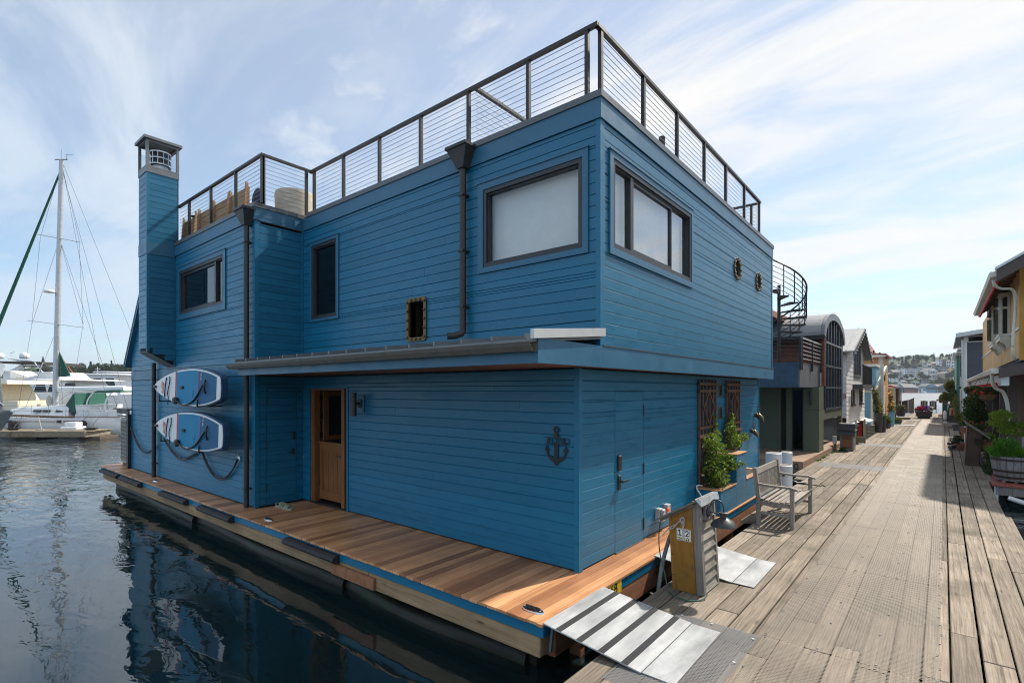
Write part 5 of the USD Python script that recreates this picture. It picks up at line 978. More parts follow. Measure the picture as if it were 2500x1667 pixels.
P('garage_recess', box((-4.0, 19.75, ODK), (-3.9, 23.6, 1.62)), M_olive, ol); P('recess_ceiling', box((-3.9, 19.75, 1.6), (-3.2, 23.6, 1.62)), M_olive, ol)
P('soffit', box((-8.0, 16.8, 2.69), (-3.24, 18.8, 2.72)), M_olive, ol)
# balcony
P('balcony_panel', box((-8.0, 16.7, 2.70), (-3.22, 16.76, 3.43)), M_slate, ol, label='blue balcony front panel')
for a, b in ((16.7, 18.3), (18.31, 19.9)): P('balcony_panel', box((-3.215, a, 2.70), (-3.17, b, 3.43)), M_zinc, ol)
P('balcony_floor', box((-8.0, 16.77, 2.73), (-3.22, 19.9, 3.38)), M_dark, ol)
def rail_run(parent, p0, p1, n, z0, z1, nb=5, m=None):
    r = P('balcony_rail', bar((*p0, z1), (*p1, z1), 0.05, 0.04), m or M_alu, parent)
    for t in np.linspace(0, 1, n): x, y = np.array(p0) * (1 - t) + np.array(p1) * t; P('post', box((x - .03, y - .03, z0 - 0.25), (x + .03, y + .03, z1)), M_black, r)
    for k in range(nb): P('bar', tube([(*p0, z0 + (k + .7) * (z1 - z0) / (nb + .6)), (*p1, z0 + (k + .7) * (z1 - z0) / (nb + .6))], 0.012, 6), m or M_alu, r)
rail_run(ol, (-7.0, 16.66), (-3.15, 16.66), 5, 3.45, 4.13, 5, M_rail); rail_run(ol, (-3.14, 16.75), (-3.14, 19.85), 3, 3.45, 4.13)
# upper storey with vault
P('upper_wall', box((-8.0, 19.92, 3.3), (-3.12, 20.0, 4.58)), M_rust, ol)
for k in range(10): P('siding_board', box((-8.0, 19.90, 3.35 + k * 0.122), (-3.12, 19.919, 3.35 + k * 0.122 + 0.118)), M_rust, ol)
P('corner_post', box((-3.14, 19.86, 2.75), (-3.04, 19.98, 4.5)), M_rust, ol)
yc, rv_, zs = 21.85, 2.15, 4.42
ang = np.linspace(0, PI, 25)
arch = [(yc - rv_ * math.cos(a), zs + 0.80 * math.sin(a)) for a in ang]; archo = [(yc - (rv_ + .18) * math.cos(a), zs + .02 + 0.92 * math.sin(a)) for a in ang]
P('vault_roof', extr(sg.Polygon(archo + arch[::-1]), 4.9, (-8.0, 0, 0), (0, 1, 0), (0, 0, 1)), M_vault, ol)
for k in range(1, 5): P('roof_seam', extr(sg.Polygon([(yc - (rv_ + .21) * math.cos(a), zs + .02 + 0.95 * math.sin(a)) for a in ang] + archo[::-1]), 0.04, (-8.0 + k * 1.0, 0, 0), (0, 1, 0), (0, 0, 1)), M_vault, ol)
P('arch_rim', extr(sg.Polygon(archo + [(yc - (rv_ - .12) * math.cos(a), zs - .06 + 0.76 * math.sin(a)) for a in ang][::-1]), 0.10, (-3.09, 0, 0), (0, 1, 0), (0, 0, 1)), M_zinc, ol)
P('eave_fascia', box((-8.0, 19.48, 4.30), (-3.05, 19.9, 4.42)), M_dark, ol)
P('back_shell', box((-8.0, 20.01, 1.7), (-4.2, 23.9, 4.42)), M_dark, ol)
# tall arched window wall
ww = P('window_wall', join([box((-3.13, yc - 1.75 + k * 0.583 - .035, 1.95), (-3.04, yc - 1.75 + k * 0.583 + .035, 4.50 + 0.62 * math.sin(math.acos(max(-1, min(1, (-1.75 + k * 0.583) / 2.0)))))) for k in range(7)] + [box((-3.125, yc - 1.75, z - .035), (-3.035, yc + 1.75, z + .035)) for z in (1.95, 2.70, 3.45, 4.25)]), M_mull, ol)
for k in range(6):
    for z0, z1 in ((1.99, 2.66), (2.74, 3.41), (3.49, 4.21), (4.29, 4.95)):
        a, b = yc - 1.75 + k * 0.583 + .035, yc - 1.75 + (k + 1) * 0.583 - .035
        top = min(z1, 4.42 + 0.74 * math.sin(math.acos(min(1, max(abs(a - yc), abs(b - yc)) / 2.05)))) if z1 > 4.5 else z1
        if top > z0 + .05: P('pane', box((-3.095, a, z0), (-3.085, b, top)), M_tglass, ww)
P('jamb', box((-3.2, 23.62, 1.95), (-3.04, 23.9, 4.4)), M_slate, ol)
# spiral stair
st = P('spiral_stair', tube([(-3.95, 17.7, 3.38), (-3.95, 17.7, 5.9)], 0.05, 12), M_black, ol)
for k in range(11):
    a = 2.6 - k * 0.42; z = 3.62 + k * 0.2; c, s = math.cos(a), math.sin(a)
    P('tread', hull([(-3.95 + r * math.cos(a + d), 17.7 + r * math.sin(a + d), z + h) for r, d in ((0.06, -.3), (0.06, .3), (0.74, -.2), (0.74, .2)) for h in (0, 0.045)]), M_black, st)
    P('baluster', tube([(-3.95 + .74 * c, 17.7 + .74 * s, z), (-3.95 + .74 * c, 17.7 + .74 * s, z + 0.95)], 0.016, 6), M_black, st)
for h in (0.95, 0.78, 0.62, 0.46, 0.30, 0.15):
    P('handrail' if h > .9 else 'rail_bar', tube([(-3.95 + .76 * math.cos(2.8 - t * .42), 17.7 + .76 * math.sin(2.8 - t * .42), 3.53 + t * 0.2 + h) for t in np.linspace(0, 11.5, 50)], 0.026 if h > .9 else 0.011, 7), M_black, st)
P('landing_rail', join([tube([(-5.6, 17.0, z), (-4.2, 17.0, z)], 0.02, 6) for z in (5.5, 5.8, 6.1, 6.4)] + [tube([(x, 17.0, 5.2), (x, 17.0, 6.4)], 0.02, 6) for x in (-5.6, -5.0, -4.4)]), M_black, st)
P('upper_deck', box((-8.0, 18.3, 5.05), (-4.3, 21.5, 5.25)), plain('salmon_stucco', (0.36, 0.16, 0.12), 0.8), ol)
# white shingled house
M_shw = plain('white_shingle', (0.66, 0.64, 0.63), 0.7, var=0.06, rand=0.06)
wh = T('shingled_house', 'white shingled floating home with steep grey metal gable and number 8', 'house', (-3.28, 27.0, DOCK), 'dock')
x8, y8a, y8b, ze, zr8 = -3.28, 26.8, 33.6, 4.33, 5.62
yr8 = (y8a + y8b) / 2 + 0.4
P('body', extr([(y8a + .03, 1.40), (y8b - .03, 1.05), (y8b - .03, ze - .05), (yr8, zr8 - .08), (y8a + .03, ze - .05)], 4.6, (-7.9, 0, 0), (0, 1, 0), (0, 0, 1)), M_shw, wh)
P('lower_wall', box((-7.5, y8a + .3, 0.3), (x8 - .15, y8b - .3, 1.42)), M_greyz, wh)
rs_ = random.Random(8)
for r in range(15):
    z = 1.38 + r * 0.197
    if z < ze - .1:
        x = -4.6 + (r % 2) * 0.12
        while x < x8 - 0.01: b = min(x + 0.245, x8); P('shingle', hull([(x + .004, y8a - 0.002, z), (b - .004, y8a - 0.002, z), (x + .004, y8a + .02, z), (b - .004, y8a + .02, z), (x + .004, y8a + .015, z + .2), (b - .004, y8a + .015, z + .2)]), M_shw, wh); x = b
M_trimg = plain('dark_grey_trim', (0.05, 0.052, 0.055), 0.6)
wins8 = [(28.3, 29.3, 1.93, 2.62), (31.3, 32.5, 1.93, 2.62), (29.2, 31.6, 3.25, 4.95)]
for r in range(21):
    z = 1.12 + r * 0.197 + 0.0
    z1 = z + .2
    ya = y8a if z < ze else y8a + (z - ze) / (zr8 - ze) * (yr8 - y8a) + .1; yb = y8b if z < ze else y8b - (z - ze) / (zr8 - ze) * (y8b - yr8) - .1
    if yb - ya < .4: break
    for a, b, c, d in split_rects(ya, yb, z, z + .197, [w for w in wins8 if not (z + .197 <= w[2] or z >= w[3])]):
        n = max(1, int((b - a) / 1.15))
        for k in range(n):
            p, q = a + (b - a) * k / n, a + (b - a) * (k + 1) / n; o = rs_.uniform(-.006, .006)
            P('shingle', hull([(x8 + .012, p + .006, c + o), (x8 + .012, q - .006, c + o), (x8 - .01, p + .006, c + o), (x8 - .01, q - .006, c + o), (x8 + .002, p + .006, d), (x8 + .002, q - .006, d)]), M_shw, wh)
for a, b, c, d in wins8[:2]:
    w_ = P('window', join(trimbox('x', x8, a, b, c, d, 0.09, -.05, .04)), M_trimg, wh); P('pane', box((x8 - .03, a + .09, c + .09), (x8 - .02, b - .09, d - .09)), M_bglass, w_); P('sill', box((x8, a - .05, c - .07), (x8 + .09, b + .05, c - .002)), M_trimg, w_)
w_ = P('window', join(trimbox('x', x8, *wins8[2], 0.12, -.05, .05) + [wbox('x', x8, 30.0, 30.12, 3.37, 4.83, -.04, .04), wbox('x', x8, 30.7, 30.82, 3.37, 4.83, -.04, .04)]), M_zinc, wh, label='tall gable window with balcony rail')
for a, b in ((29.32, 30.0), (30.12, 30.7), (30.82, 31.48)): P('pane', box((x8 - .03, a, 3.37), (x8 - .02, b, 4.83)), M_bglass, w_)
P('balcony', box((x8, 28.8, 2.68), (x8 + .42, 32.9, 2.88)), M_trimg, wh)
br = P('balcony_rail', bar((x8 + .40, 28.8, 3.78), (x8 + .40, 32.9, 3.78), .05), M_black, wh)
for k in range(30): P('baluster', box((x8 + .39, 28.82 + k * .14, 2.882), (x8 + .41, 28.84 + k * .14, 3.76)), M_black, br)
for i, (ya, yb) in enumerate(((y8a - .35, yr8), (y8b + .4, yr8))):
    za = ze - (0.07 if i == 0 else 0.09)
    P('roof', hull([(x, y, z + d) for x in (-8.0, x8 + .30) for y, z in ((ya, za), (yb, zr8)) for d in (0, .06)]), M_vault, wh)
    for x in np.arange(-7.6, x8 + .2, 0.62): P('roof_seam', hull([(x + a, y, z + d) for a in (0, .03) for y, z in ((ya, za), (yb, zr8)) for d in (.05, .11)]), M_vault, wh)
    P('bargeboard', hull([(x, y, z + d) for x in (x8 + .301, x8 + .34) for y, z in ((ya, za), (yb, zr8)) for d in (-.16, .05)]), M_trimg, wh)
    for k in range(9): t_ = (k + .5) / 9; P('string_light', ball((x8 + .36, ya + (yb - ya) * t_, za + (zr8 - za) * t_ - .12), 0.035, 1), M_white, wh)
P('house_number', text('8', 0.22, (-3.46, y8a - 0.016, 2.24), (1, 0, 0), (0, 0, 1), 0.01, False), M_rust, wh)
P('skirt', hull([(x8 + .0, y, 1.10) for y in (y8a + .4, y8b + .3)] + [(x8 + .38, y, 1.0) for y in (y8a + .4, y8b + .3)] + [(x8 + .38, y, 0.96) for y in (y8a + .4, y8b + .3)] + [(x8, y, 1.0) for y in (y8a + .4, y8b + .3)]), M_shw, wh)
# brown louvred pedestal and fire cabinet
def pedestal(label, x0, x1, y0, y1, zl_, zr_, m, roofm, lean_=0.0, louvre=None, box_=None, face='front'):
    """dock pedestal with a sloped roof, higher on the right when zr_ > zl_"""
    t = T('utility_pedestal', label, 'utility box', ((x0 + x1) / 2, y0, DOCK), 'dock')
    ln = lambda mm: (arr(mm)[0] - np.stack([(arr(mm)[0][:, 2] - DOCK) * lean_, 0 * arr(mm)[0][:, 2], 0 * arr(mm)[0][:, 2]], 1), arr(mm)[1])
    P('body', ln(extr([(x0, DOCK), (x1, DOCK), (x1, zr_), (x0, zl_)], y1 - y0, (0, y1, 0), (1, 0, 0), (0, 0, 1))), m, t)
    P('corner_post', ln(box((x0 - .012, y0 - .012, DOCK), (x0 + .04, y0 + .03, zl_ - .02))), m, t); P('corner_post', ln(box((x1 - .04, y0 - .012, DOCK), (x1 + .012, y0 + .03, zr_ - .02))), m, t)
    P('roof', ln(hull([(x, y, (zl_ if x < (x0 + x1) / 2 else zr_) + d + (-.02 if (zr_ > zl_) == (x < (x0 + x1) / 2) else .02)) for x in (x0 - .06, x1 + .06) for y in (y0 - .06, y1 + .06) for d in (0.005, .035)])), roofm, t)
    if louvre:
        for k in range(8):
            z = DOCK + .1 + k * (min(zl_, zr_) - .3 - DOCK) / 8; P('louvre', ln(hull([(x, y0 + a, z + b) for x in (x0 + .05, x1 - .05) for a, b in ((-.005, .08), (-.016, 0), (0, 0), (0, .08))])), louvre, t)
    if box_: 
        P('cabinet', ln(box((x0 + .05, y0 - .05, box_[0]), (x1 - .05, y0 - .001, box_[1]))), M_white if len(box_) < 3 else box_[2], t)
        P('extinguisher', ln(join([tube([((x0 + x1) / 2, y0 - .07, box_[0] + .05), ((x0 + x1) / 2, y0 - .07, box_[1] - .12)], .05, 10)])), M_ered, t)
    return t
M_ered = plain('extinguisher_red', (0.35, 0.02, 0.015), 0.35)
M_brown = plain('brown_stain_wood', (0.085, 0.045, 0.028), 0.7, var=0.2, stretch=(4, 4, 1))
M_louv = wood('red_cedar_louvre', (0.14, 0.055, 0.03), (0.28, 0.12, 0.07), 'x', 0.7, 20)
M_char = plain('charcoal_paint', (0.045, 0.046, 0.05), 0.6)
t = pedestal('brown pedestal with cedar louvres in front of the shingled house', -2.80, -2.42, 21.45, 22.1, 1.18, 1.18, M_greyz, M_char, 0, M_louv)
P('roof_skirt', hull([(x, 21.35, 1.02) for x in (-2.86, -2.36)] + [(x, 21.5, 1.30) for x in (-2.82, -2.40)] + [(x, 21.6, 1.30) for x in (-2.82, -2.40)] + [(x, 21.5, 1.02) for x in (-2.86, -2.36)]), M_char, t)
P('ridge_box', box((-2.86, 21.5, 1.28), (-2.36, 22.15, 1.42)), M_char, t)
t = T('fire_cabinet', 'tan fire extinguisher cabinet on posts beside the brown louvred pedestal', 'cabinet', (-2.55, 24.9, DOCK), 'dock')
M_tan = plain('tan_cabinet', (0.48, 0.33, 0.17), 0.5)
P('post', box((-2.72, 24.95, DOCK), (-2.66, 25.05, 1.35)), M_greyz, t); P('post', box((-2.46, 24.95, DOCK), (-2.40, 25.05, 1.45)), M_greyz, t)
P('frame', join(trimbox('y', 24.9, -2.74, -2.42, 0.70, 1.40, .05, -.06, .04)), M_tan, t); P('extinguisher', tube([(-2.58, 24.9, .76), (-2.58, 24.9, 1.22)], .07, 12), M_ered, t); P('back', box((-2.70, 24.96, .74), (-2.46, 24.98, 1.36)), M_rust, t)
P('lower_panel', box((-2.72, 24.92, DOCK + .02), (-2.44, 24.96, .69)), plain('khaki_panel', (0.30, 0.26, 0.16), 0.7), t)
P('lantern', join([cyl((-2.66, 24.62, 1.18), .09, .02, 10), cyl((-2.66, 24.62, 1.20), .06, .12, 8), cyl((-2.66, 24.62, 1.32), .11, .06, 10, 0.02), bar((-2.66, 24.62, 1.17), (-2.72, 24.9, 1.12), .02)]), M_zinc, t)
t = T('junction_box', 'small grey electrical box with yellow cord beside the olive deck', 'electrical box', (-2.92, 21.2, 0.9), 'dock'); P('box', box((-2.98, 21.0, .75), (-2.86, 21.1, 1.0)), _mats['grey_pvc'], t); P('post', box((-2.94, 21.1, .3), (-2.88, 21.16, .98)), M_greyz, t); P('cord', tube([(-2.92, 20.99, .8), (-2.96, 20.95, .6), (-2.95, 20.9, .48)], .012, 6), M_yel, t)
# light blue house
M_lblue = plain('light_blue_boards', (0.14, 0.30, 0.38), 0.6, var=0.06)
M_cream = plain('cream_trim', (0.62, 0.58, 0.50), 0.6, var=0.05)
M_oran = plain('orange_siding', (0.62, 0.29, 0.09), 0.65, var=0.06)
M_redr = plain('red_metal_roof', (0.28, 0.075, 0.06), 0.5, var=0.1)
bl = T('blue_cottage', 'light blue board floating home with white posts and stair', 'house', (-3.3, 37.5, DOCK), 'dock')
P('wall', box((-7.0, 37.5, .5), (-3.30, 41.0, 2.55)), M_lblue, bl)
for k in range(4): P('wall_board', box((-3.70 + k * .09, 37.47, .55), (-3.70 + k * .09 + .083, 37.498, 2.45)), M_lblue, bl)
P('corner_post', box((-3.34, 37.46, .5), (-3.22, 37.6, 2.62)), M_cream, bl); P('beam', box((-7.0, 37.44, 2.455), (-3.2, 37.6, 2.60)), M_cream, bl)
P('porch_roof', hull([(x, y, z) for x in (-7.0, -3.15) for y, z in ((37.3, 2.62), (38.4, 2.95), (37.3, 2.66), (38.4, 3.0))]), M_zinc, bl)
P('upper_wall', box((-7.0, 38.0, 2.9), (-3.15, 40.5, 4.05)), M_lblue, bl)
for k in range(5): P('wall_board', box((-3.72 + k * .115, 37.975, 2.95), (-3.72 + k * .115 + .105, 37.998, 4.0)), M_lblue, bl)
P('parapet_cap', box((-7.0, 37.9, 4.05), (-3.1, 40.6, 4.2)), M_cream, bl)
P('stair_string', bar((-2.85, 41.2, 4.1), (-3.15, 37.4, 2.5), .12, .22), M_cream, bl); P('stair_post', box((-2.98, 38.9, .5), (-2.82, 39.1, 4.2)), M_cream, bl); P('porch_wall', box((-3.29, 38.9, .5), (-2.95, 42.0, 2.9)), M_cream, bl)
P('porch_floor', box((-3.7, 36.9, .3), (-2.95, 37.9, .53)), M_dock, bl)
og = T('orange_cottage', 'orange lap-sided floating home with red metal roof', 'house', (-3.3, 43, DOCK), 'dock')
P('wall', box((-7.0, 43.1, .5), (-3.22, 48.0, 4.95)), M_oran, og)
for k in range(26): P('siding_board', hull([(x, 43.1 - a, .55 + k * .168 + b) for x in (-4.4, -3.22) for a, b in ((0, 0), (.02, 0), (.004, .165), (0, .165))]), M_oran, og)
for k in range(26): P('siding_board', hull([(-3.22 + a, y, .55 + k * .168 + b) for y in (43.2, 48.0) for a, b in ((0, 0), (.02, 0), (.004, .165), (0, .165))]), M_oran, og)
P('corner_trim', box((-3.40, 43.05, .5), (-3.18, 43.2, 4.9)), M_cream, og)
P('roof', hull([(x, y, z) for x, z in ((-7.2, 5.35), (-2.95, 4.98), (-7.2, 5.45), (-2.95, 5.08)) for y in (42.6, 48.4)]), M_redr, og)
P('fascia', box((-7.0, 42.62, 4.86), (-2.98, 42.7, 5.02)), M_cream, og); P('gable_wall', extr([(-4.75, 5.2), (-3.85, 5.2), (-4.3, 6.05)], .1, (0, 43.1, 0), (1, 0, 0), (0, 0, 1)), M_oran, og)
for s in (-1, 1): P('dormer_roof', hull([(-4.3 + s * a, y, z) for a, z in ((0, 6.15), (.52, 5.15), (0, 6.23), (.56, 5.2)) for y in (42.7, 47)]), M_redr, og)
P('chimney_pipe', tube([(-3.75, 44, 5.0), (-3.75, 44, 5.4)], .05, 8), M_black, og); P('chimney_pipe', tube([(-3.4, 44, 4.9), (-3.4, 44, 5.25)], .05, 8), M_black, og)
P('window', box((-3.205, 44.5, 3.3), (-3.18, 45.6, 4.4)), M_bglass, og)
sm = T('red_roofed_cottage', 'small cream cottage with red roof near the dock end', 'house', (-3.2, 50, DOCK), 'dock')
P('wall', box((-7.0, 50, .5), (-3.15, 55, 2.8)), M_tan, sm); P('roof', hull([(x, y, z) for x, z in ((-7.0, 3.7), (-2.85, 2.85), (-7.0, 3.78), (-2.85, 2.93)) for y in (49.5, 55.5)]), M_redr, sm); P('gable_trim', box((-7, 49.55, 2.70), (-2.95, 49.62, 2.86)), M_cream, sm)
P('door', box((-3.52, 49.96, .55), (-3.30, 49.999, 2.45)), M_cream, sm); P('corner_post', box((-3.22, 49.95, .5), (-3.1, 50.1, 2.8)), M_cream, sm); P('side_door', box((-3.149, 50.8, .55), (-3.12, 51.9, 2.4)), M_oran, sm)
br_ = T('brick_house', 'low dark brown house end behind the red-roofed cottage', 'house', (-3.2, 57, DOCK), 'dock'); P('wall', box((-7, 56.2, .4), (-3.0, 60.5, 2.75)), M_brown, br_); P('roof', hull([(x, y, z) for x, z in ((-7, 3.3), (-2.8, 2.8), (-7, 3.4), (-2.8, 2.88)) for y in (55.9, 60.8)]), M_char, br_)
P('window', box((-3.0, 57, 1.3), (-2.97, 58.6, 2.2)), M_bglass, br_)
# pots, plants, pedestals on the left side
M_pot = plain('dark_metal_pot', (0.07, 0.06, 0.055), 0.6, var=0.2)
M_terra = plain('terracotta', (0.32, 0.12, 0.065), 0.8, var=0.15)
L_mid = leafmat('mid_green_leaf', (0.04, 0.10, 0.018), (0.13, 0.24, 0.04), (0.28, 0.36, 0.08), .45)
L_yel = leafmat('yellow_green_leaf', (0.10, 0.11, 0.02), (0.28, 0.24, 0.04), (0.45, 0.38, 0.06))
L_dk = leafmat('dark_green_leaf', (0.03, 0.07, 0.02), (0.09, 0.16, 0.04), (0.18, 0.27, 0.08), .4)
L_gy = leafmat('grey_green_leaf', (0.05, 0.075, 0.045), (0.13, 0.17, 0.10), (0.25, 0.3, 0.2))
def flowermat(name, c): return plain(name, c, 0.6, var=0.15, scale=20)
F_red, F_mag, F_pur, F_whi, F_yel = [flowermat(n, c) for n, c in (('red_petal', (0.55, 0.015, 0.012)), ('magenta_petal', (0.55, 0.03, 0.16)), ('purple_petal', (0.22, 0.06, 0.38)), ('white_petal', (0.75, 0.72, 0.70)), ('yellow_petal', (0.75, 0.48, 0.02)))]
def potplant(name, label, cat, x, y, r, h, m, leaf, blobs, n, size, flowers=None, z0=DOCK, r2=None, stems=0, aspect=1.8):
    t = T(name, label, cat, (x, y, z0), 'dock')
    if r: P('pot', lathe([(0, 0.0), (r2 or r * .75, 0.0), (r, h - .04), (r * 1.06, h - .04), (r * 1.06, h), (r * .92, h), (r * .9, h - .05), (0, h - .05)], (x, y, z0 + .002), 24), m, t, smooth=40)
    pts = cloud(rv, blobs, n); P('foliage', leaves(rv, pts, size, aspect), leaf, t)
    for fm, nf, fs in (flowers or []): P('flower', leaves(rv, cloud(rv, blobs, nf) + np.array([0, 0, fs * .6]), fs, 1.1), fm, t, kind='stuff')
    if stems: P('stem', join([tube([(x, y, z0 + h * .8), tuple(pts[rv.integers(n)])], 0.012, 5) for _ in range(stems)]), L_stem, t)
    return t
potplant('potted_vine', 'tall dark pot with a yellowing climbing plant before the blue cottage', 'plant', -2.53, 32.0, .20, 1.0, M_pot, L_yel, [((-2.62, 32.1, 1.75), (.16, .2, .5)), ((-2.66, 32.1, 2.35), (.16, .2, .5)), ((-2.55, 32, 1.5), (.14, .14, .3))], 700, .10, stems=6)
potplant('potted_plant', 'narrow dark pot with thin leaves beside the tall dark pot', 'plant', -2.33, 32.3, .11, .72, M_pot, L_mid, [((-2.33, 32.3, 1.25), (.10, .12, .14))], 120, .08)
potplant('flower_clump', 'yellow flowering clump behind the tall dark pot', 'plant', -2.75, 35.5, .18, .45, M_pot, L_yel, [((-2.75, 35.5, 1.5), (.18, .25, .75)), ((-2.7, 35.6, 1.0), (.3, .3, .4))], 700, .10, [(F_yel, 50, .09)])
potplant('grass_pot', 'bright green grassy clump beside the blue pedestal', 'plant', -2.42, 35.8, .18, .28, M_pot, L_mid, [((-2.42, 35.8, .9), (.22, .3, .28))], 600, .16, aspect=7)
pedestal('light blue dock pedestal with sloping roof and wall lantern', -2.50, -2.24, 37.3, 38.0, 1.28, 1.42, M_lblue, M_zinc, -.06, None)
potplant('potted_plant', 'low green trough beside the light blue pedestal', 'planter', -2.2, 40.5, .22, .25, plain('green_trough', (0.05, 0.10, 0.05), 0.5), L_yel, [((-2.2, 40.5, .78), (.22, .3, .12))], 200, .1)
potplant('flower_clump', 'tall yellow flowering bush before the red-roofed cottage', 'plant', -2.85, 46.5, .25, .4, M_pot, L_yel, [((-2.9, 46.5, 1.2), (.25, .3, .7)), ((-2.95, 46.5, 2.1), (.15, .2, .35))], 600, .12, [(F_yel, 60, .13)])
potplant('potted_plant', 'dark round pot with pale green shrub near the dock end', 'plant', -2.65, 52.5, .32, .45, M_pot, L_gy, [((-2.65, 52.5, 1.2), (.4, .4, .3))], 300, .12)
potplant('potted_flower', 'small pot of red flowers before the far brown pedestal', 'plant', -2.75, 58.0, .2, .35, M_pot, L_mid, [((-2.75, 58, .95), (.25, .25, .14))], 100, .1, [(F_red, 60, .1)])
pedestal('far brown pedestal with small dark panel near the dock end', -2.95, -2.55, 60.2, 60.9, 1.55, 1.65, M_brown, M_greyz, 0, None, (0.8, 1.2, M_char))
pedestal('far grey pedestal beside the far brown one', -2.50, -2.10, 60.4, 61.2, 1.65, 1.85, M_greyz, M_greyz, 0, None)
for x0, y0, lab in ((-1.62, 61.2, 'left dark plank chair at the dock end facing the lake'), (-0.98, 61.2, 'right dark plank chair at the dock end facing the lake')):
    t = T('plank_chair', lab, 'chair', (x0, y0, DOCK), 'dock')
    for k in range(4): P('back_slat', hull([(x0 + k * .13 + a, y0 + c, z) for a in (0, .12) for c, z in ((0, .8), (.03, .8), (-.18, 1.65 - .03 * abs(k - 1.5)), (-.15, 1.65 - .03 * abs(k - 1.5)))]), M_char, t)
    P('seat', box((x0, y0, .80), (x0 + .5, y0 + .5, .84)), M_char, t)
    for a in (0, .45): P('leg', box((x0 + a, y0 + .4, DOCK), (x0 + a + .05, y0 + .46, 1.0)), M_char, t); P('leg', box((x0 + a, y0 - .02, DOCK), (x0 + a + .05, y0 + .04, .9)), M_char, t)
fb = T('flower_box', 'dark wooden flower box of magenta and purple petunias on the dock', 'planter', (-1.13, 49.6, DOCK), 'dock')
P('trough', box((-1.60, 49.4, .62), (-.66, 50.3, .98)), M_char, fb); P('base', box((-1.5, 49.5, DOCK), (-.75, 50.2, .619)), M_char, fb); P('rim', join(trimbox('y', 49.4, -1.66, -.60, .90, 1.02, .05, -.03, .04)), M_char, fb)
fbl = [((-1.13 + dx, 49.8, 1.16), (.3, .3, .17)) for dx in (-.3, 0, .3)]
P('foliage', leaves(rv, cloud(rv, fbl, 260), .12), L_mid, fb)
for m, dx, nn in ((F_red, -.3, 90), (F_mag, -.15, 180), (F_pur, .2, 170), (F_whi, .36, 60)): P('flower', leaves(rv, cloud(rv, [((-1.13 + dx, 49.75, 1.22), (.22, .3, .2))], nn), .12, 1.0), m, fb, kind='stuff')
t = T('white_step', 'thin white strip laid across the left planks', 'board', (-2.0, 39.0, DOCK), 'dock'); P('board', hullbox((-2.2, 39.0, DOCK + .002), (-1.3, 39.5, DOCK + .03), .004), M_white, t)
t = T('timber_step', 'weathered timber step on the left planks near the dock end', 'step', (-2.6, 47, DOCK), 'dock'); P('board', hullbox((-2.75, 47.2, DOCK + .002), (-1.85, 48.2, DOCK + .14), .01), M_dock, t)
t = T('white_step', 'white board across the planks close to the flower box', 'board', (-1.6, 46, DOCK), 'dock'); P('board', hullbox((-1.9, 45.4, DOCK + .002), (-1.25, 45.8, DOCK + .03), .004), M_white, t)
# weeds at the olive deck edge
t = T('weeds', 'green weeds growing between the olive deck and the dock', 'weeds', (-2.9, 19, .4), 'dock'); P('foliage', leaves(rv, cloud(rv, [((-2.9, 18 + k * .8, .44), (.06, .35, .07)) for k in range(4)] + [((-2.72, 21.3, .52), (.12, .15, .08))], 420), .06), L_mid, t)
# ================================================================== right neighbours (dock frame)
M_ylw = wood('yellow_board_wall', (0.52, 0.29, 0.10), (0.64, 0.39, 0.16), 'z', 0.65, 12, 0.5, (0.95, 1.05), bump=0.12)
M_orw = wood('orange_board_wall', (0.50, 0.23, 0.035), (0.60, 0.30, 0.06), 'z', 0.65, 12, 0.5, (0.95, 1.05), bump=0.12)
M_brownf = plain('chocolate_fascia', (0.075, 0.052, 0.045), 0.6, var=0.1)
M_eavew = wood('bare_eave_boards', (0.09, 0.055, 0.035), (0.20, 0.13, 0.085), 'y', 0.8, 16)
M_redl = plain('red_lamp_cap', (0.60, 0.03, 0.02), 0.4)
yx, yy0, yy1 = 1.30, 15.9, 30.0
YS = 1.18
P_plain = P
def P(name, m, mat_, parent, *a, **k):
    v, f = arr(m); v = np.stack([v[:, 0] * YS, v[:, 1] * YS, CAM_Z + (v[:, 2] - CAM_Z) * YS], 1)
    return P_plain(name, (v, f), mat_, parent, *a, **k)
yh = T('yellow_house', 'yellow board floating home with bay windows and cream gutters', 'house', (1.3, 15.9, DOCK), 'dock')
P('wall', hull([(x, y, z) for x, zt_ in ((yx + .02, 5.30), (3.7, 6.7), (7.0, 5.0)) for y in (yy0 + .02, 22.3) for z in (3.25, zt_)]), M_core, yh)
for k in range(50):
    y = yy0 + .03 + k * .28
    if y < yy1 - .1: P('wall_board', box((yx, y + .004, 3.33), (yx + .019, y + .276, 5.5)), M_ylw, yh)
for k in range(14): P('wall_board', hull([(x, y, z) for x in (yx + .03 + k * .3, yx + .03 + k * .3 + .294) for y in (yy0, yy0 + .019) for z in (3.30, 5.10 + (min(x, 3.8) - .86) * .62 - .02)]), M_orw, yh)
P('corner_board', box((yx - .012, yy0 - .012, 3.28), (yx + .08, yy0 + .03, 5.32)), M_orw, yh)
P('flashing', box((yx - .02, yy0 + .1, 4.0 - .02), (yx - .001, yy1, 4.03)), M_alu, yh)
ex, ez = 0.86, 5.10     # eave line
rise = 0.62
def yroof(x): return ez + (x - ex) * rise
P('roof', hull([(x, y, yroof(x) + d) for x in (ex, 3.8) for y in (yy0 - 1.05, 22.4) for d in (0.02, .10)]), M_char, yh)
P('roof_edge', hull([(x, y, yroof(x) + d) for x in (ex - .03, 3.8) for y in (yy0 - 1.11, yy0 - 1.05) for d in (.06, .115)]), M_alu, yh)
P('bargeboard', hull([(x, y, yroof(x) + d) for x in (ex + .0, 3.8) for y in (yy0 - 1.09, yy0 - 1.051) for d in (-.20, .058)]), M_brownf, yh)
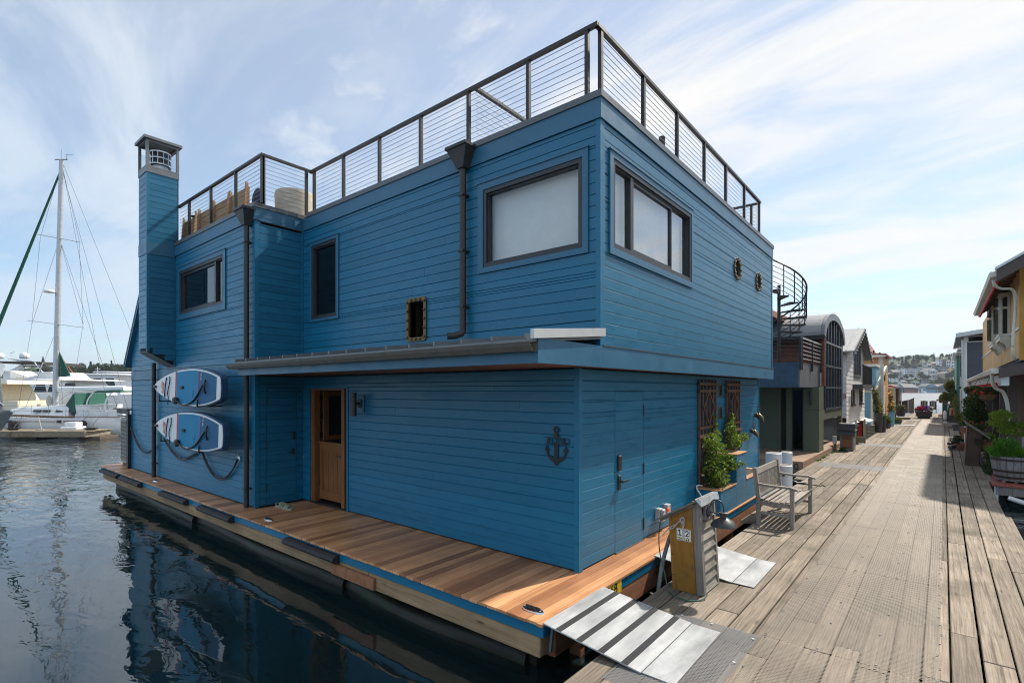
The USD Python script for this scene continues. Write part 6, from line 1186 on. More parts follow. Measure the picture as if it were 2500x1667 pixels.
for k in range(9): P('eave_board', hull([(x, y, yroof(x) - d) for x in (ex + k * .11, ex + k * .11 + .104) for y in (yy0 - 1.04, 22.3) for d in (0.0, .02)]), M_eavew, yh)
for y in np.arange(15.2, 22.2, 0.75): P('rafter', hull([(x, y + a, yroof(x) - d) for x in (ex + .02, 1.7) for a in (0, .06) for d in (.021, .12)]), M_eavew, yh)
P('gutter', extr([(0, 0), (0, .11), (-.10, .11), (-.12, .07), (-.09, 0)], 7.5, (ex, 22.4, ez - .08), (1, 0, 0), (0, 0, 1)), M_cream, yh)
P('eave_fascia', box((ex + .002, yy0 - 1.0, ez - .12), (ex + .03, 22.4, ez + .03)), M_alu, yh)
P('downpipe', tube([(ex - .03, 15.05, ez - .04), (ex - .03, 15.05, ez - .20), (ex + .05, 15.2, ez - .28), (yx - .12, 15.75, ez - .30), (yx - .08, 15.9, ez - .42), (yx - .07, 15.98, ez - .7), (yx - .07, 15.98, 3.30)], .028, 12, smoothpts=60), M_cream, yh, smooth=60)
for k in range(24): P('string_light', join([cyl((ex + .02, 15.3 + k * .28, ez - .20), .028, .08, 6, .012)]), M_redl, yh)
# bay windows
for y0, y1 in ((18.1, 19.6), (20.6, 22.1)):
    b = P('bay_window', join([box((yx - .19, y0 + .06, 3.98), (yx - .14, y0 + .08, 5.02)), box((yx - .19, y1 - .08, 3.98), (yx - .14, y1 - .06, 5.02)), hull([(yx - .19, y0 + .04, 3.9), (yx - .19, y1 - .04, 3.9), (yx, y0, 3.9), (yx, y1, 3.9), (yx - .19, y0 + .04, 4.0), (yx - .19, y1 - .04, 4.0), (yx, y0, 4.0), (yx, y1, 4.0)]),
                             hull([(yx - .21, y0 + .0, 5.0), (yx - .21, y1 - .0, 5.0), (yx, y0 - .02, 5.0), (yx, y1 + .02, 5.0), (yx - .21, y0 + .0, 5.1), (yx - .21, y1 - .0, 5.1), (yx, y0 - .02, 5.1), (yx, y1 + .02, 5.1)]),
                             bar((yx - .165, y0 + .05, 4.72), (yx, y0 + .02, 4.72), .05), bar((yx - .175, y0 + .06, 4.72), (yx - .175, y1 - .06, 4.72), .05), bar((yx - .175, y0 + .06, 4.03), (yx - .175, y1 - .06, 4.03), .06), bar((yx - .165, y0 + .05, 4.03), (yx, y0 + .02, 4.03), .06), bar((yx - .165, (y0 + y1) / 2, 4.03), (yx - .165, (y0 + y1) / 2, 5.0), .05), box((yx - .05, y0 - .0, 4.0), (yx - .0, y0 + .08, 5.0)), bar((yx - .178, y0 + .05, 4.0), (yx - .178, y0 + .05, 5.0), .07)]), M_cream, yh)
    for z0, z1 in ((4.06, 4.69), (4.75, 4.98)):
        P('pane', box((yx - .17, y0 + .08, z0), (yx - .165, (y0 + y1) / 2 - .03, z1)), M_glass, b); P('pane', box((yx - .17, (y0 + y1) / 2 + .03, z0), (yx - .165, y1 - .08, z1)), M_glass, b)
        P('pane', hull([(yx - .31 + a, y0 + .055 + a * .6, z) for a in (0, .005) for z in (z0, z1)] + [(yx - .06 + a, y0 + .07 + a * .6, z) for a in (0, .005) for z in (z0, z1)]), M_dglass, b)
    for yb in (y0 + .12, y1 - .25): P('bracket', extr([(0, 0), (-.18, 0), (-.17, -.06), (-.1, -.1), (-.06, -.2), (0, -.24)], .1, (yx, yb, 3.9), (1, 0, 0), (0, 0, 1)), M_cream, b)
    P('curtain', box((yx - .10, y0 + .04, 4.0), (yx - .04, y1 - .04, 5.0)), M_dark, b)
# lower porch roof
P('porch_roof', hull([(x, y, z) for x, z in ((.82, 3.0), (5.0, 3.9), (.82, 3.06), (5.0, 3.97)) for y in (13.3, 27.0)]), M_char, yh)
P('porch_fascia', hull([(x, y, z) for x, z in ((.80, 2.84), (5.0, 3.74), (.80, 3.02), (5.0, 3.96)) for y in (13.25, 13.298)]), M_brownf, yh)
P('porch_gutter', extr([(0, 0), (0, .10), (-.10, .10), (-.12, .07), (-.09, 0)], 13.6, (.80, 26.9, 2.93), (1, 0, 0), (0, 0, 1)), M_cream, yh)
P('porch_beam', box((.84, 13.4, 2.70), (.95, 26.8, 2.92)), M_alu, yh)
P('porch_ceiling', hull([(x, y, z) for x, z in ((.96, 2.92), (5.0, 3.72), (.96, 2.94), (5.0, 3.75)) for y in (13.4, 26.9)]), M_redr, yh)
P('downpipe', tube([(.75, 14.0, 2.94), (.75, 14.0, 2.78), (.80, 14.1, 2.66), (.92, 14.35, 2.58), (.98, 14.45, 2.42), (1.0, 14.45, 1.9), (1.0, 14.45, .6)], .032, 12, smoothpts=50), M_cream, yh, smooth=60)
P('downpipe', tube([(.75, 26.2, 2.94), (.76, 26.2, 2.75), (.9, 26.4, 2.6)], .055, 10, smoothpts=20), M_cream, yh, smooth=60)
for y in (15.2, 17.4, 19.8, 22.6, 26.2): P('porch_post', box((1.06, y, .45), (1.20, y + .14, 2.9)), M_brownf, yh)
for k in range(26): P('string_light', cyl((.82, 14.2 + k * .48, 2.70), .024, .07, 6, .012), M_redl, yh)
P('porch_floor', box((1.0, 15.6, .25), (6.0, 27, .45)), M_dock, yh)
P('back_wall', box((2.6, 17.0, .45), (6.5, 17.2, 3.4)), plain('slate_siding', (0.085, 0.095, 0.12), 0.6, var=0.08), yh)
for k in range(20): P('siding_board', hull([(x, 17.0 - a, .5 + k * .14 + b) for x in (2.6, 6.0) for a, b in ((0, 0), (.02, 0), (.004, .138), (0, .138))]), _mats['slate_siding'], yh)
w_ = P('window', join(trimbox('y', 16.985, 2.1 + .62, 3.6, 1.0, 2.4, .05, -.02, .04) + [box((3.14, 16.94, 1.05), (3.18, 16.98, 2.35))] + [box((2.77, 16.945, 1.68), (3.55, 16.975, 1.72))]), M_white, yh); P('pane', box((2.77, 16.97, 1.05), (3.55, 16.978, 2.35)), M_bglass, w_)
P('side_wall', box((1.9, 17.2, .45), (2.0, 27.0, 3.2)), M_brown, yh)
P = P_plain
# red-edged platform and barrel
pf = T('barrel_platform', 'low float with red edge carrying the half barrel', 'platform', (1.0, 16.2, .3), 'dock')
P('top', hullbox((.86, 16.2, .40), (4.0, 18.6, .455), .006), plain('red_oxide_edge', (0.30, 0.075, 0.05), 0.6, var=0.15), pf)
P('fascia', box((.92, 16.24, .20), (4.0, 16.30, .399)), M_greyz, pf); P('corner', box((.80, 16.6, .33), (.90, 18.4, .46)), M_greyz, pf); P('leg', box((.90, 16.24, .0), (.97, 16.34, .45)), M_alu, pf); P('float', box((1.2, 16.6, -.2), (4, 18.4, .19)), M_dark, pf)
M_stave = wood('barrel_stave_grey', (0.12, 0.10, 0.10), (0.32, 0.29, 0.29), 'z', 0.8, 22, 1.0, (0.6, 1.25), bump=0.4)
M_hoop = plain('rusty_hoop', (0.055, 0.032, 0.028), 0.6, 0.4, var=0.4, scale=20)
ba = T('half_barrel', 'half wine barrel planter with rusty hoops on the red-edged float', 'barrel', (1.25, 16.75, .46), 'dock')
bx_, by_, bz_, bh = 1.30, 16.85, .50, .57
bp = [(.34, 0), (.375, .12), (.41, .3), (.43, .46), (.435, bh)]
ns = 22
for k in range(ns):
    a0, a1 = k * 2 * PI / ns + .008, (k + 1) * 2 * PI / ns - .008; aa = np.linspace(a0, a1, 4); v = []
    ro = .003 * ((k * 7) % 3)
    for r, z in bp: v += [(bx_ + (r + ro) * math.cos(a), by_ + (r + ro) * math.sin(a), bz_ + z) for a in aa] + [(bx_ + (r - .03) * math.cos(a), by_ + (r - .03) * math.sin(a), bz_ + z) for a in aa]
    P('stave', hull(v), M_stave, ba)
for z, h in ((.06, .05), (.20, .05), (.47, .045)):
    rr = lambda q: np.interp(q, [p[1] for p in bp], [p[0] for p in bp]) + .010
    P('hoop', lathe([(rr(z), z), (rr(z) + .004, z), (rr(z + h) + .004, z + h), (rr(z + h), z + h)], (bx_, by_, bz_), 44), M_hoop, ba, smooth=40)
P('soil', cyl((bx_, by_, bz_ + bh - .08), .40, .03, 30), M_soil, ba); P('foot', join([box((bx_ - .25 + .2 * k, by_ - .3, .456), (bx_ - .19 + .2 * k, by_ + .2, .50)) for k in range(3)]), M_greyz, ba)
L_lime = leafmat('lime_needle', (0.16, 0.25, 0.02), (0.40, 0.50, 0.05), (0.55, 0.58, 0.09), .5)
L_grass = leafmat('lush_grass', (0.08, 0.22, 0.015), (0.22, 0.50, 0.05), (0.40, 0.62, 0.10), .5)
tr = T('weeping_tree', 'small lime green weeping tree growing in the half barrel', 'tree', (1.3, 16.9, 1.0), 'dock')
P('trunk', join([tube([(1.16, 16.9, 1.0), (1.14, 16.9, 1.35), (1.10, 16.9, 1.7), (1.2, 16.95, 2.0)], [.035, .03, .022, .012], 8, smoothpts=16), tube([(1.14, 16.9, 1.5), (1.35, 17.0, 1.75), (1.6, 17.0, 1.9)], [.02, .014, .008], 7, smoothpts=12), tube([(1.2, 16.9, 1.0), (1.26, 16.85, 1.5), (1.28, 16.85, 1.8)], [.03, .02, .01], 7, smoothpts=12)]), L_stem, tr)
wb = [((1.08, 16.9, 2.02), (.26, .3, .13)), ((1.00, 16.8, 1.84), (.20, .25, .15)), ((1.28, 16.95, 1.78), (.26, .25, .10)), ((1.68, 17.0, 1.86), (.28, .25, .15)), ((1.16, 16.8, 1.66), (.20, .2, .10)), ((1.45, 16.9, 1.58), (.16, .2, .08))]
pts = cloud(rv, wb, 2600); v, f = leaves(rv, pts, .07, 3.5, up=0); v = v.copy(); k = np.repeat(rv.random(len(pts)), 4); 
P('crown', (v, f), L_lime, tr)
gr = T('barrel_grass', 'bright green grass and fern tuft filling the half barrel', 'grass', (1.3, 16.85, 1.05), 'dock', kind='stuff')
n = 1800; a = rv.random(n) * 2 * PI; r = .40 * np.sqrt(rv.random(n)); base = np.stack([bx_ + r * np.cos(a), by_ + r * np.sin(a), np.full(n, 1.02)], 1)
tip = base + np.stack([rv.normal(0, .08, n) + .12 * np.cos(a) * r / .4, rv.normal(0, .08, n) + .12 * np.sin(a) * r / .4, .16 + .16 * rv.random(n)], 1); s = rv.normal(size=(n, 3)) * .006
P('blades', (np.stack([base - s, base + s, tip], 1).reshape(-1, 3), np.arange(3 * n).reshape(-1, 3)), L_grass, gr)
P('fern', leaves(rv, cloud(rv, [((1.02, 16.6, 1.30), (.14, .16, .22)), ((.93, 16.6, 1.12), (.12, .14, .1)), ((1.2, 16.6, 1.38), (.15, .15, .14)), ((1.1, 16.7, 1.15), (.25, .2, .1))], 1500), .06, 2.6), L_grass, gr)
# small grey shed behind the barrel
t = T('louvre_box', 'small pale grey clapboard box behind the weeping tree', 'box', (1.7, 18, 1.0), 'dock')
for k in range(5): P('board', hull([(x, 18.0 - a, 1.12 + k * .07 + b) for x in (1.5, 2.6) for a, b in ((0, 0), (.02, 0), (.004, .068), (0, .068))]), _mats['grey_pvc'], t)
P('back', box((1.5, 18.0, .5), (2.6, 18.3, 1.5)), M_greyz, t)
# brown pedestal right
def rped(x0, x1, y0, z0, z1, m, label, roofm, lamp_=True):
    t = T('utility_pedestal', label, 'utility box', ((x0 + x1) / 2, y0, DOCK), 'dock')
    sh = lambda mm: (arr(mm)[0] + np.stack([(arr(mm)[0][:, 2] - DOCK) * .05, 0 * arr(mm)[0][:, 2], 0 * arr(mm)[0][:, 2]], 1), arr(mm)[1])
    P('front_panel', sh(extr([(x0 + .02, DOCK), (x1, DOCK), (x1 + .04, z1), (x0 + .02, z0)], .03, (0, y0 + .03, 0), (1, 0, 0), (0, 0, 1))), m, t)
    P('side_panel', sh(box((x0 - .02, y0 + .1, DOCK), (x0, y0 + 1.3, z0 - .03))), m, t); P('side_panel', sh(box((x1, y0 + .1, DOCK), (x1 + .03, y0 + 1.3, z1 - .03))), m, t); P('body', sh(extr([(x0, DOCK), (x1 - .002, DOCK), (x1 - .002, z1 - .04), (x0, z0 - .04)], 1.2, (0, y0 + 1.3, 0), (1, 0, 0), (0, 0, 1))), m, t)
    P('roof', sh(hull([(x, y, z + d) for x, z in ((x0 - .06, z0 + .05), (x1 + .2, z1 - .12)) for y in (y0 - .08, y0 + 1.4) for d in (0, .05)])), roofm, t)
    if lamp_: P('lamp', sh(join([cyl(((x0 + x1) / 2 + .08, y0 - .07, z1 - .12), .09, .02, 14), cyl(((x0 + x1) / 2 + .08, y0 - .07, z1 - .17), .07, .02, 14), cyl(((x0 + x1) / 2 + .08, y0 - .07, z1 - .26), .05, .08, 12), box(((x0 + x1) / 2 + .03, y0 - .04, z1 - .2), ((x0 + x1) / 2 + .13, y0, z1 - .1))])), M_black, t)
    return t
t = rped(.49, .76, 19.5, 1.60, 1.36, M_brown, 'dark brown pedestal with sloping roof and black lamp by the barrel', M_greyz)
P('notice', box((.485, 19.85, 1.1), (.467, 20.0, 1.35)), M_white, t)
# shrub and red flowers behind it
t = potplant('shrub', 'round green shrub with pale tips behind the brown pedestal', 'shrub', .78, 22.6, 0, 0, None, L_dk, [((.78, 22.4, 1.98), (.30, .4, .42)), ((.66, 22.3, 1.75), (.24, .3, .3)), ((.92, 22.4, 1.7), (.24, .35, .35)), ((.62, 22.5, 2.25), (.16, .2, .16)), ((.86, 22.4, 2.3), (.22, .3, .14))], 2600, .075, [(L_lime, 420, .07)])
P('trunk', join([tube([(.80, 22.5, .5), (.80, 22.5, 1.2), (.78 + a, 22.4, 1.8)], [.025, .02, .01], 6, smoothpts=8) for a in (-.15, 0, .15)]), L_stem, t)
potplant('geranium', 'red geraniums in front of the round shrub', 'flowers', .6, 21.2, .2, .35, M_terra, L_mid, [((.55, 21.1, 1.58), (.18, .2, .10)), ((.85, 21.1, 1.5), (.16, .2, .10))], 420, .07, [(F_red, 36, .055)], z0=1.1)
potplant('potted_plant', 'lime leafed plant low beside the brown pedestal', 'plant', .95, 20.5, .15, .3, M_terra, L_lime, [((.98, 20.5, 1.25), (.18, .2, .12))], 220, .09, z0=.8)
potplant('potted_plant', 'terracotta pot of grey-green leaves on the right planks', 'plant', .49, 24.4, .14, .24, M_terra, L_gy, [((.46, 24.4, .88), (.20, .24, .13)), ((.34, 24.3, .78), (.14, .2, .08))], 480, .08)
t = T('log_fender', 'short rope-ended log lying beside the terracotta pot', 'log', (.2, 24.8, DOCK), 'dock'); P('log', tube([(.18, 24.3, .55), (.40, 25.2, .56)], .06, 12), M_pot, t); P('log', tube([(.16, 25.0, .62), (.36, 25.9, .64)], .06, 12), M_pot, t)
potplant('undergrowth', 'shade plants at the water gap between dock and yellow house', 'plants', .95, 19.0, 0, 0, None, L_dk, [((.92, 18.6, .55), (.10, .5, .18)), ((.88, 17.9, .45), (.06, .3, .2)), ((.98, 19.2, .8), (.12, .3, .25))], 500, .09)
# hanging baskets
M_coir = plain('coir_basket', (0.20, 0.105, 0.05), 0.95, var=0.35, scale=60, bump=0.8, bscale=150)
for x, y, zb, r, lab in ((.93, 19.5, 2.30, .20, 'nearer hanging coir basket under the cream gutter'), (.80, 22.6, 2.36, .19, 'further hanging coir basket of red flowers under the gutter')):
    t = T('hanging_basket', lab, 'hanging basket', (x, y, zb), 'dock')
    P('basket', lathe([(0, 0), (r * .45, .02), (r * .8, .09), (r, .19), (r * .96, .19), (0, .15)], (x, y, zb), 24), M_coir, t, smooth=50)
    P('frame', join([tube([(x + r * 1.02 * q * math.cos(a), y + r * 1.02 * q * math.sin(a), zb + h) for q, h in ((.1, -.005), (.46, .015), (.82, .085), (1.0, .19))], .005, 5) for a in np.arange(12) * PI / 6]), M_pot, t)
    P('hanger', join([tube([(x + r * math.cos(a), y + r * math.sin(a), zb + .19), (x + .08, y, 3.02)], .004, 4) for a in (0, 2.1, 4.2)]), M_black, t)
    P('foliage', leaves(rv, cloud(rv, [((x, y, zb + .28), (r * .95, r * .95, .12)), ((x - .15, y, zb + .25), (.15, .15, .12))], 620), .07), L_mid, t)
    P('flower', leaves(rv, cloud(rv, [((x - .08, y - .1, zb + .25), (.25, .2, .12))], 26), .05, 1.1), F_red, t, kind='stuff')
# grey slate house further on
gh = T('grey_house', 'dark grey lap-sided floating home with shed roof and white corner trim', 'house', (.85, 36.5, DOCK), 'dock')
M_gsid = plain('slate_lap_siding', (0.075, 0.08, 0.10), 0.55, var=0.08, rand=0.05)
M_gsd2 = plain('pale_lap_siding', (0.26, 0.26, 0.26), 0.6, var=0.06)
P('wall', box((.87, 36.52, .3), (6.0, 46.0, 5.15)), M_core, gh)
for k in range(30): P('siding_board', hull([(x, 36.5 - a, .5 + k * .158 + b) for x in (.98, 5.0) for a, b in ((-.02, 0), (.02, 0), (.002, .156), (-.02, .156))]), M_gsid, gh)
for k in range(31): P('siding_board', hull([(.85 - a, y, .4 + k * .158 + b) for y in (36.6, 45.5) for a, b in ((-.02, 0), (.015, 0), (.002, .156), (-.02, .156))]), M_gsd2, gh)
P('corner_trim', box((.83, 36.46, .3), (.97, 36.62, 5.5)), M_white, gh); P('downpipe', tube([(.78, 36.42, .6), (.78, 36.42, 5.3)], .04, 8), M_alu, gh)
P('roof', hull([(x, y, z) for x, z in ((.52, 5.42), (6.0, 6.2), (.52, 5.60), (6.0, 6.38)) for y in (35.9, 46.5)]), M_zinc, gh); P('roof_fascia', hull([(x, 35.9, z) for x, z in ((.50, 5.40), (6, 6.18), (.50, 5.62), (6, 6.40))] + [(x, 35.86, z) for x, z in ((.50, 5.40), (6, 6.18), (.50, 5.62), (6, 6.40))]), M_alu, gh)
w_ = P('clerestory_window', join(trimbox('y', 36.48, .98, 2.6, 5.16, 5.48, .035, -.02, .03)), M_white, gh); P('pane', box((1.01, 36.47, 5.19), (2.57, 36.478, 5.45)), M_bglass, w_)
for y in (38.0, 41.0): w_ = P('window', join(trimbox('x', .85, y, y + 1.6, 3.4, 4.8, .06, -.03, -.015)), M_trimg, gh); P('pane', box((.80, y + .06, 3.46), (.81, y + 1.54, 4.74)), M_bglass, w_); P('hood', box((.60, y - .1, 4.85), (.86, y + 1.7, 4.93)), M_white, gh)
P('entry_door', box((.80, 38.6, .5), (.845, 40.2, 2.6)), M_dark, gh); P('wall_light', box((.66, 37.6, 2.7), (.85, 37.7, 2.8)), M_black, gh)
t = T('green_house', 'sea green panelled floating home beyond the grey house', 'house', (.8, 48, DOCK), 'dock'); P('wall', box((.70, 47, .4), (5, 55, 5.0)), plain('sea_green_panel', (0.10, 0.26, 0.20), 0.6), t); P('roof', box((.5, 46.8, 5.0), (5, 55.3, 5.2)), M_alu, t); P('lower_wall', box((.60, 46.9, .4), (.69, 50, 2.6)), M_dark, t)
t = T('brick_cottage', 'brick red low cottage near the right end of the dock', 'house', (.5, 57, DOCK), 'dock'); P('wall', box((.45, 56, .4), (4, 60, 2.7)), plain('brick_red_wall', (0.24, 0.10, 0.07), 0.8, var=0.25, scale=12), t); P('roof', hull([(x, y, z) for x, z in ((.25, 2.7), (4, 3.6), (.25, 2.8), (4, 3.7)) for y in (55.7, 60.3)]), M_gsd2, t)
# right pedestals
t = pedestal('charcoal pedestal with extinguisher niche on the right of the dock', .20, .56, 42.2, 42.9, 1.72, 1.45, M_char, M_greyz, -.04, None, (1.05, 1.5, M_tan))
pedestal('dark green pedestal behind the charcoal one', -.02, .22, 46.7, 47.4, 1.75, 1.55, plain('bottle_green', (0.02, 0.10, 0.07), 0.5), M_greyz, 0, None)
pedestal('red-brown pedestal behind the dark green one', -.05, .25, 50.5, 51.2, 1.85, 1.65, M_rust, M_greyz, 0, None)
t = T('boat_fender', 'white oval fender leaning on the dark green pedestal', 'fender', (.08, 45.9, DOCK), 'dock'); P('body', lathe([(0, 0), (.09, .06), (.11, .25), (.10, .55), (.05, .68), (0, .7)], (.09, 46.2, DOCK + .05), 16), M_white, t, smooth=True)
t = T('entry_step', 'grey timber step landing before the grey house', 'step', (.45, 38, DOCK), 'dock'); P('landing', hullbox((.20, 37.9, DOCK + .003), (.74, 41.5, DOCK + .16), .01), M_greyz, t)
t = T('white_mat', 'pale mat on the right planks before the green pedestal', 'mat', (.05, 44, DOCK), 'dock'); P('mat', hullbox((.02, 43.6, DOCK + .002), (.45, 46, DOCK + .02), .005), M_alu, t)
potplant('big_leaf_plant', 'yellow-green large-leaved shrub overhanging the right dock end', 'shrub', .35, 54, .3, .5, M_terra, L_yel, [((.25, 53.5, 2.1), (.55, .6, .35)), ((.45, 53.8, 2.9), (.4, .5, .5)), ((.0, 53, 1.8), (.4, .4, .2))], 800, .22)
potplant('shrub', 'mixed green shrubs before the green house', 'shrub', .55, 44.8, .3, .4, M_pot, L_mid, [((.60, 44.8, 1.5), (.2, .5, .6)), ((.55, 48.2, 2.0), (.25, .6, .8)), ((.62, 43.5, .85), (.2, .4, .3))], 1100, .12)
potplant('shrub', 'pale flowering shrub at the white corner trim of the grey house', 'shrub', .55, 36.0, .2, .3, M_pot, L_yel, [((.50, 36.0, 1.9), (.16, .3, .5)), ((.60, 35.8, 1.2), (.2, .3, .4))], 500, .10)
t = T('electric_meter', 'black domed dock light at the step of the grey house', 'light', (.70, 34, DOCK), 'dock'); P('dome', join([cyl((.70, 34, DOCK - .1), .1, .2, 14), cyl((.70, 34, DOCK + .1), .1, .1, 14, .02)]), M_black, t); P('cable', tube([(.70, 34, .6), (.8, 34.5, .9), (.9, 35.5, .8)], .02, 6, smoothpts=12), M_black, t)
t = T('water_pipe', 'white pipe end and rusty chain hanging at the right dock edge', 'pipe', (.95, 13, .3), 'dock'); P('pipe', tube([(1.5, 15.4, .15), (1.1, 15.6, .25)], .05, 10), M_white, t); P('chain', tube([(.86, 9.9, .40), (.90, 9.6, .33), (.96, 9.4, .36)], .018, 6), M_bronze, t)
# ================================================================== marina to the left (lake frame: x across the view, y away from the camera)
M_gel = plain('white_gelcoat', (0.70, 0.71, 0.72), 0.25, var=0.03)
M_crm = plain('cream_gelcoat', (0.66, 0.60, 0.46), 0.3, var=0.04)
M_mast = plain('mast_alloy', (0.46, 0.47, 0.48), 0.35, 0.5, var=0.06)
M_canv = plain('green_canvas', (0.012, 0.085, 0.06), 0.8, var=0.15, bump=0.3, bscale=12)
M_bcanv = plain('dark_brown_canvas', (0.022, 0.02, 0.018), 0.85, var=0.2)
M_wire = plain('rigging_wire', (0.10, 0.10, 0.10), 0.4, 0.7)
M_bwin = plain('black_yacht_glass', (0.010, 0.012, 0.016), 0.08, var=0.1)
M_teakb = wood('boat_teak', (0.16, 0.08, 0.04), (0.30, 0.17, 0.09), 'x', 0.6)
M_fing = wood('finger_dock_timber', (0.13, 0.10, 0.07), (0.36, 0.30, 0.22), 'x', 0.85, 18, 0.6, (0.85, 1.1), bump=0.6, knots=0.5)
M_fingy = wood('finger_dock_end', (0.16, 0.12, 0.085), (0.40, 0.34, 0.26), 'y', 0.85, 18, 0.6, (0.85, 1.1), bump=0.6)
DD = 30.5
def lx(px, d): return (px - CXP) / FPX * d
def lz(py, d): return CAM_Z - (py - CYP) / FPX * d
def hullform(x0, x1, y, beam, zdeck0, zdeck1, bow=1, keel=-0.5, n=26, bowrake=1.0, transom=0.75):
    """boat hull lofted from stations; bow towards -x when bow = 1"""
    V = []; ts = np.linspace(0, 1, n)
    for t in ts:
        s = t if bow == 1 else 1 - t
        w = beam / 2 * (np.sin(min(s / 0.55, 1) * PI / 2) ** 0.8) * (1 - (1 - transom) * max(0, (s - .55) / .45) ** 2); w = max(w, 0.02)
        zd = zdeck0 + (zdeck1 - zdeck0) * s - 0.12 * math.sin(s * PI)
        xx = x0 + (x1 - x0) * t; sgn = -1 if bow == 1 else 1
        ring = []
        for q, wz in ((0.0, keel), (0.62, keel * .55), (0.88, 0.05), (0.97, zd * .45), (1.0, zd)):
            rake = bowrake * (1 - max(0, (wz - keel) / (zd - keel))) * max(0, 1 - s / .35) ** 1.2
            ring.append((xx - sgn * rake, y - w * q, wz))
        ring += [(a, 2 * y - b, c) for a, b, c in ring[::-1]]
        V.append(ring)
    V = np.array(V); m = V.shape[1]; f = []
    for i in range(n - 1):
        for j in range(m - 1): a, b, c, d = i * m + j, i * m + j + 1, (i + 1) * m + j + 1, (i + 1) * m + j; f += [[a, b, c], [a, c, d]]
    f += [[k * m + m // 2 - 1, k * m + m // 2, (k + 1) * m + m // 2] for k in range(n - 1)] + [[k * m + m // 2 - 1, (k + 1) * m + m // 2, (k + 1) * m + m // 2 - 1] for k in range(n - 1)]
    for e in (0, (n - 1) * m): f += [[e, e + j, e + j + 1] for j in range(1, m - 1)]
    return V.reshape(-1, 3), np.array(f)
# ---- sailboat
sb = T('sailboat', 'white sailing yacht with green sprayhood and tall bare mast', 'sailboat', (lx(140, DD), DD + 1.8, 0), 'lake')
yh_ = DD; bx0, bx1 = lx(-95, DD), lx(345, DD)
P('hull', hullform(bx0, bx1, yh_, 3.5, 1.32, 1.05, 1), M_gel, sb, smooth=35)
yn = DD - 1.75
xc0, xc1 = lx(15, DD), lx(205, DD)
P('coachroof', hull([(xc0, yh_ + s * .9, 1.25) for s in (-1, 1)] + [(xc1 + .2, yh_ + s * 1.3, 1.12) for s in (-1, 1)] + [(xc0 + 1.6, yh_ + s * .7, 1.62) for s in (-1, 1)] + [(xc1, yh_ + s * 1.05, 1.78) for s in (-1, 1)]), M_gel, sb)
for px_ in (125, 147, 178, 206): P('cabin_window', hull([(lx(px_, DD) + a, yh_ - 1.17 + b, z) for a in (0, .42) for z, b in ((1.36, 0.02), (1.48, .12)) for b in (b - .06, b + .02)]), M_bwin, sb)
for px_ in (78, 91, 206): P('hull_window', box((lx(px_, DD) - .10, yh_ - 1.76, .78), (lx(px_, DD) + .12, yh_ - 1.70, .92)), M_bwin, sb)
P('name', text('BENETEAU 47', .10, (lx(218, DD), yh_ - 1.755, .80), (1, 0, 0), (0, 0, 1), .01), M_char, sb)
P('stripe', box((lx(12, DD), yh_ - 1.765, .865), (lx(75, DD), yh_ - 1.70, .88)), M_char, sb); P('stripe', box((lx(98, DD), yh_ - 1.765, .845), (lx(198, DD), yh_ - 1.70, .86)), M_char, sb); P('stripe', box((lx(218, DD), yh_ - 1.765, .76), (lx(262, DD), yh_ - 1.70, .77)), M_char, sb)
P('toe_rail', tube([(bx0 + .8, yh_ - .7, 1.36), (bx0 + 3, yh_ - 1.55, 1.26), (bx0 + 6, yh_ - 1.76, 1.16), (bx1 - .2, yh_ - 1.40, 1.09)], .025, 6, smoothpts=24), M_teakb, sb)
mx0, mx1 = lx(134, DD), lx(150, DD); mz = lz(392, DD)
mb = (lx(135, DD), yh_, 1.6); mt = (lx(150.5, DD), yh_, mz)
mp = P('mast', tube([mb, mt], [.16, .12], 14), M_mast, sb, smooth=40)
mpt = lambda z: np.array(mb) + (np.array(mt) - np.array(mb)) * (z - mb[2]) / (mt[2] - mb[2])
for py, w in ((583, 1.15), (792, 1.55)):
    c = mpt(lz(py, DD)); P('spreader', bar(c + [-w, -.25, .12 + .08], c + [w * .98, .1, -.18], .07, .03), M_mast, mp)
P('radar', lathe([(0, 0), (.26, .02), (.28, .10), (.22, .18), (0, .2)], mpt(lz(718, DD)) + [-.25, -.3, 0], 18), M_gel, mp, smooth=True)
P('masthead_gear', join([bar(mpt(mz) + [-.4, 0, .05], mpt(mz) + [.35, 0, .05], .04), tube([mpt(mz) + [.3, 0, .05], mpt(mz) + [.32, 0, .35]], .012, 5), bar(mpt(mz) + [.2, 0, .35], mpt(mz) + [.7, 0, .32], .015), tube([mpt(mz) + [0, 0, 0], mpt(mz) + [0, 0, .7]], .008, 4)]), M_wire, mp)
s1, s2 = mpt(lz(583, DD)), mpt(lz(792, DD))
wires = []
for sg_, yy in ((-1, -1.5), (1, 1.5)):
    e1, e2 = s1 + [sg_ * 1.15, 0, -.02 * sg_ + .05], s2 + [sg_ * 1.53, 0, 0]
    wires += [[mpt(mz - .2), e1, e2, (mb[0] + sg_ * 1.5, yh_ + yy * .0 - .8, 1.15)], [s1, e2], [s2 - [0, 0, .2], (mb[0] + sg_ * 1.2, yh_ - .8, 1.15)]]
wires += [[mpt(mz - .1), (lx(280, DD), yh_ - .5, 1.5)], [mpt(mz), (lx(340, DD), yh_, lz(860, DD)), (lx(352, DD), yh_, 2.2)], [mpt(mz - .4), (lx(300, DD), yh_ + .4, 1.4)], [s1, (lx(290, DD), yh_, 1.3)]]
for w_ in wires: P('shroud', tube(w_, .009, 4, False), M_wire, mp)
P('furled_jib', tube([mpt(mz - .5), mpt(mz - .5) * .5 + np.array([lx(-85, DD), yh_, 1.6]) * .5, (lx(-85, DD), yh_, 1.6)], [.05, .09, .14], 10, smoothpts=24), M_canv, sb, smooth=40)
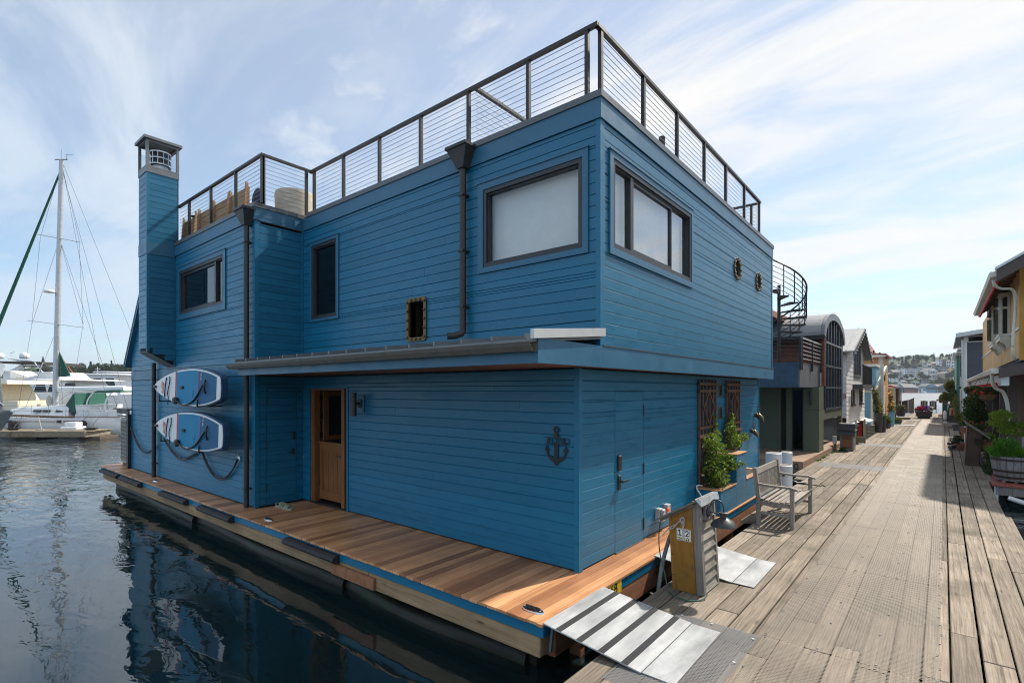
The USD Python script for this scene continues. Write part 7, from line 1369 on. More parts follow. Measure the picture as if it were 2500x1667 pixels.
P('boom', tube([mpt(2.65) + [.2, 0, 0], (lx(305, DD), yh_, 2.72)], .16, 12), M_gel, sb, smooth=40); P('boom_vang', bar(mpt(1.75), (lx(180, DD), yh_, 2.55), .06), M_mast, sb)
P('rope_coil', ball(mpt(1.95) + [-.2, -.2, 0], (.14, .12, .35), 2), M_rope, mp)
P('mainsail_cover', hull([mpt(lz(860, DD)) + [.15, 0, 0], mpt(lz(920, DD)) + [.13, 0, 0], mpt(lz(918, DD)) + [.85, 0, 0], mpt(lz(860, DD)) + [.16, .05, 0], mpt(lz(918, DD)) + [.85, .06, 0], mpt(lz(920, DD)) + [.13, .06, 0]]), M_canv, sb)
P('sprayhood', hull([(lx(200, DD), yh_ + s * 1.1, 1.75) for s in (-1, 1)] + [(lx(212, DD), yh_ + s * 1.0, 2.35) for s in (-1, 1)] + [(lx(222, DD), yh_ + s * 1.15, 2.45) for s in (-1, 1)] + [(lx(228, DD), yh_ + s * 1.25, 1.25) for s in (-1, 1)]), M_canv, sb)
P('bimini', hull([(lx(265, DD), yh_ + s * 1.2, 2.42 + .05) for s in (-1, 1)] + [(lx(278, DD), yh_ + s * 1.2, 2.58) for s in (-1, 1)] + [(lx(330, DD), yh_ + s * 1.2, 2.58) for s in (-1, 1)] + [(lx(335, DD), yh_ + s * 1.2, 2.50) for s in (-1, 1)]), M_canv, sb)
for px_ in (262, 305): P('arch_tube', tube([(lx(px_, DD), yh_ - 1.3, 1.1), (lx(px_, DD), yh_ - 1.3, 2.2), (lx(px_ + 8, DD), yh_ - 1.1, 2.55)], .035, 8, smoothpts=12), M_gel, sb)
P('cockpit', join([box((lx(225, DD), yh_ - 1.2, 1.0), (lx(262, DD), yh_ + 1.2, 1.75)), box((lx(262, DD), yh_ - 1.3, 1.0), (lx(340, DD), yh_ - 1.1, 1.5))]), M_gel, sb)
P('wheel', lathe([(.42 + .02 * math.cos(a), .02 * math.sin(a)) for a in np.linspace(0, 2 * PI, 7)], (0, 0, 0), 24)[0][:, [2, 0, 1]] + [lx(285, DD), yh_ - .4, 1.85] if False else (lathe([(.42 + .02 * math.cos(a), .02 * math.sin(a)) for a in np.linspace(0, 2 * PI, 7)], (0, 0, 0), 24)[0][:, [2, 0, 1]] + np.array([lx(285, DD), yh_ - .4, 1.85]), lathe([(.42 + .02 * math.cos(a), .02 * math.sin(a)) for a in np.linspace(0, 2 * PI, 7)], (0, 0, 0), 24)[1]), M_mast, sb)
for k in range(8): xx = lx(20 + k * 40, DD); P('stanchion', tube([(xx, yh_ - 1.65 + .5 * max(0, 1 - k / 2), 1.15), (xx, yh_ - 1.65 + .5 * max(0, 1 - k / 2), 1.75)], .014, 5), M_chrome, sb)
for z in (1.72, 1.45): P('lifeline', tube([(lx(-60, DD), yh_ - .7, z), (lx(60, DD), yh_ - 1.6, z), (lx(310, DD), yh_ - 1.65, z)], .006, 4, smoothpts=12), M_wire, sb)
for px_, lab in ((57, 'black cylindrical fender at the bow side of the sailing yacht'), (108, 'black cylindrical fender amidships on the sailing yacht'), (268, 'black cylindrical fender at the stern of the sailing yacht')):
    t = T('boat_fender', lab, 'fender', (lx(px_, DD), yn - .12, .4), 'lake', 'fenders hung on the sailing yacht'); P('body', lathe([(0, 0), (.12, .03), (.19, .12), (.19, .52), (.12, .62), (0, .65)], (lx(px_, DD), yn - .17, .27), 16), M_rubber, t, smooth=40); P('line', tube([(lx(px_, DD), yn - .15, .9), (lx(px_, DD), yn + .10, 1.15)], .012, 5), M_wire, t)
# ---- finger dock
fd = T('finger_dock', 'weathered timber finger dock in front of the sailing yacht', 'dock', (lx(200, 27.3), 27.5, 0), 'lake')
fx1 = lx(220, 27.3)
for k in range(8): P('plank', hullbox((-42.0, 27.0 + k * .2, .42), (lx(273, 28.5) + .0, 27.0 + k * .2 + .19, .46), .006), M_fing, fd)
P('side_beam', hullbox((-42.0, 26.9, .14), (fx1, 27.0, .45), .01), M_fing, fd); P('side_beam', hullbox((lx(40, 27.3), 26.86, .14), (lx(42, 27.3), 26.9, .45), .01), M_fing, fd)
P('end_beam', hull([(fx1, 26.9, z) for z in (.14, .455)] + [(fx1 + .05, 26.95, z) for z in (.14, .455)] + [(lx(273, 28.6), 28.5, z) for z in (.16, .455)] + [(lx(273, 28.6) - .2, 28.6, z) for z in (.16, .455)]), M_fingy, fd)
for px_ in (50, 205): P('pontoon', box((lx(px_, 27.5), 27.2, -.2), (lx(px_ + 50, 27.5), 28.5, .139)), M_dockend, fd)
t = T('dock_step', 'white moulded boarding steps on the finger dock', 'steps', (lx(175, 28), 27.8, .46), 'lake'); P('tread', hullbox((lx(158, 28), 27.7, .461), (lx(197, 28), 28.4, .62), .03), M_gel, t); P('tread', hullbox((lx(160, 28), 27.9, .621), (lx(188, 28), 28.4, .86), .03), M_gel, t)
for px_, lab in ((50, 'dark rope coil on the left end of the finger dock'), (236, 'dark rope heap on the right end of the finger dock')):
    t = T('rope_heap', lab, 'rope', (lx(px_, 28), 27.5, .46), 'lake'); P('coil', join([tube([(lx(px_, 28) + (.1 + .03 * k) * math.cos(a) * 1.8, 27.6 + (.1 + .03 * k) * math.sin(a), .49 + .02 * k) for a in np.linspace(0, 6.28, 14)], .03, 5) for k in range(4)]), M_bcanv, t)
    P('line', tube([(lx(px_, 28), 27.6, .52), (lx(px_ + 10, 29), 28.9, 1.15)], .014, 5), M_wire, t)
t = T('mooring_line', 'pale mooring line heap at the middle of the finger dock', 'rope', (lx(115, 28), 27.6, .46), 'lake'); P('line', join([tube([(lx(118, 28), 27.6, .49), (lx(98, 29), 28.9, 1.15)], .014, 5), tube([(lx(108 + 6 * k, 28), 27.5, .475 + .02 * (k % 2)) for k in range(4)], .03, 6, smoothpts=16)]), M_rope, t)
# ---- neighbouring bow at the left frame edge
t = T('grey_bow', 'grey bow roller and anchor of a nearer boat at the left picture edge', 'boat', (lx(5, 26), 26, 0), 'lake')
P('bow', hull([(lx(33, 26), 26.0, lz(1006, 26)), (lx(22, 26), 26.1, lz(1004, 26)), (lx(-40, 26), 26.6, lz(1010, 26)), (lx(-40, 26), 25.4, lz(1010, 26)), (lx(5, 26), 26.0, lz(1050, 26)), (lx(-40, 26), 26.0, lz(1056, 26)), (lx(8, 26), 26.0, lz(1030, 26))]), M_zinc, t)
P('anchor', join([bar((lx(28, 26), 25.98, lz(1003, 26)), (lx(-20, 26), 25.98, lz(1012, 26)), .12), bar((lx(28, 26), 25.98, lz(1002, 26)), (lx(8, 26), 25.98, lz(1020, 26)), .1)]), M_zinc, t)
P('pulpit', join([tube([(lx(-30, 26), 25.5, lz(1005, 26)), (lx(-12, 26), 25.6, lz(970, 26)), (lx(8, 26), 26, lz(990, 26))], .03, 6, smoothpts=12)]), M_chrome, t)
P('furled_sail', tube([(lx(2, 26), 26, lz(1000, 26)), (lx(-30, 26), 26, lz(700, 26))], .12, 10), M_zinc, t)
# ---- motor yachts
def yacht(name, label, d, px0, px1, zd, cab, fly, m, win, bow=1, beam=4.6, group=None):
    """hull, deckhouse with dark window band, flybridge with roof"""
    t = T(name, label, 'motor yacht', (lx((px0 + px1) / 2, d), d + beam / 2, 0), 'lake', group)
    y = d
    P('hull', hullform(lx(px0, d), lx(px1, d), y, beam, zd * 1.15, zd, bow), m, t, smooth=35)
    a, b, z1 = cab; xa, xb = lx(a, d), lx(b, d); sl = (xb - xa) * .12
    P('deckhouse', hull([(xa, y + s * beam * .40, zd - .1) for s in (-1, 1)] + [(xb, y + s * beam * .40, zd - .1) for s in (-1, 1)] + [(xa + sl, y + s * beam * .36, z1) for s in (-1, 1)] + [(xb - sl * 1.6, y + s * beam * .36, z1) for s in (-1, 1)]), m, t)
    for p, q in win:
        h = z1 - zd; lo, hi = zd + h * .34, zd + h * .86
        f_ = lambda z: -beam * (.40 - .04 * (z - zd + .1) / (h + .1)) - .012
        P('window', hull([(lx(p, d) + o, y + f_(z) + e, z) for (o, z) in ((0, lo), (.15, hi)) for e in (0, .04)] + [(lx(q, d) + o, y + f_(z) + e, z) for (o, z) in ((.1, lo), (-.15, hi)) for e in (0, .04)]), M_bwin, t)
    P('roof', hull([(xa - .2, y + s * beam * .42, z1) for s in (-1, 1)] + [(xb + .4, y + s * beam * .40, z1) for s in (-1, 1)] + [(xa, y + s * beam * .40, z1 + .16) for s in (-1, 1)] + [(xb - .2, y + s * beam * .34, z1 + .12) for s in (-1, 1)]), m, t)
    if fly:
        a, b, z2 = fly; fa, fb = lx(a, d), lx(b, d)
        P('flybridge', hull([(fa, y + s * beam * .34, z1 + .12) for s in (-1, 1)] + [(fb + .5, y + s * beam * .28, z1 + .12) for s in (-1, 1)] + [(fa, y + s * beam * .34, z1 + .75) for s in (-1, 1)] + [(fb - .3, y + s * beam * .3, z1 + .70) for s in (-1, 1)]), m, t)
        P('arch', join([bar((fa + .6, y + s * beam * .32, z1 + .7), (fa + 1.4, y + s * beam * .30, z2), .16, .3) for s in (-1, 1)] + [bar((fa + 1.2, y - beam * .3, z2), (fa + 1.2, y + beam * .3, z2), .3, .14)]), m, t)
    return t, y
d1 = 42.0
y1_, yy_ = yacht('motor_yacht', 'large white flybridge motor yacht behind the sailing yacht mast', d1, -60, 345, 2.0, (40, 250, lz(930, d1)), (60, 175, lz(895, d1)), M_gel, ((52, 78), (82, 122), (138, 165), (170, 200), (205, 235)), bow=-1, beam=5.2)
P('bimini', hull([(lx(24, d1), yy_ + s * 2, lz(888, d1)) for s in (-1, 1)] + [(lx(163, d1), yy_ + s * 2, lz(894, d1)) for s in (-1, 1)] + [(lx(35, d1), yy_ + s * 1.8, lz(884, d1)) for s in (-1, 1)] + [(lx(150, d1), yy_ + s * 1.8, lz(886, d1)) for s in (-1, 1)]), M_bcanv, y1_)
for a, b in ((45, 55), (70, 52), (150, 160), (160, 140)): P('bimini_pole', bar((lx(a, d1), yy_ - 2, lz(912, d1)), (lx(b, d1), yy_ - 2, lz(888, d1)), .05), M_gel, y1_)
for s in (0, 1): P('radar_dome', lathe([(0, 0), (.30, .02), (.34, .2), (.30, .4), (.15, .5), (0, .52)], (lx(60 if s == 0 else -2, d1), yy_, lz(876, d1)), 18), M_gel, y1_, smooth=True)
P('radar_bar', hull([(lx(14, d1), yy_, lz(874, d1)), (lx(76, d1), yy_, lz(881, d1)), (lx(14, d1), yy_ + .3, lz(876, d1)), (lx(76, d1), yy_ + .3, lz(884, d1)), (lx(44, d1), yy_, lz(882, d1))]), M_gel, y1_)
P('antenna', join([tube([(lx(28, d1), yy_, lz(876, d1)), (lx(28, d1), yy_, lz(855, d1))], .03, 5), bar((lx(24, d1), yy_, lz(862, d1)), (lx(38, d1), yy_, lz(859, d1)), .04)]), M_gel, y1_)
for px_ in (145, 180): P('porthole', box((lx(px_, d1) - .2, yy_ - 2.66, 1.35), (lx(px_, d1) + .2, yy_ - 2.55, 1.6)), M_bwin, y1_)
P('handrail', tube([(lx(60, d1), yy_ - 2.5, 2.9), (lx(180, d1), yy_ - 2.5, 2.9), (lx(300, d1), yy_ - 1.6, 3.0)], .03, 5, smoothpts=16), M_chrome, y1_)
d2 = 35.0
y2_, yy2 = yacht('motor_yacht', 'cream motor cruiser with aft canopy at the far left', d2, -160, 100, 1.45, (-120, 55, lz(938, d2)), None, M_crm, ((-30, -5), (2, 20), (25, 36)), bow=-1, beam=4.2)
P('hardtop', hull([(lx(-120, d2), yy2 + s * 1.9, lz(936, d2)) for s in (-1, 1)] + [(lx(84, d2), yy2 + s * 1.9, lz(938, d2)) for s in (-1, 1)] + [(lx(-120, d2), yy2 + s * 1.9, lz(926, d2)) for s in (-1, 1)] + [(lx(80, d2), yy2 + s * 1.8, lz(929, d2)) for s in (-1, 1)]), M_crm, y2_)
P('support', tube([(lx(52, d2), yy2 - 1.9, lz(975, d2)), (lx(52, d2), yy2 - 1.9, lz(937, d2))], .03, 6), M_gel, y2_)
P('tender', hull([(lx(25, d2), yy2, lz(925, d2)), (lx(68, d2), yy2, lz(920, d2)), (lx(25, d2), yy2, lz(905, d2)), (lx(66, d2), yy2 + .8, lz(914, d2)), (lx(25, d2), yy2 + .8, lz(925, d2)), (lx(50, d2), yy2 + .8, lz(905, d2))]), M_gel, y2_)
P('covered_mast', hull([(lx(2, d2), yy2 - .5, lz(925, d2)), (lx(22, d2), yy2 - .5, lz(918, d2)), (lx(31, d2), yy2 - .5, lz(893, d2)), (lx(20, d2), yy2 - .5, lz(886, d2)), (lx(4, d2), yy2 - .5, lz(900, d2))] + [(lx(10, d2), yy2, lz(905, d2))]), M_gel, y2_)
P('stern_seat', box((lx(52, d2), yy2 - 1.5, 1.3), (lx(95, d2), yy2 + 1.5, 1.9)), M_crm, y2_)
P('name', text('Laura', .2, (lx(12, d2), yy2 - 2.12, 1.15), (1, 0, 0), (0, 0, 1), .01), M_char, y2_)
for k, (d, a, b, zd, cab, win, lab) in enumerate(((55, 190, 420, 1.7, (215, 330, 4.2), ((225, 250), (255, 280), (285, 310)), 'white motor yacht partly hidden by the blue house'), (70, 90, 240, 1.6, (120, 215, 4.0), ((128, 150), (155, 175), (180, 200)), 'white motor boat between the masts further back'), (60, 240, 460, 1.9, (260, 360, 4.6), ((268, 290), (295, 315), (320, 345)), 'white cabin yacht at the edge of the blue house'))):
    yacht('motor_yacht', lab, d, a, b, zd, cab, None, M_gel, win, bow=1 if k else -1, beam=4.4)
# ---- far left shore structures
t = T('ferry_tower', 'white lattice mast of a work boat beyond the yachts', 'mast', (lx(237, 150), 150, 0), 'lake')
P('tower', hull([(lx(233, 150), 150, 1), (lx(242, 150), 150, 1), (lx(235.5, 150), 150, lz(906, 150)), (lx(240, 150), 150, lz(906, 150)), (lx(236, 150), 151, 1), (lx(238, 151), 151, lz(906, 150))]), M_gel, t); P('mast', tube([(lx(238, 150), 150, lz(910, 150)), (lx(238, 150), 150, lz(896, 150))], .12, 6), M_gel, t); P('yard', bar((lx(233, 150), 150, lz(901, 150)), (lx(244, 150), 150, lz(901, 150)), .15), M_gel, t)
P('hull', hullform(lx(215, 150), lx(258, 150), 152, 4, 2.4, 2.0, 1), plain('work_boat_blue', (0.02, 0.10, 0.30), 0.4), t)
t = T('crane', 'rust orange lattice crane boom behind the masts', 'crane', (lx(165, 120), 120, 0), 'lake'); M_cr = plain('crane_orange', (0.45, 0.13, 0.05), 0.6)
A, B = np.array([lx(146, 120), 120, lz(872, 120)]), np.array([lx(181, 120), 120, lz(925, 120)])
P('boom', join([bar(A + o, B + o * 1.8, .12) for o in (np.array([.25, 0, .2]), np.array([-.25, 0, -.2]), np.array([0, .4, 0]))] + [bar(A + (B - A) * t0 + np.array([.3, 0, .25]) * (1 if i % 2 else -1), A + (B - A) * (t0 + .08) - np.array([.3, 0, .25]) * (1 if i % 2 else -1), .09) for i, t0 in enumerate(np.linspace(0, .92, 14))]), M_cr, t)
P('jib', bar(B, (lx(190, 120), 120, lz(910, 120)), .3), M_cr, t); P('base', box((lx(176, 120), 119, .5), (lx(190, 120), 121, 3.5)), M_cr, t)
t = T('marina_building', 'long low green glass building on the far left shore', 'building', (lx(260, 210), 210, 0), 'lake')
M_gbl = plain('green_glass_wall', (0.05, 0.12, 0.12), 0.2, var=0.3, scale=.6); M_rfl = plain('pale_flat_roof', (0.42, 0.44, 0.46), 0.7)
zt = lz(920, 210)
P('lower_wall', box((lx(185, 210), 210, 0.5), (lx(480, 210), 225, lz(933, 210))), M_dark, t); P('glass_band', box((lx(185, 210), 209.9, lz(933, 210)), (lx(480, 210), 224, zt - .5)), M_gbl, t); P('roof', box((lx(182, 210), 209, zt - .5), (lx(482, 210), 226, zt)), M_rfl, t)
for k in range(30): P('mullion', box((lx(187 + k * 9, 210), 209.8, lz(940, 210)), (lx(187.6 + k * 9, 210), 209.88, zt - .5)), M_rfl, t)
for a, b, h in ((250, 275, 4), (290, 318, 5), (318, 345, 5)): P('roof_plant', box((lx(a, 214), 214, zt), (lx(b, 214), 220, zt + h * .35)), M_rfl, t)
# ================================================================== far shores: hills, trees, houses (lake frame)
def ridge(pts, d0, d1, name, m):
    """terrain strip: pts = (pixel column, height of the crest as pixel row) at distance d1, waterline at d0"""
    t = struct(name, 'lake'); cols = []
    xs = np.linspace(pts[0][0], pts[-1][0], 90); hs = np.interp(xs, [p[0] for p in pts], [p[1] for p in pts])
    V = []
    for q in np.linspace(0, 1, 14):
        d = d0 + (d1 - d0) * q; zz = (lz(hs, d1)) * (q ** 0.85); zz = zz + (meshkit.noise(np.stack([xs * .05, np.full_like(xs, q * 6), xs * 0], 1), 5) - .5) * 6 * q
        V.append(np.stack([(xs - CXP) / FPX * d1, np.full_like(xs, d), np.where(q == 0, 0.6, np.maximum(zz, .8))], 1))
    V.append(V[-1] + [0, 200, -60.0]); V.insert(0, V[0] - [0, 1, 4.0])
    n = len(xs); V = np.vstack(V); r = len(V) // n; i, j = np.meshgrid(np.arange(r - 1), np.arange(n - 1), indexing='ij')
    q = np.stack([i * n + j, i * n + j + 1, (i + 1) * n + j + 1, (i + 1) * n + j], -1).reshape(-1, 4)
    P('slope', (V, np.vstack([q[:, [0, 1, 2]], q[:, [0, 2, 3]]])), m, t, smooth=True)
    return lambda px, d: np.interp(px, [p[0] for p in pts], [p[1] for p in pts]), d0, d1
M_hill = plain('wooded_slope', (0.028, 0.05, 0.018), 0.95, var=0.5, scale=.08)
R_D0, R_D1 = 480.0, 640.0
ridge([(1900, 905), (2080, 880), (2150, 872), (2210, 868), (2270, 868), (2330, 866), (2380, 862), (2450, 858), (2600, 858), (2800, 880)], R_D0, R_D1, 'hill', M_hill)
L_D0, L_D1 = 300.0, 360.0
ridge([(-200, 905), (60, 905), (150, 908), (200, 905), (330, 900), (420, 905), (600, 915)], L_D0, L_D1, 'hill', M_hill)
def rground(px, d):   # ground height on the right hill
    q = np.clip((d - R_D0) / (R_D1 - R_D0), 0, 1); h = np.interp(px, [1900, 2080, 2150, 2210, 2270, 2330, 2380, 2450], [905, 880, 872, 868, 868, 866, 862, 858]); return max(lz(h, R_D1) * q ** .85, .8)
L_con = leafmat('far_conifer', (0.012, 0.030, 0.016), (0.030, 0.055, 0.026), (0.05, 0.08, 0.035), .15, .7)
L_dec = leafmat('far_broadleaf', (0.018, 0.040, 0.013), (0.045, 0.080, 0.022), (0.08, 0.12, 0.035), .2, .7)
L_lgt = leafmat('far_pale_tree', (0.06, 0.10, 0.02), (0.14, 0.20, 0.04), (0.22, 0.27, 0.07), .25, .7)
M_bark = plain('far_bark', (0.06, 0.045, 0.035), 0.9)
rt = np.random.default_rng(21)
def treeproto(kind, at, label, H):
    t = T({'con': 'conifer_tree', 'dec': 'broadleaf_tree', 'lgt': 'pale_tree'}[kind], label, 'tree', at, 'lake')
    t.name = {'con': 'conifer_tree', 'dec': 'broadleaf_tree', 'lgt': 'pale_tree'}[kind]
    if kind == 'con':
        n = 900; u = rt.random(n) ** .75; z = H * (.15 + .85 * (1 - u)); r = H * .17 * u * (0.75 + .5 * ((z * 1.1) % 1.0)) * np.sqrt(rt.random(n)); a = rt.random(n) * 6.283
        pts = np.stack([r * np.cos(a), r * np.sin(a), z], 1); v, f = leaves(rt, pts, H * .065, 2.0)
    else:
        bl_ = blobs_in(rt, (0, 0, H * .62), (H * .36, H * .36, H * .34), 11, (.35, .5)); pts = cloud(rt, bl_, 1100); v, f = leaves(rt, pts, H * .06, 1.3)
    P('trunk', tube([(0, 0, -1), (0.1, 0, H * .4), (0, 0.1, H * .75)], [H * .025, H * .018, H * .006], 7), M_bark, t, local=True)
    P('crown', (v, f), {'con': L_con, 'dec': L_dec, 'lgt': L_lgt}[kind], t, local=True); t.H = H
    return t
protos = {}
LAB = {'con': 'dark conifer standing on the far hillside', 'dec': 'dark green broadleaf tree on the far hillside', 'lgt': 'pale green tree near the far waterline'}
LABL = {'con': 'dark conifer on the wooded shore behind the yachts', 'dec': 'broadleaf tree on the wooded shore behind the yachts', 'lgt': 'pale green tree on the shore behind the yachts'}
def tree(kind, px, d, z, H, lab, grp):
    at = (lx(px, d), d, z); rz_ = rt.random() * 6.28
    if kind not in protos: protos[kind] = treeproto(kind, at, lab, H); tag(protos[kind].prim, group=grp); return
    p = protos[kind]; s = H / p.H; copy(p, at, lab, rot=rz_, group=grp, scale=(s * rt.uniform(.9, 1.15), s * rt.uniform(.9, 1.15), s))
GR, GL = {k: f'{k2} on the far right hillside' for k, k2 in (('con', 'conifers'), ('dec', 'broadleaf trees'), ('lgt', 'pale trees'))}, {k: f'{k2} on the shore behind the yachts' for k, k2 in (('con', 'conifers'), ('dec', 'broadleaf trees'), ('lgt', 'pale trees'))}
FH = [(2296, 897, 8, 19, 'white', 'flat', 3, 'tall narrow white block on the ridge', 2), (2306, 896, 8, 17, 'dark', 'flat', 3, 'dark grey block beside the tall white block on the ridge', 2), (2316, 896, 10, 15, 'white', 'gable', 2, 'white gabled house right of the dark ridge block', 2), (2328, 897, 9, 15, 'white', 'gable', 2, 'rightmost white gabled house on the ridge', 2),
      (2224, 919, 30, 18, 'white', 'flat', 4, 'wide white four-storey apartment block with balconies', 6), (2241, 914, 12, 10, 'pale', 'flat', 2, 'pale annex right of the white apartment block', 3), (2192, 926, 18, 8, 'white', 'flat', 2, 'white and blue cubic house low on the slope', 3), (2190, 918, 20, 10, 'grey', 'hip', 2, 'grey hip-roofed house above the cubic white house', 4), (2277, 918, 24, 13, 'white', 'gable', 3, 'big white gabled house right of the centre trees', 4), (2262, 906, 34, 8, 'pale', 'flat', 1, 'long pale flat-roofed building under the ridge', 6), (2254, 902, 26, 6, 'tan', 'flat', 1, 'tan flat-roofed building under the ridge', 5),
      (2303, 908, 30, 12, 'grey', 'flat', 2, 'long grey glazed building right of centre', 8), (2317, 928, 22, 16, 'tan', 'gable', 3, 'tan gabled row house beside the pale trees', 3), (2235, 897, 18, 6, 'dark', 'flat', 1, 'dark low house under the ridge trees', 4), (2172, 902, 16, 8, 'dark', 'flat', 2, 'dark terraced house at the left of the hillside', 4), (2183, 900, 14, 7, 'grey', 'flat', 2, 'grey terraced house left of the tall conifer', 3), (2197, 898, 12, 6, 'pale', 'hip', 1, 'small pale house left of the tall conifer', 3), (2264, 936, 16, 8, 'grey', 'flat', 2, 'grey box house above the waterfront', 3), (2257, 928, 10, 7, 'pale', 'flat', 2, 'small pale box house above the grey box house', 2), (2237, 940, 14, 8, 'white', 'flat', 1, 'white glass-fronted house above the waterfront', 3), (2207, 941, 12, 10, 'white', 'hip', 2, 'white house above the pale waterfront trees', 2), (2171, 920, 14, 7, 'blue', 'hip', 1, 'blue cottage at the left edge of the hillside', 3), (2283, 924, 14, 8, 'pale', 'gable', 2, 'pale pink-roofed house below the big white gable', 3), (2270, 896, 10, 6, 'white', 'hip', 1, 'small white house on the upper slope', 2), (2258, 890, 9, 5, 'pale', 'gable', 1, 'pale gabled cottage on the upper slope', 2), (2282, 893, 14, 6, 'tan', 'hip', 1, 'tan cottage on the upper slope near the ridge block', 3), (2205, 892, 10, 5, 'tan', 'hip', 1, 'tan cottage below the ridge trees at left', 2), (2310, 884, 8, 5, 'brick', 'flat', 1, 'brick house on the ridge skyline', 2), (2340, 884, 10, 8, 'brick', 'flat', 2, 'brick block at the right skyline', 2), (2335, 912, 12, 10, 'white', 'gable', 2, 'white gabled house beside the grey house edge', 2),
      (2240, 884, 12, 5, 'brick', 'flat', 1, 'brick house between the ridge trees', 3)]
# right hillside: (kind, pixel column, row of the foot, height in pixels)
KW = {'con': 'dark conifer', 'dec': 'dark green broadleaf tree', 'lgt': 'pale green tree'}
_rl = {}
def rtree(kind, px, foot, hp):
    lo, hi = R_D0, R_D1 + 40
    for _ in range(40):
        m = (lo + hi) / 2
        if lz(foot, m) > rground(px, m): lo = m
        else: hi = m
    d = (lo + hi) / 2; h_ = min(FH, key=lambda q: abs(q[0] - px) + 1.5 * abs(q[1] - foot)); dx_, dy_ = px - h_[0], foot - h_[1]
    rel = ('below' if dy_ > 0 else 'above') if abs(dy_) * 1.5 > abs(dx_) else ('right of' if dx_ > 0 else 'left of')
    import re as _re
    lab = f"{KW[kind]} {rel} the " + _re.split(' (?:with|left|right|under|above|beside|below|at|between|low) ', h_[7])[0]
    if lab in _rl: _rl[lab] += 1; lab = f'{ORD[_rl[lab] - 1]} ' + lab
    else: _rl[lab] = 1
    tree(kind, px, d, rground(px, d) - .5, hp / FPX * d, lab, GR[kind])
for px, foot, hp in ((2212, 900, 34), (2203, 897, 26), (2280, 880, 20), (2281, 882, 12), (2295, 883, 18), (2385, 878, 14), (2230, 884, 18), (2262, 884, 16), (2318, 884, 22), (2162, 920, 34), (2165, 900, 22), (2150, 893, 20)): rtree('con', px, foot, hp)
for px, foot, hp in ((2152, 890, 18), (2160, 886, 14), (2170, 884, 16), (2182, 884, 18), (2193, 886, 16), (2202, 882, 14), (2218, 884, 20), (2240, 886, 24), (2250, 886, 22), (2262, 886, 20), (2275, 878, 16), (2300, 876, 16), (2312, 876, 14), (2326, 876, 16), (2340, 876, 14), (2215, 905, 22), (2248, 928, 22), (2258, 930, 20), (2266, 930, 18), (2185, 932, 26), (2175, 930, 22), (2190, 915, 16), (2225, 925, 14), (2295, 914, 14), (2305, 917, 14), (2320, 930, 26), (2330, 925, 30), (2245, 938, 14), (2150, 915, 18), (2180, 908, 16), (2158, 875, 12), (2350, 900, 20), (2365, 910, 24), (2375, 890, 20), (2360, 930, 22), (2165, 912, 16), (2178, 895, 14), (2208, 915, 16), (2212, 930, 20), (2232, 905, 14), (2246, 900, 14), (2268, 902, 12), (2290, 902, 14), (2273, 942, 14), (2200, 934, 16), (2236, 932, 14), (2286, 908, 12), (2310, 940, 20), (2326, 908, 14), (2342, 936, 20), (2250, 920, 16)): rtree('dec', px, foot, hp)
for px, foot, hp in ((2292, 945, 30), (2302, 945, 24), (2285, 946, 22), (2220, 946, 18), (2228, 946, 16), (2212, 946, 14), (2312, 945, 18), (2160, 930, 16), (2240, 948, 14), (2255, 947, 14), (2170, 945, 14), (2322, 945, 16), (2340, 945, 18), (2152, 880, 12), (2196, 902, 10)): rtree('lgt', px, foot, hp)
cl = {}
for px, foot, hp, k in sorted([(102 + i * 8 + rt.uniform(-3, 3), 905 + rt.uniform(-3, 6), rt.uniform(14, 30), rt.choice(['dec', 'dec', 'con', 'dec', 'lgt'])) for i in range(30)] + [(182, 920, 36, 'dec'), (195, 920, 40, 'dec'), (222, 920, 44, 'con'), (232, 920, 38, 'dec'), (240, 920, 40, 'con'), (262, 918, 42, 'dec'), (272, 920, 46, 'con'), (285, 920, 36, 'lgt'), (300, 922, 34, 'dec'), (310, 922, 32, 'lgt'), (105, 890, 26, 'con'), (60, 925, 34, 'dec'), (80, 925, 30, 'dec'), (40, 925, 34, 'con'), (250, 922, 28, 'dec'), (208, 922, 30, 'lgt')]):
    d = rt.uniform(L_D0 + 5, L_D1); cl[k] = cl.get(k, 0) + 1; tree(k, px, d, max(lz(foot + 14, d), .6), (hp + 8) / FPX * d, f'{KW[k]} on the shore behind the yachts, {ORD[cl[k] - 1]} from the left', GL[k])
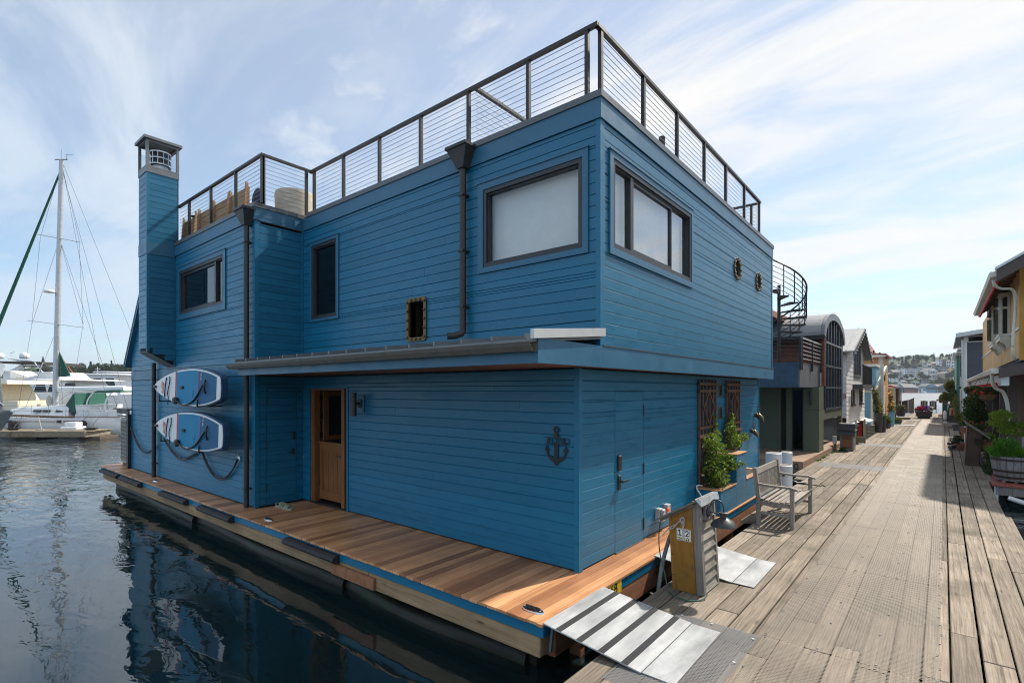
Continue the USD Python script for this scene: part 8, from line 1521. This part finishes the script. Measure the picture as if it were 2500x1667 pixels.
# houses on the right hillside
WALLS = {'white': M_gel, 'grey': plain('far_grey_wall', (0.30, 0.31, 0.33), 0.8), 'pale': plain('far_pale_wall', (0.50, 0.50, 0.48), 0.8), 'tan': plain('far_tan_wall', (0.40, 0.31, 0.23), 0.8), 'dark': plain('far_dark_wall', (0.10, 0.11, 0.12), 0.8), 'brick': plain('far_brick_wall', (0.26, 0.14, 0.10), 0.85), 'blue': plain('far_blue_wall', (0.16, 0.27, 0.36), 0.7)}
M_fwin = plain('far_window', (0.03, 0.04, 0.05), 0.15); M_froof = plain('far_roof', (0.13, 0.125, 0.125), 0.8, var=.2)
def farhouse(px, foot, w, h, wall, roof='flat', fl=2, label='', nw=4, d=None):
    if d is None:
        lo, hi = R_D0, R_D1 + 40
        for _ in range(40):
            m = (lo + hi) / 2
            if lz(foot, m) > rground(px, m): lo = m
            else: hi = m
        d = (lo + hi) / 2
    z0 = lz(foot, d); W, H = w / FPX * d, h / FPX * d; x = lx(px, d); dep = min(W, 12)
    t = T('far_house', label, 'house', (x, d, z0), 'lake')
    P('wall', box((x - W / 2, d, z0 - 3), (x + W / 2, d + dep, z0 + H)), WALLS[wall], t)
    if roof == 'flat': P('roof', box((x - W / 2 - .4, d - .4, z0 + H), (x + W / 2 + .4, d + dep + .4, z0 + H + .5)), M_rfl if wall in ('white', 'pale') else M_froof, t)
    elif roof == 'gable':
        P('roof', hull([(x + s * (W / 2 + .5), d - .5 + e, z0 + H) for s in (-1, 1) for e in (0, dep + 1)] + [(x, d - .5 + e, z0 + H + W * .28) for e in (0, dep + 1)]), M_froof, t)
        P('gable', hull([(x - W / 2, d - .55, z0 + H), (x + W / 2, d - .55, z0 + H), (x, d - .55, z0 + H + W * .25), (x - W / 2, d - .51, z0 + H), (x + W / 2, d - .51, z0 + H), (x, d - .51, z0 + H + W * .25)]), WALLS[wall], t)
    else: P('roof', hull([(x + s * (W / 2 + .5), d + e, z0 + H) for s in (-1, 1) for e in (-.5, dep)] + [(x + s * W / 2 * .9, d + dep / 2, z0 + H + dep * .28) for s in (-1, 1)]), M_froof, t)
    for f in range(fl):
        zz = z0 + H * (f + .25) / fl; hh = H * .5 / fl
        for k in range(nw):
            cx = x - W / 2 + W * (k + .5) / nw; P('window', box((cx - W / nw * .34, d - .08, zz), (cx + W / nw * .34, d - .003, zz + hh)), M_fwin, t)
        if wall == 'white' and fl > 2: P('balcony', box((x - W / 2 * .5, d - 1.2, zz - hh * .35), (x + W / 2 * .5, d - .09, zz - hh * .1)), WALLS['pale'], t)
for a in FH: farhouse(*a)
# waterfront floating homes
for px, w, h, wall, roof, lab in ((2193, 22, 9, 'blue', 'gable', 'grey-blue floating home at the left of the far waterfront'), (2225, 34, 8, 'brick', 'hip', 'low brown boathouse on the far waterfront'), (2238, 12, 5, 'white', 'flat', 'small white boat shed beside the brown boathouse'), (2272, 24, 11, 'blue', 'gable', 'blue floating home with white columns on the far waterfront'), (2304, 28, 9, 'dark', 'gable', 'dark gabled floating home at the right of the far waterfront'), (2296, 16, 10, 'grey', 'hip', 'grey floating home behind the dark gabled one'), (2340, 24, 9, 'pale', 'hip', 'pale floating home partly behind the grey house')):
    farhouse(px, 953.6, w, h, wall, roof, 1, lab, 6, d=R_D0 - 25)
t = T('moored_boat', 'white cabin boat moored at the far waterfront', 'boat', (lx(2256, 445), 445, 0), 'lake'); P('hull', hullform(lx(2251, 445), lx(2262, 445), 446, 3, 1.4, 1.2, 1), M_gel, t); P('cabin', box((lx(2253, 445), 445, 1.2), (lx(2259, 445), 447, 3.6)), M_gel, t); P('window', box((lx(2253.5, 445), 444.9, 2.3), (lx(2258.5, 445), 444.99, 3.2)), M_bwin, t)
t = T('yellow_crane', 'small yellow crane sign rising among the hillside houses', 'crane', (lx(2319, 560), 560, 0), 'lake'); P('panel', box((lx(2316, 540), 540, lz(904, 540)), (lx(2321.5, 540), 541, lz(899, 540))), M_yel, t); P('mast', tube([(lx(2319, 540), 540.5, 10), (lx(2319, 540), 540.5, lz(900, 540))], .3, 6), M_yel, t)
# summer haze over the lake: a closed box of even, very thin air
hz = T('haze', None, None, (0, 0, 0), 'house', kind='stuff')
M_haze = usdkit.material(stage, '/World/Looks/haze_air', {'v': ('principled_volume', {'color': (0.80, 0.88, 0.97), 'density': 0.00014, 'anisotropy': 0.2})}, volume='v.volume')
P('air', box((-3100, -700, -15.0), (3100, 3100, 120.0)), M_haze, hz)
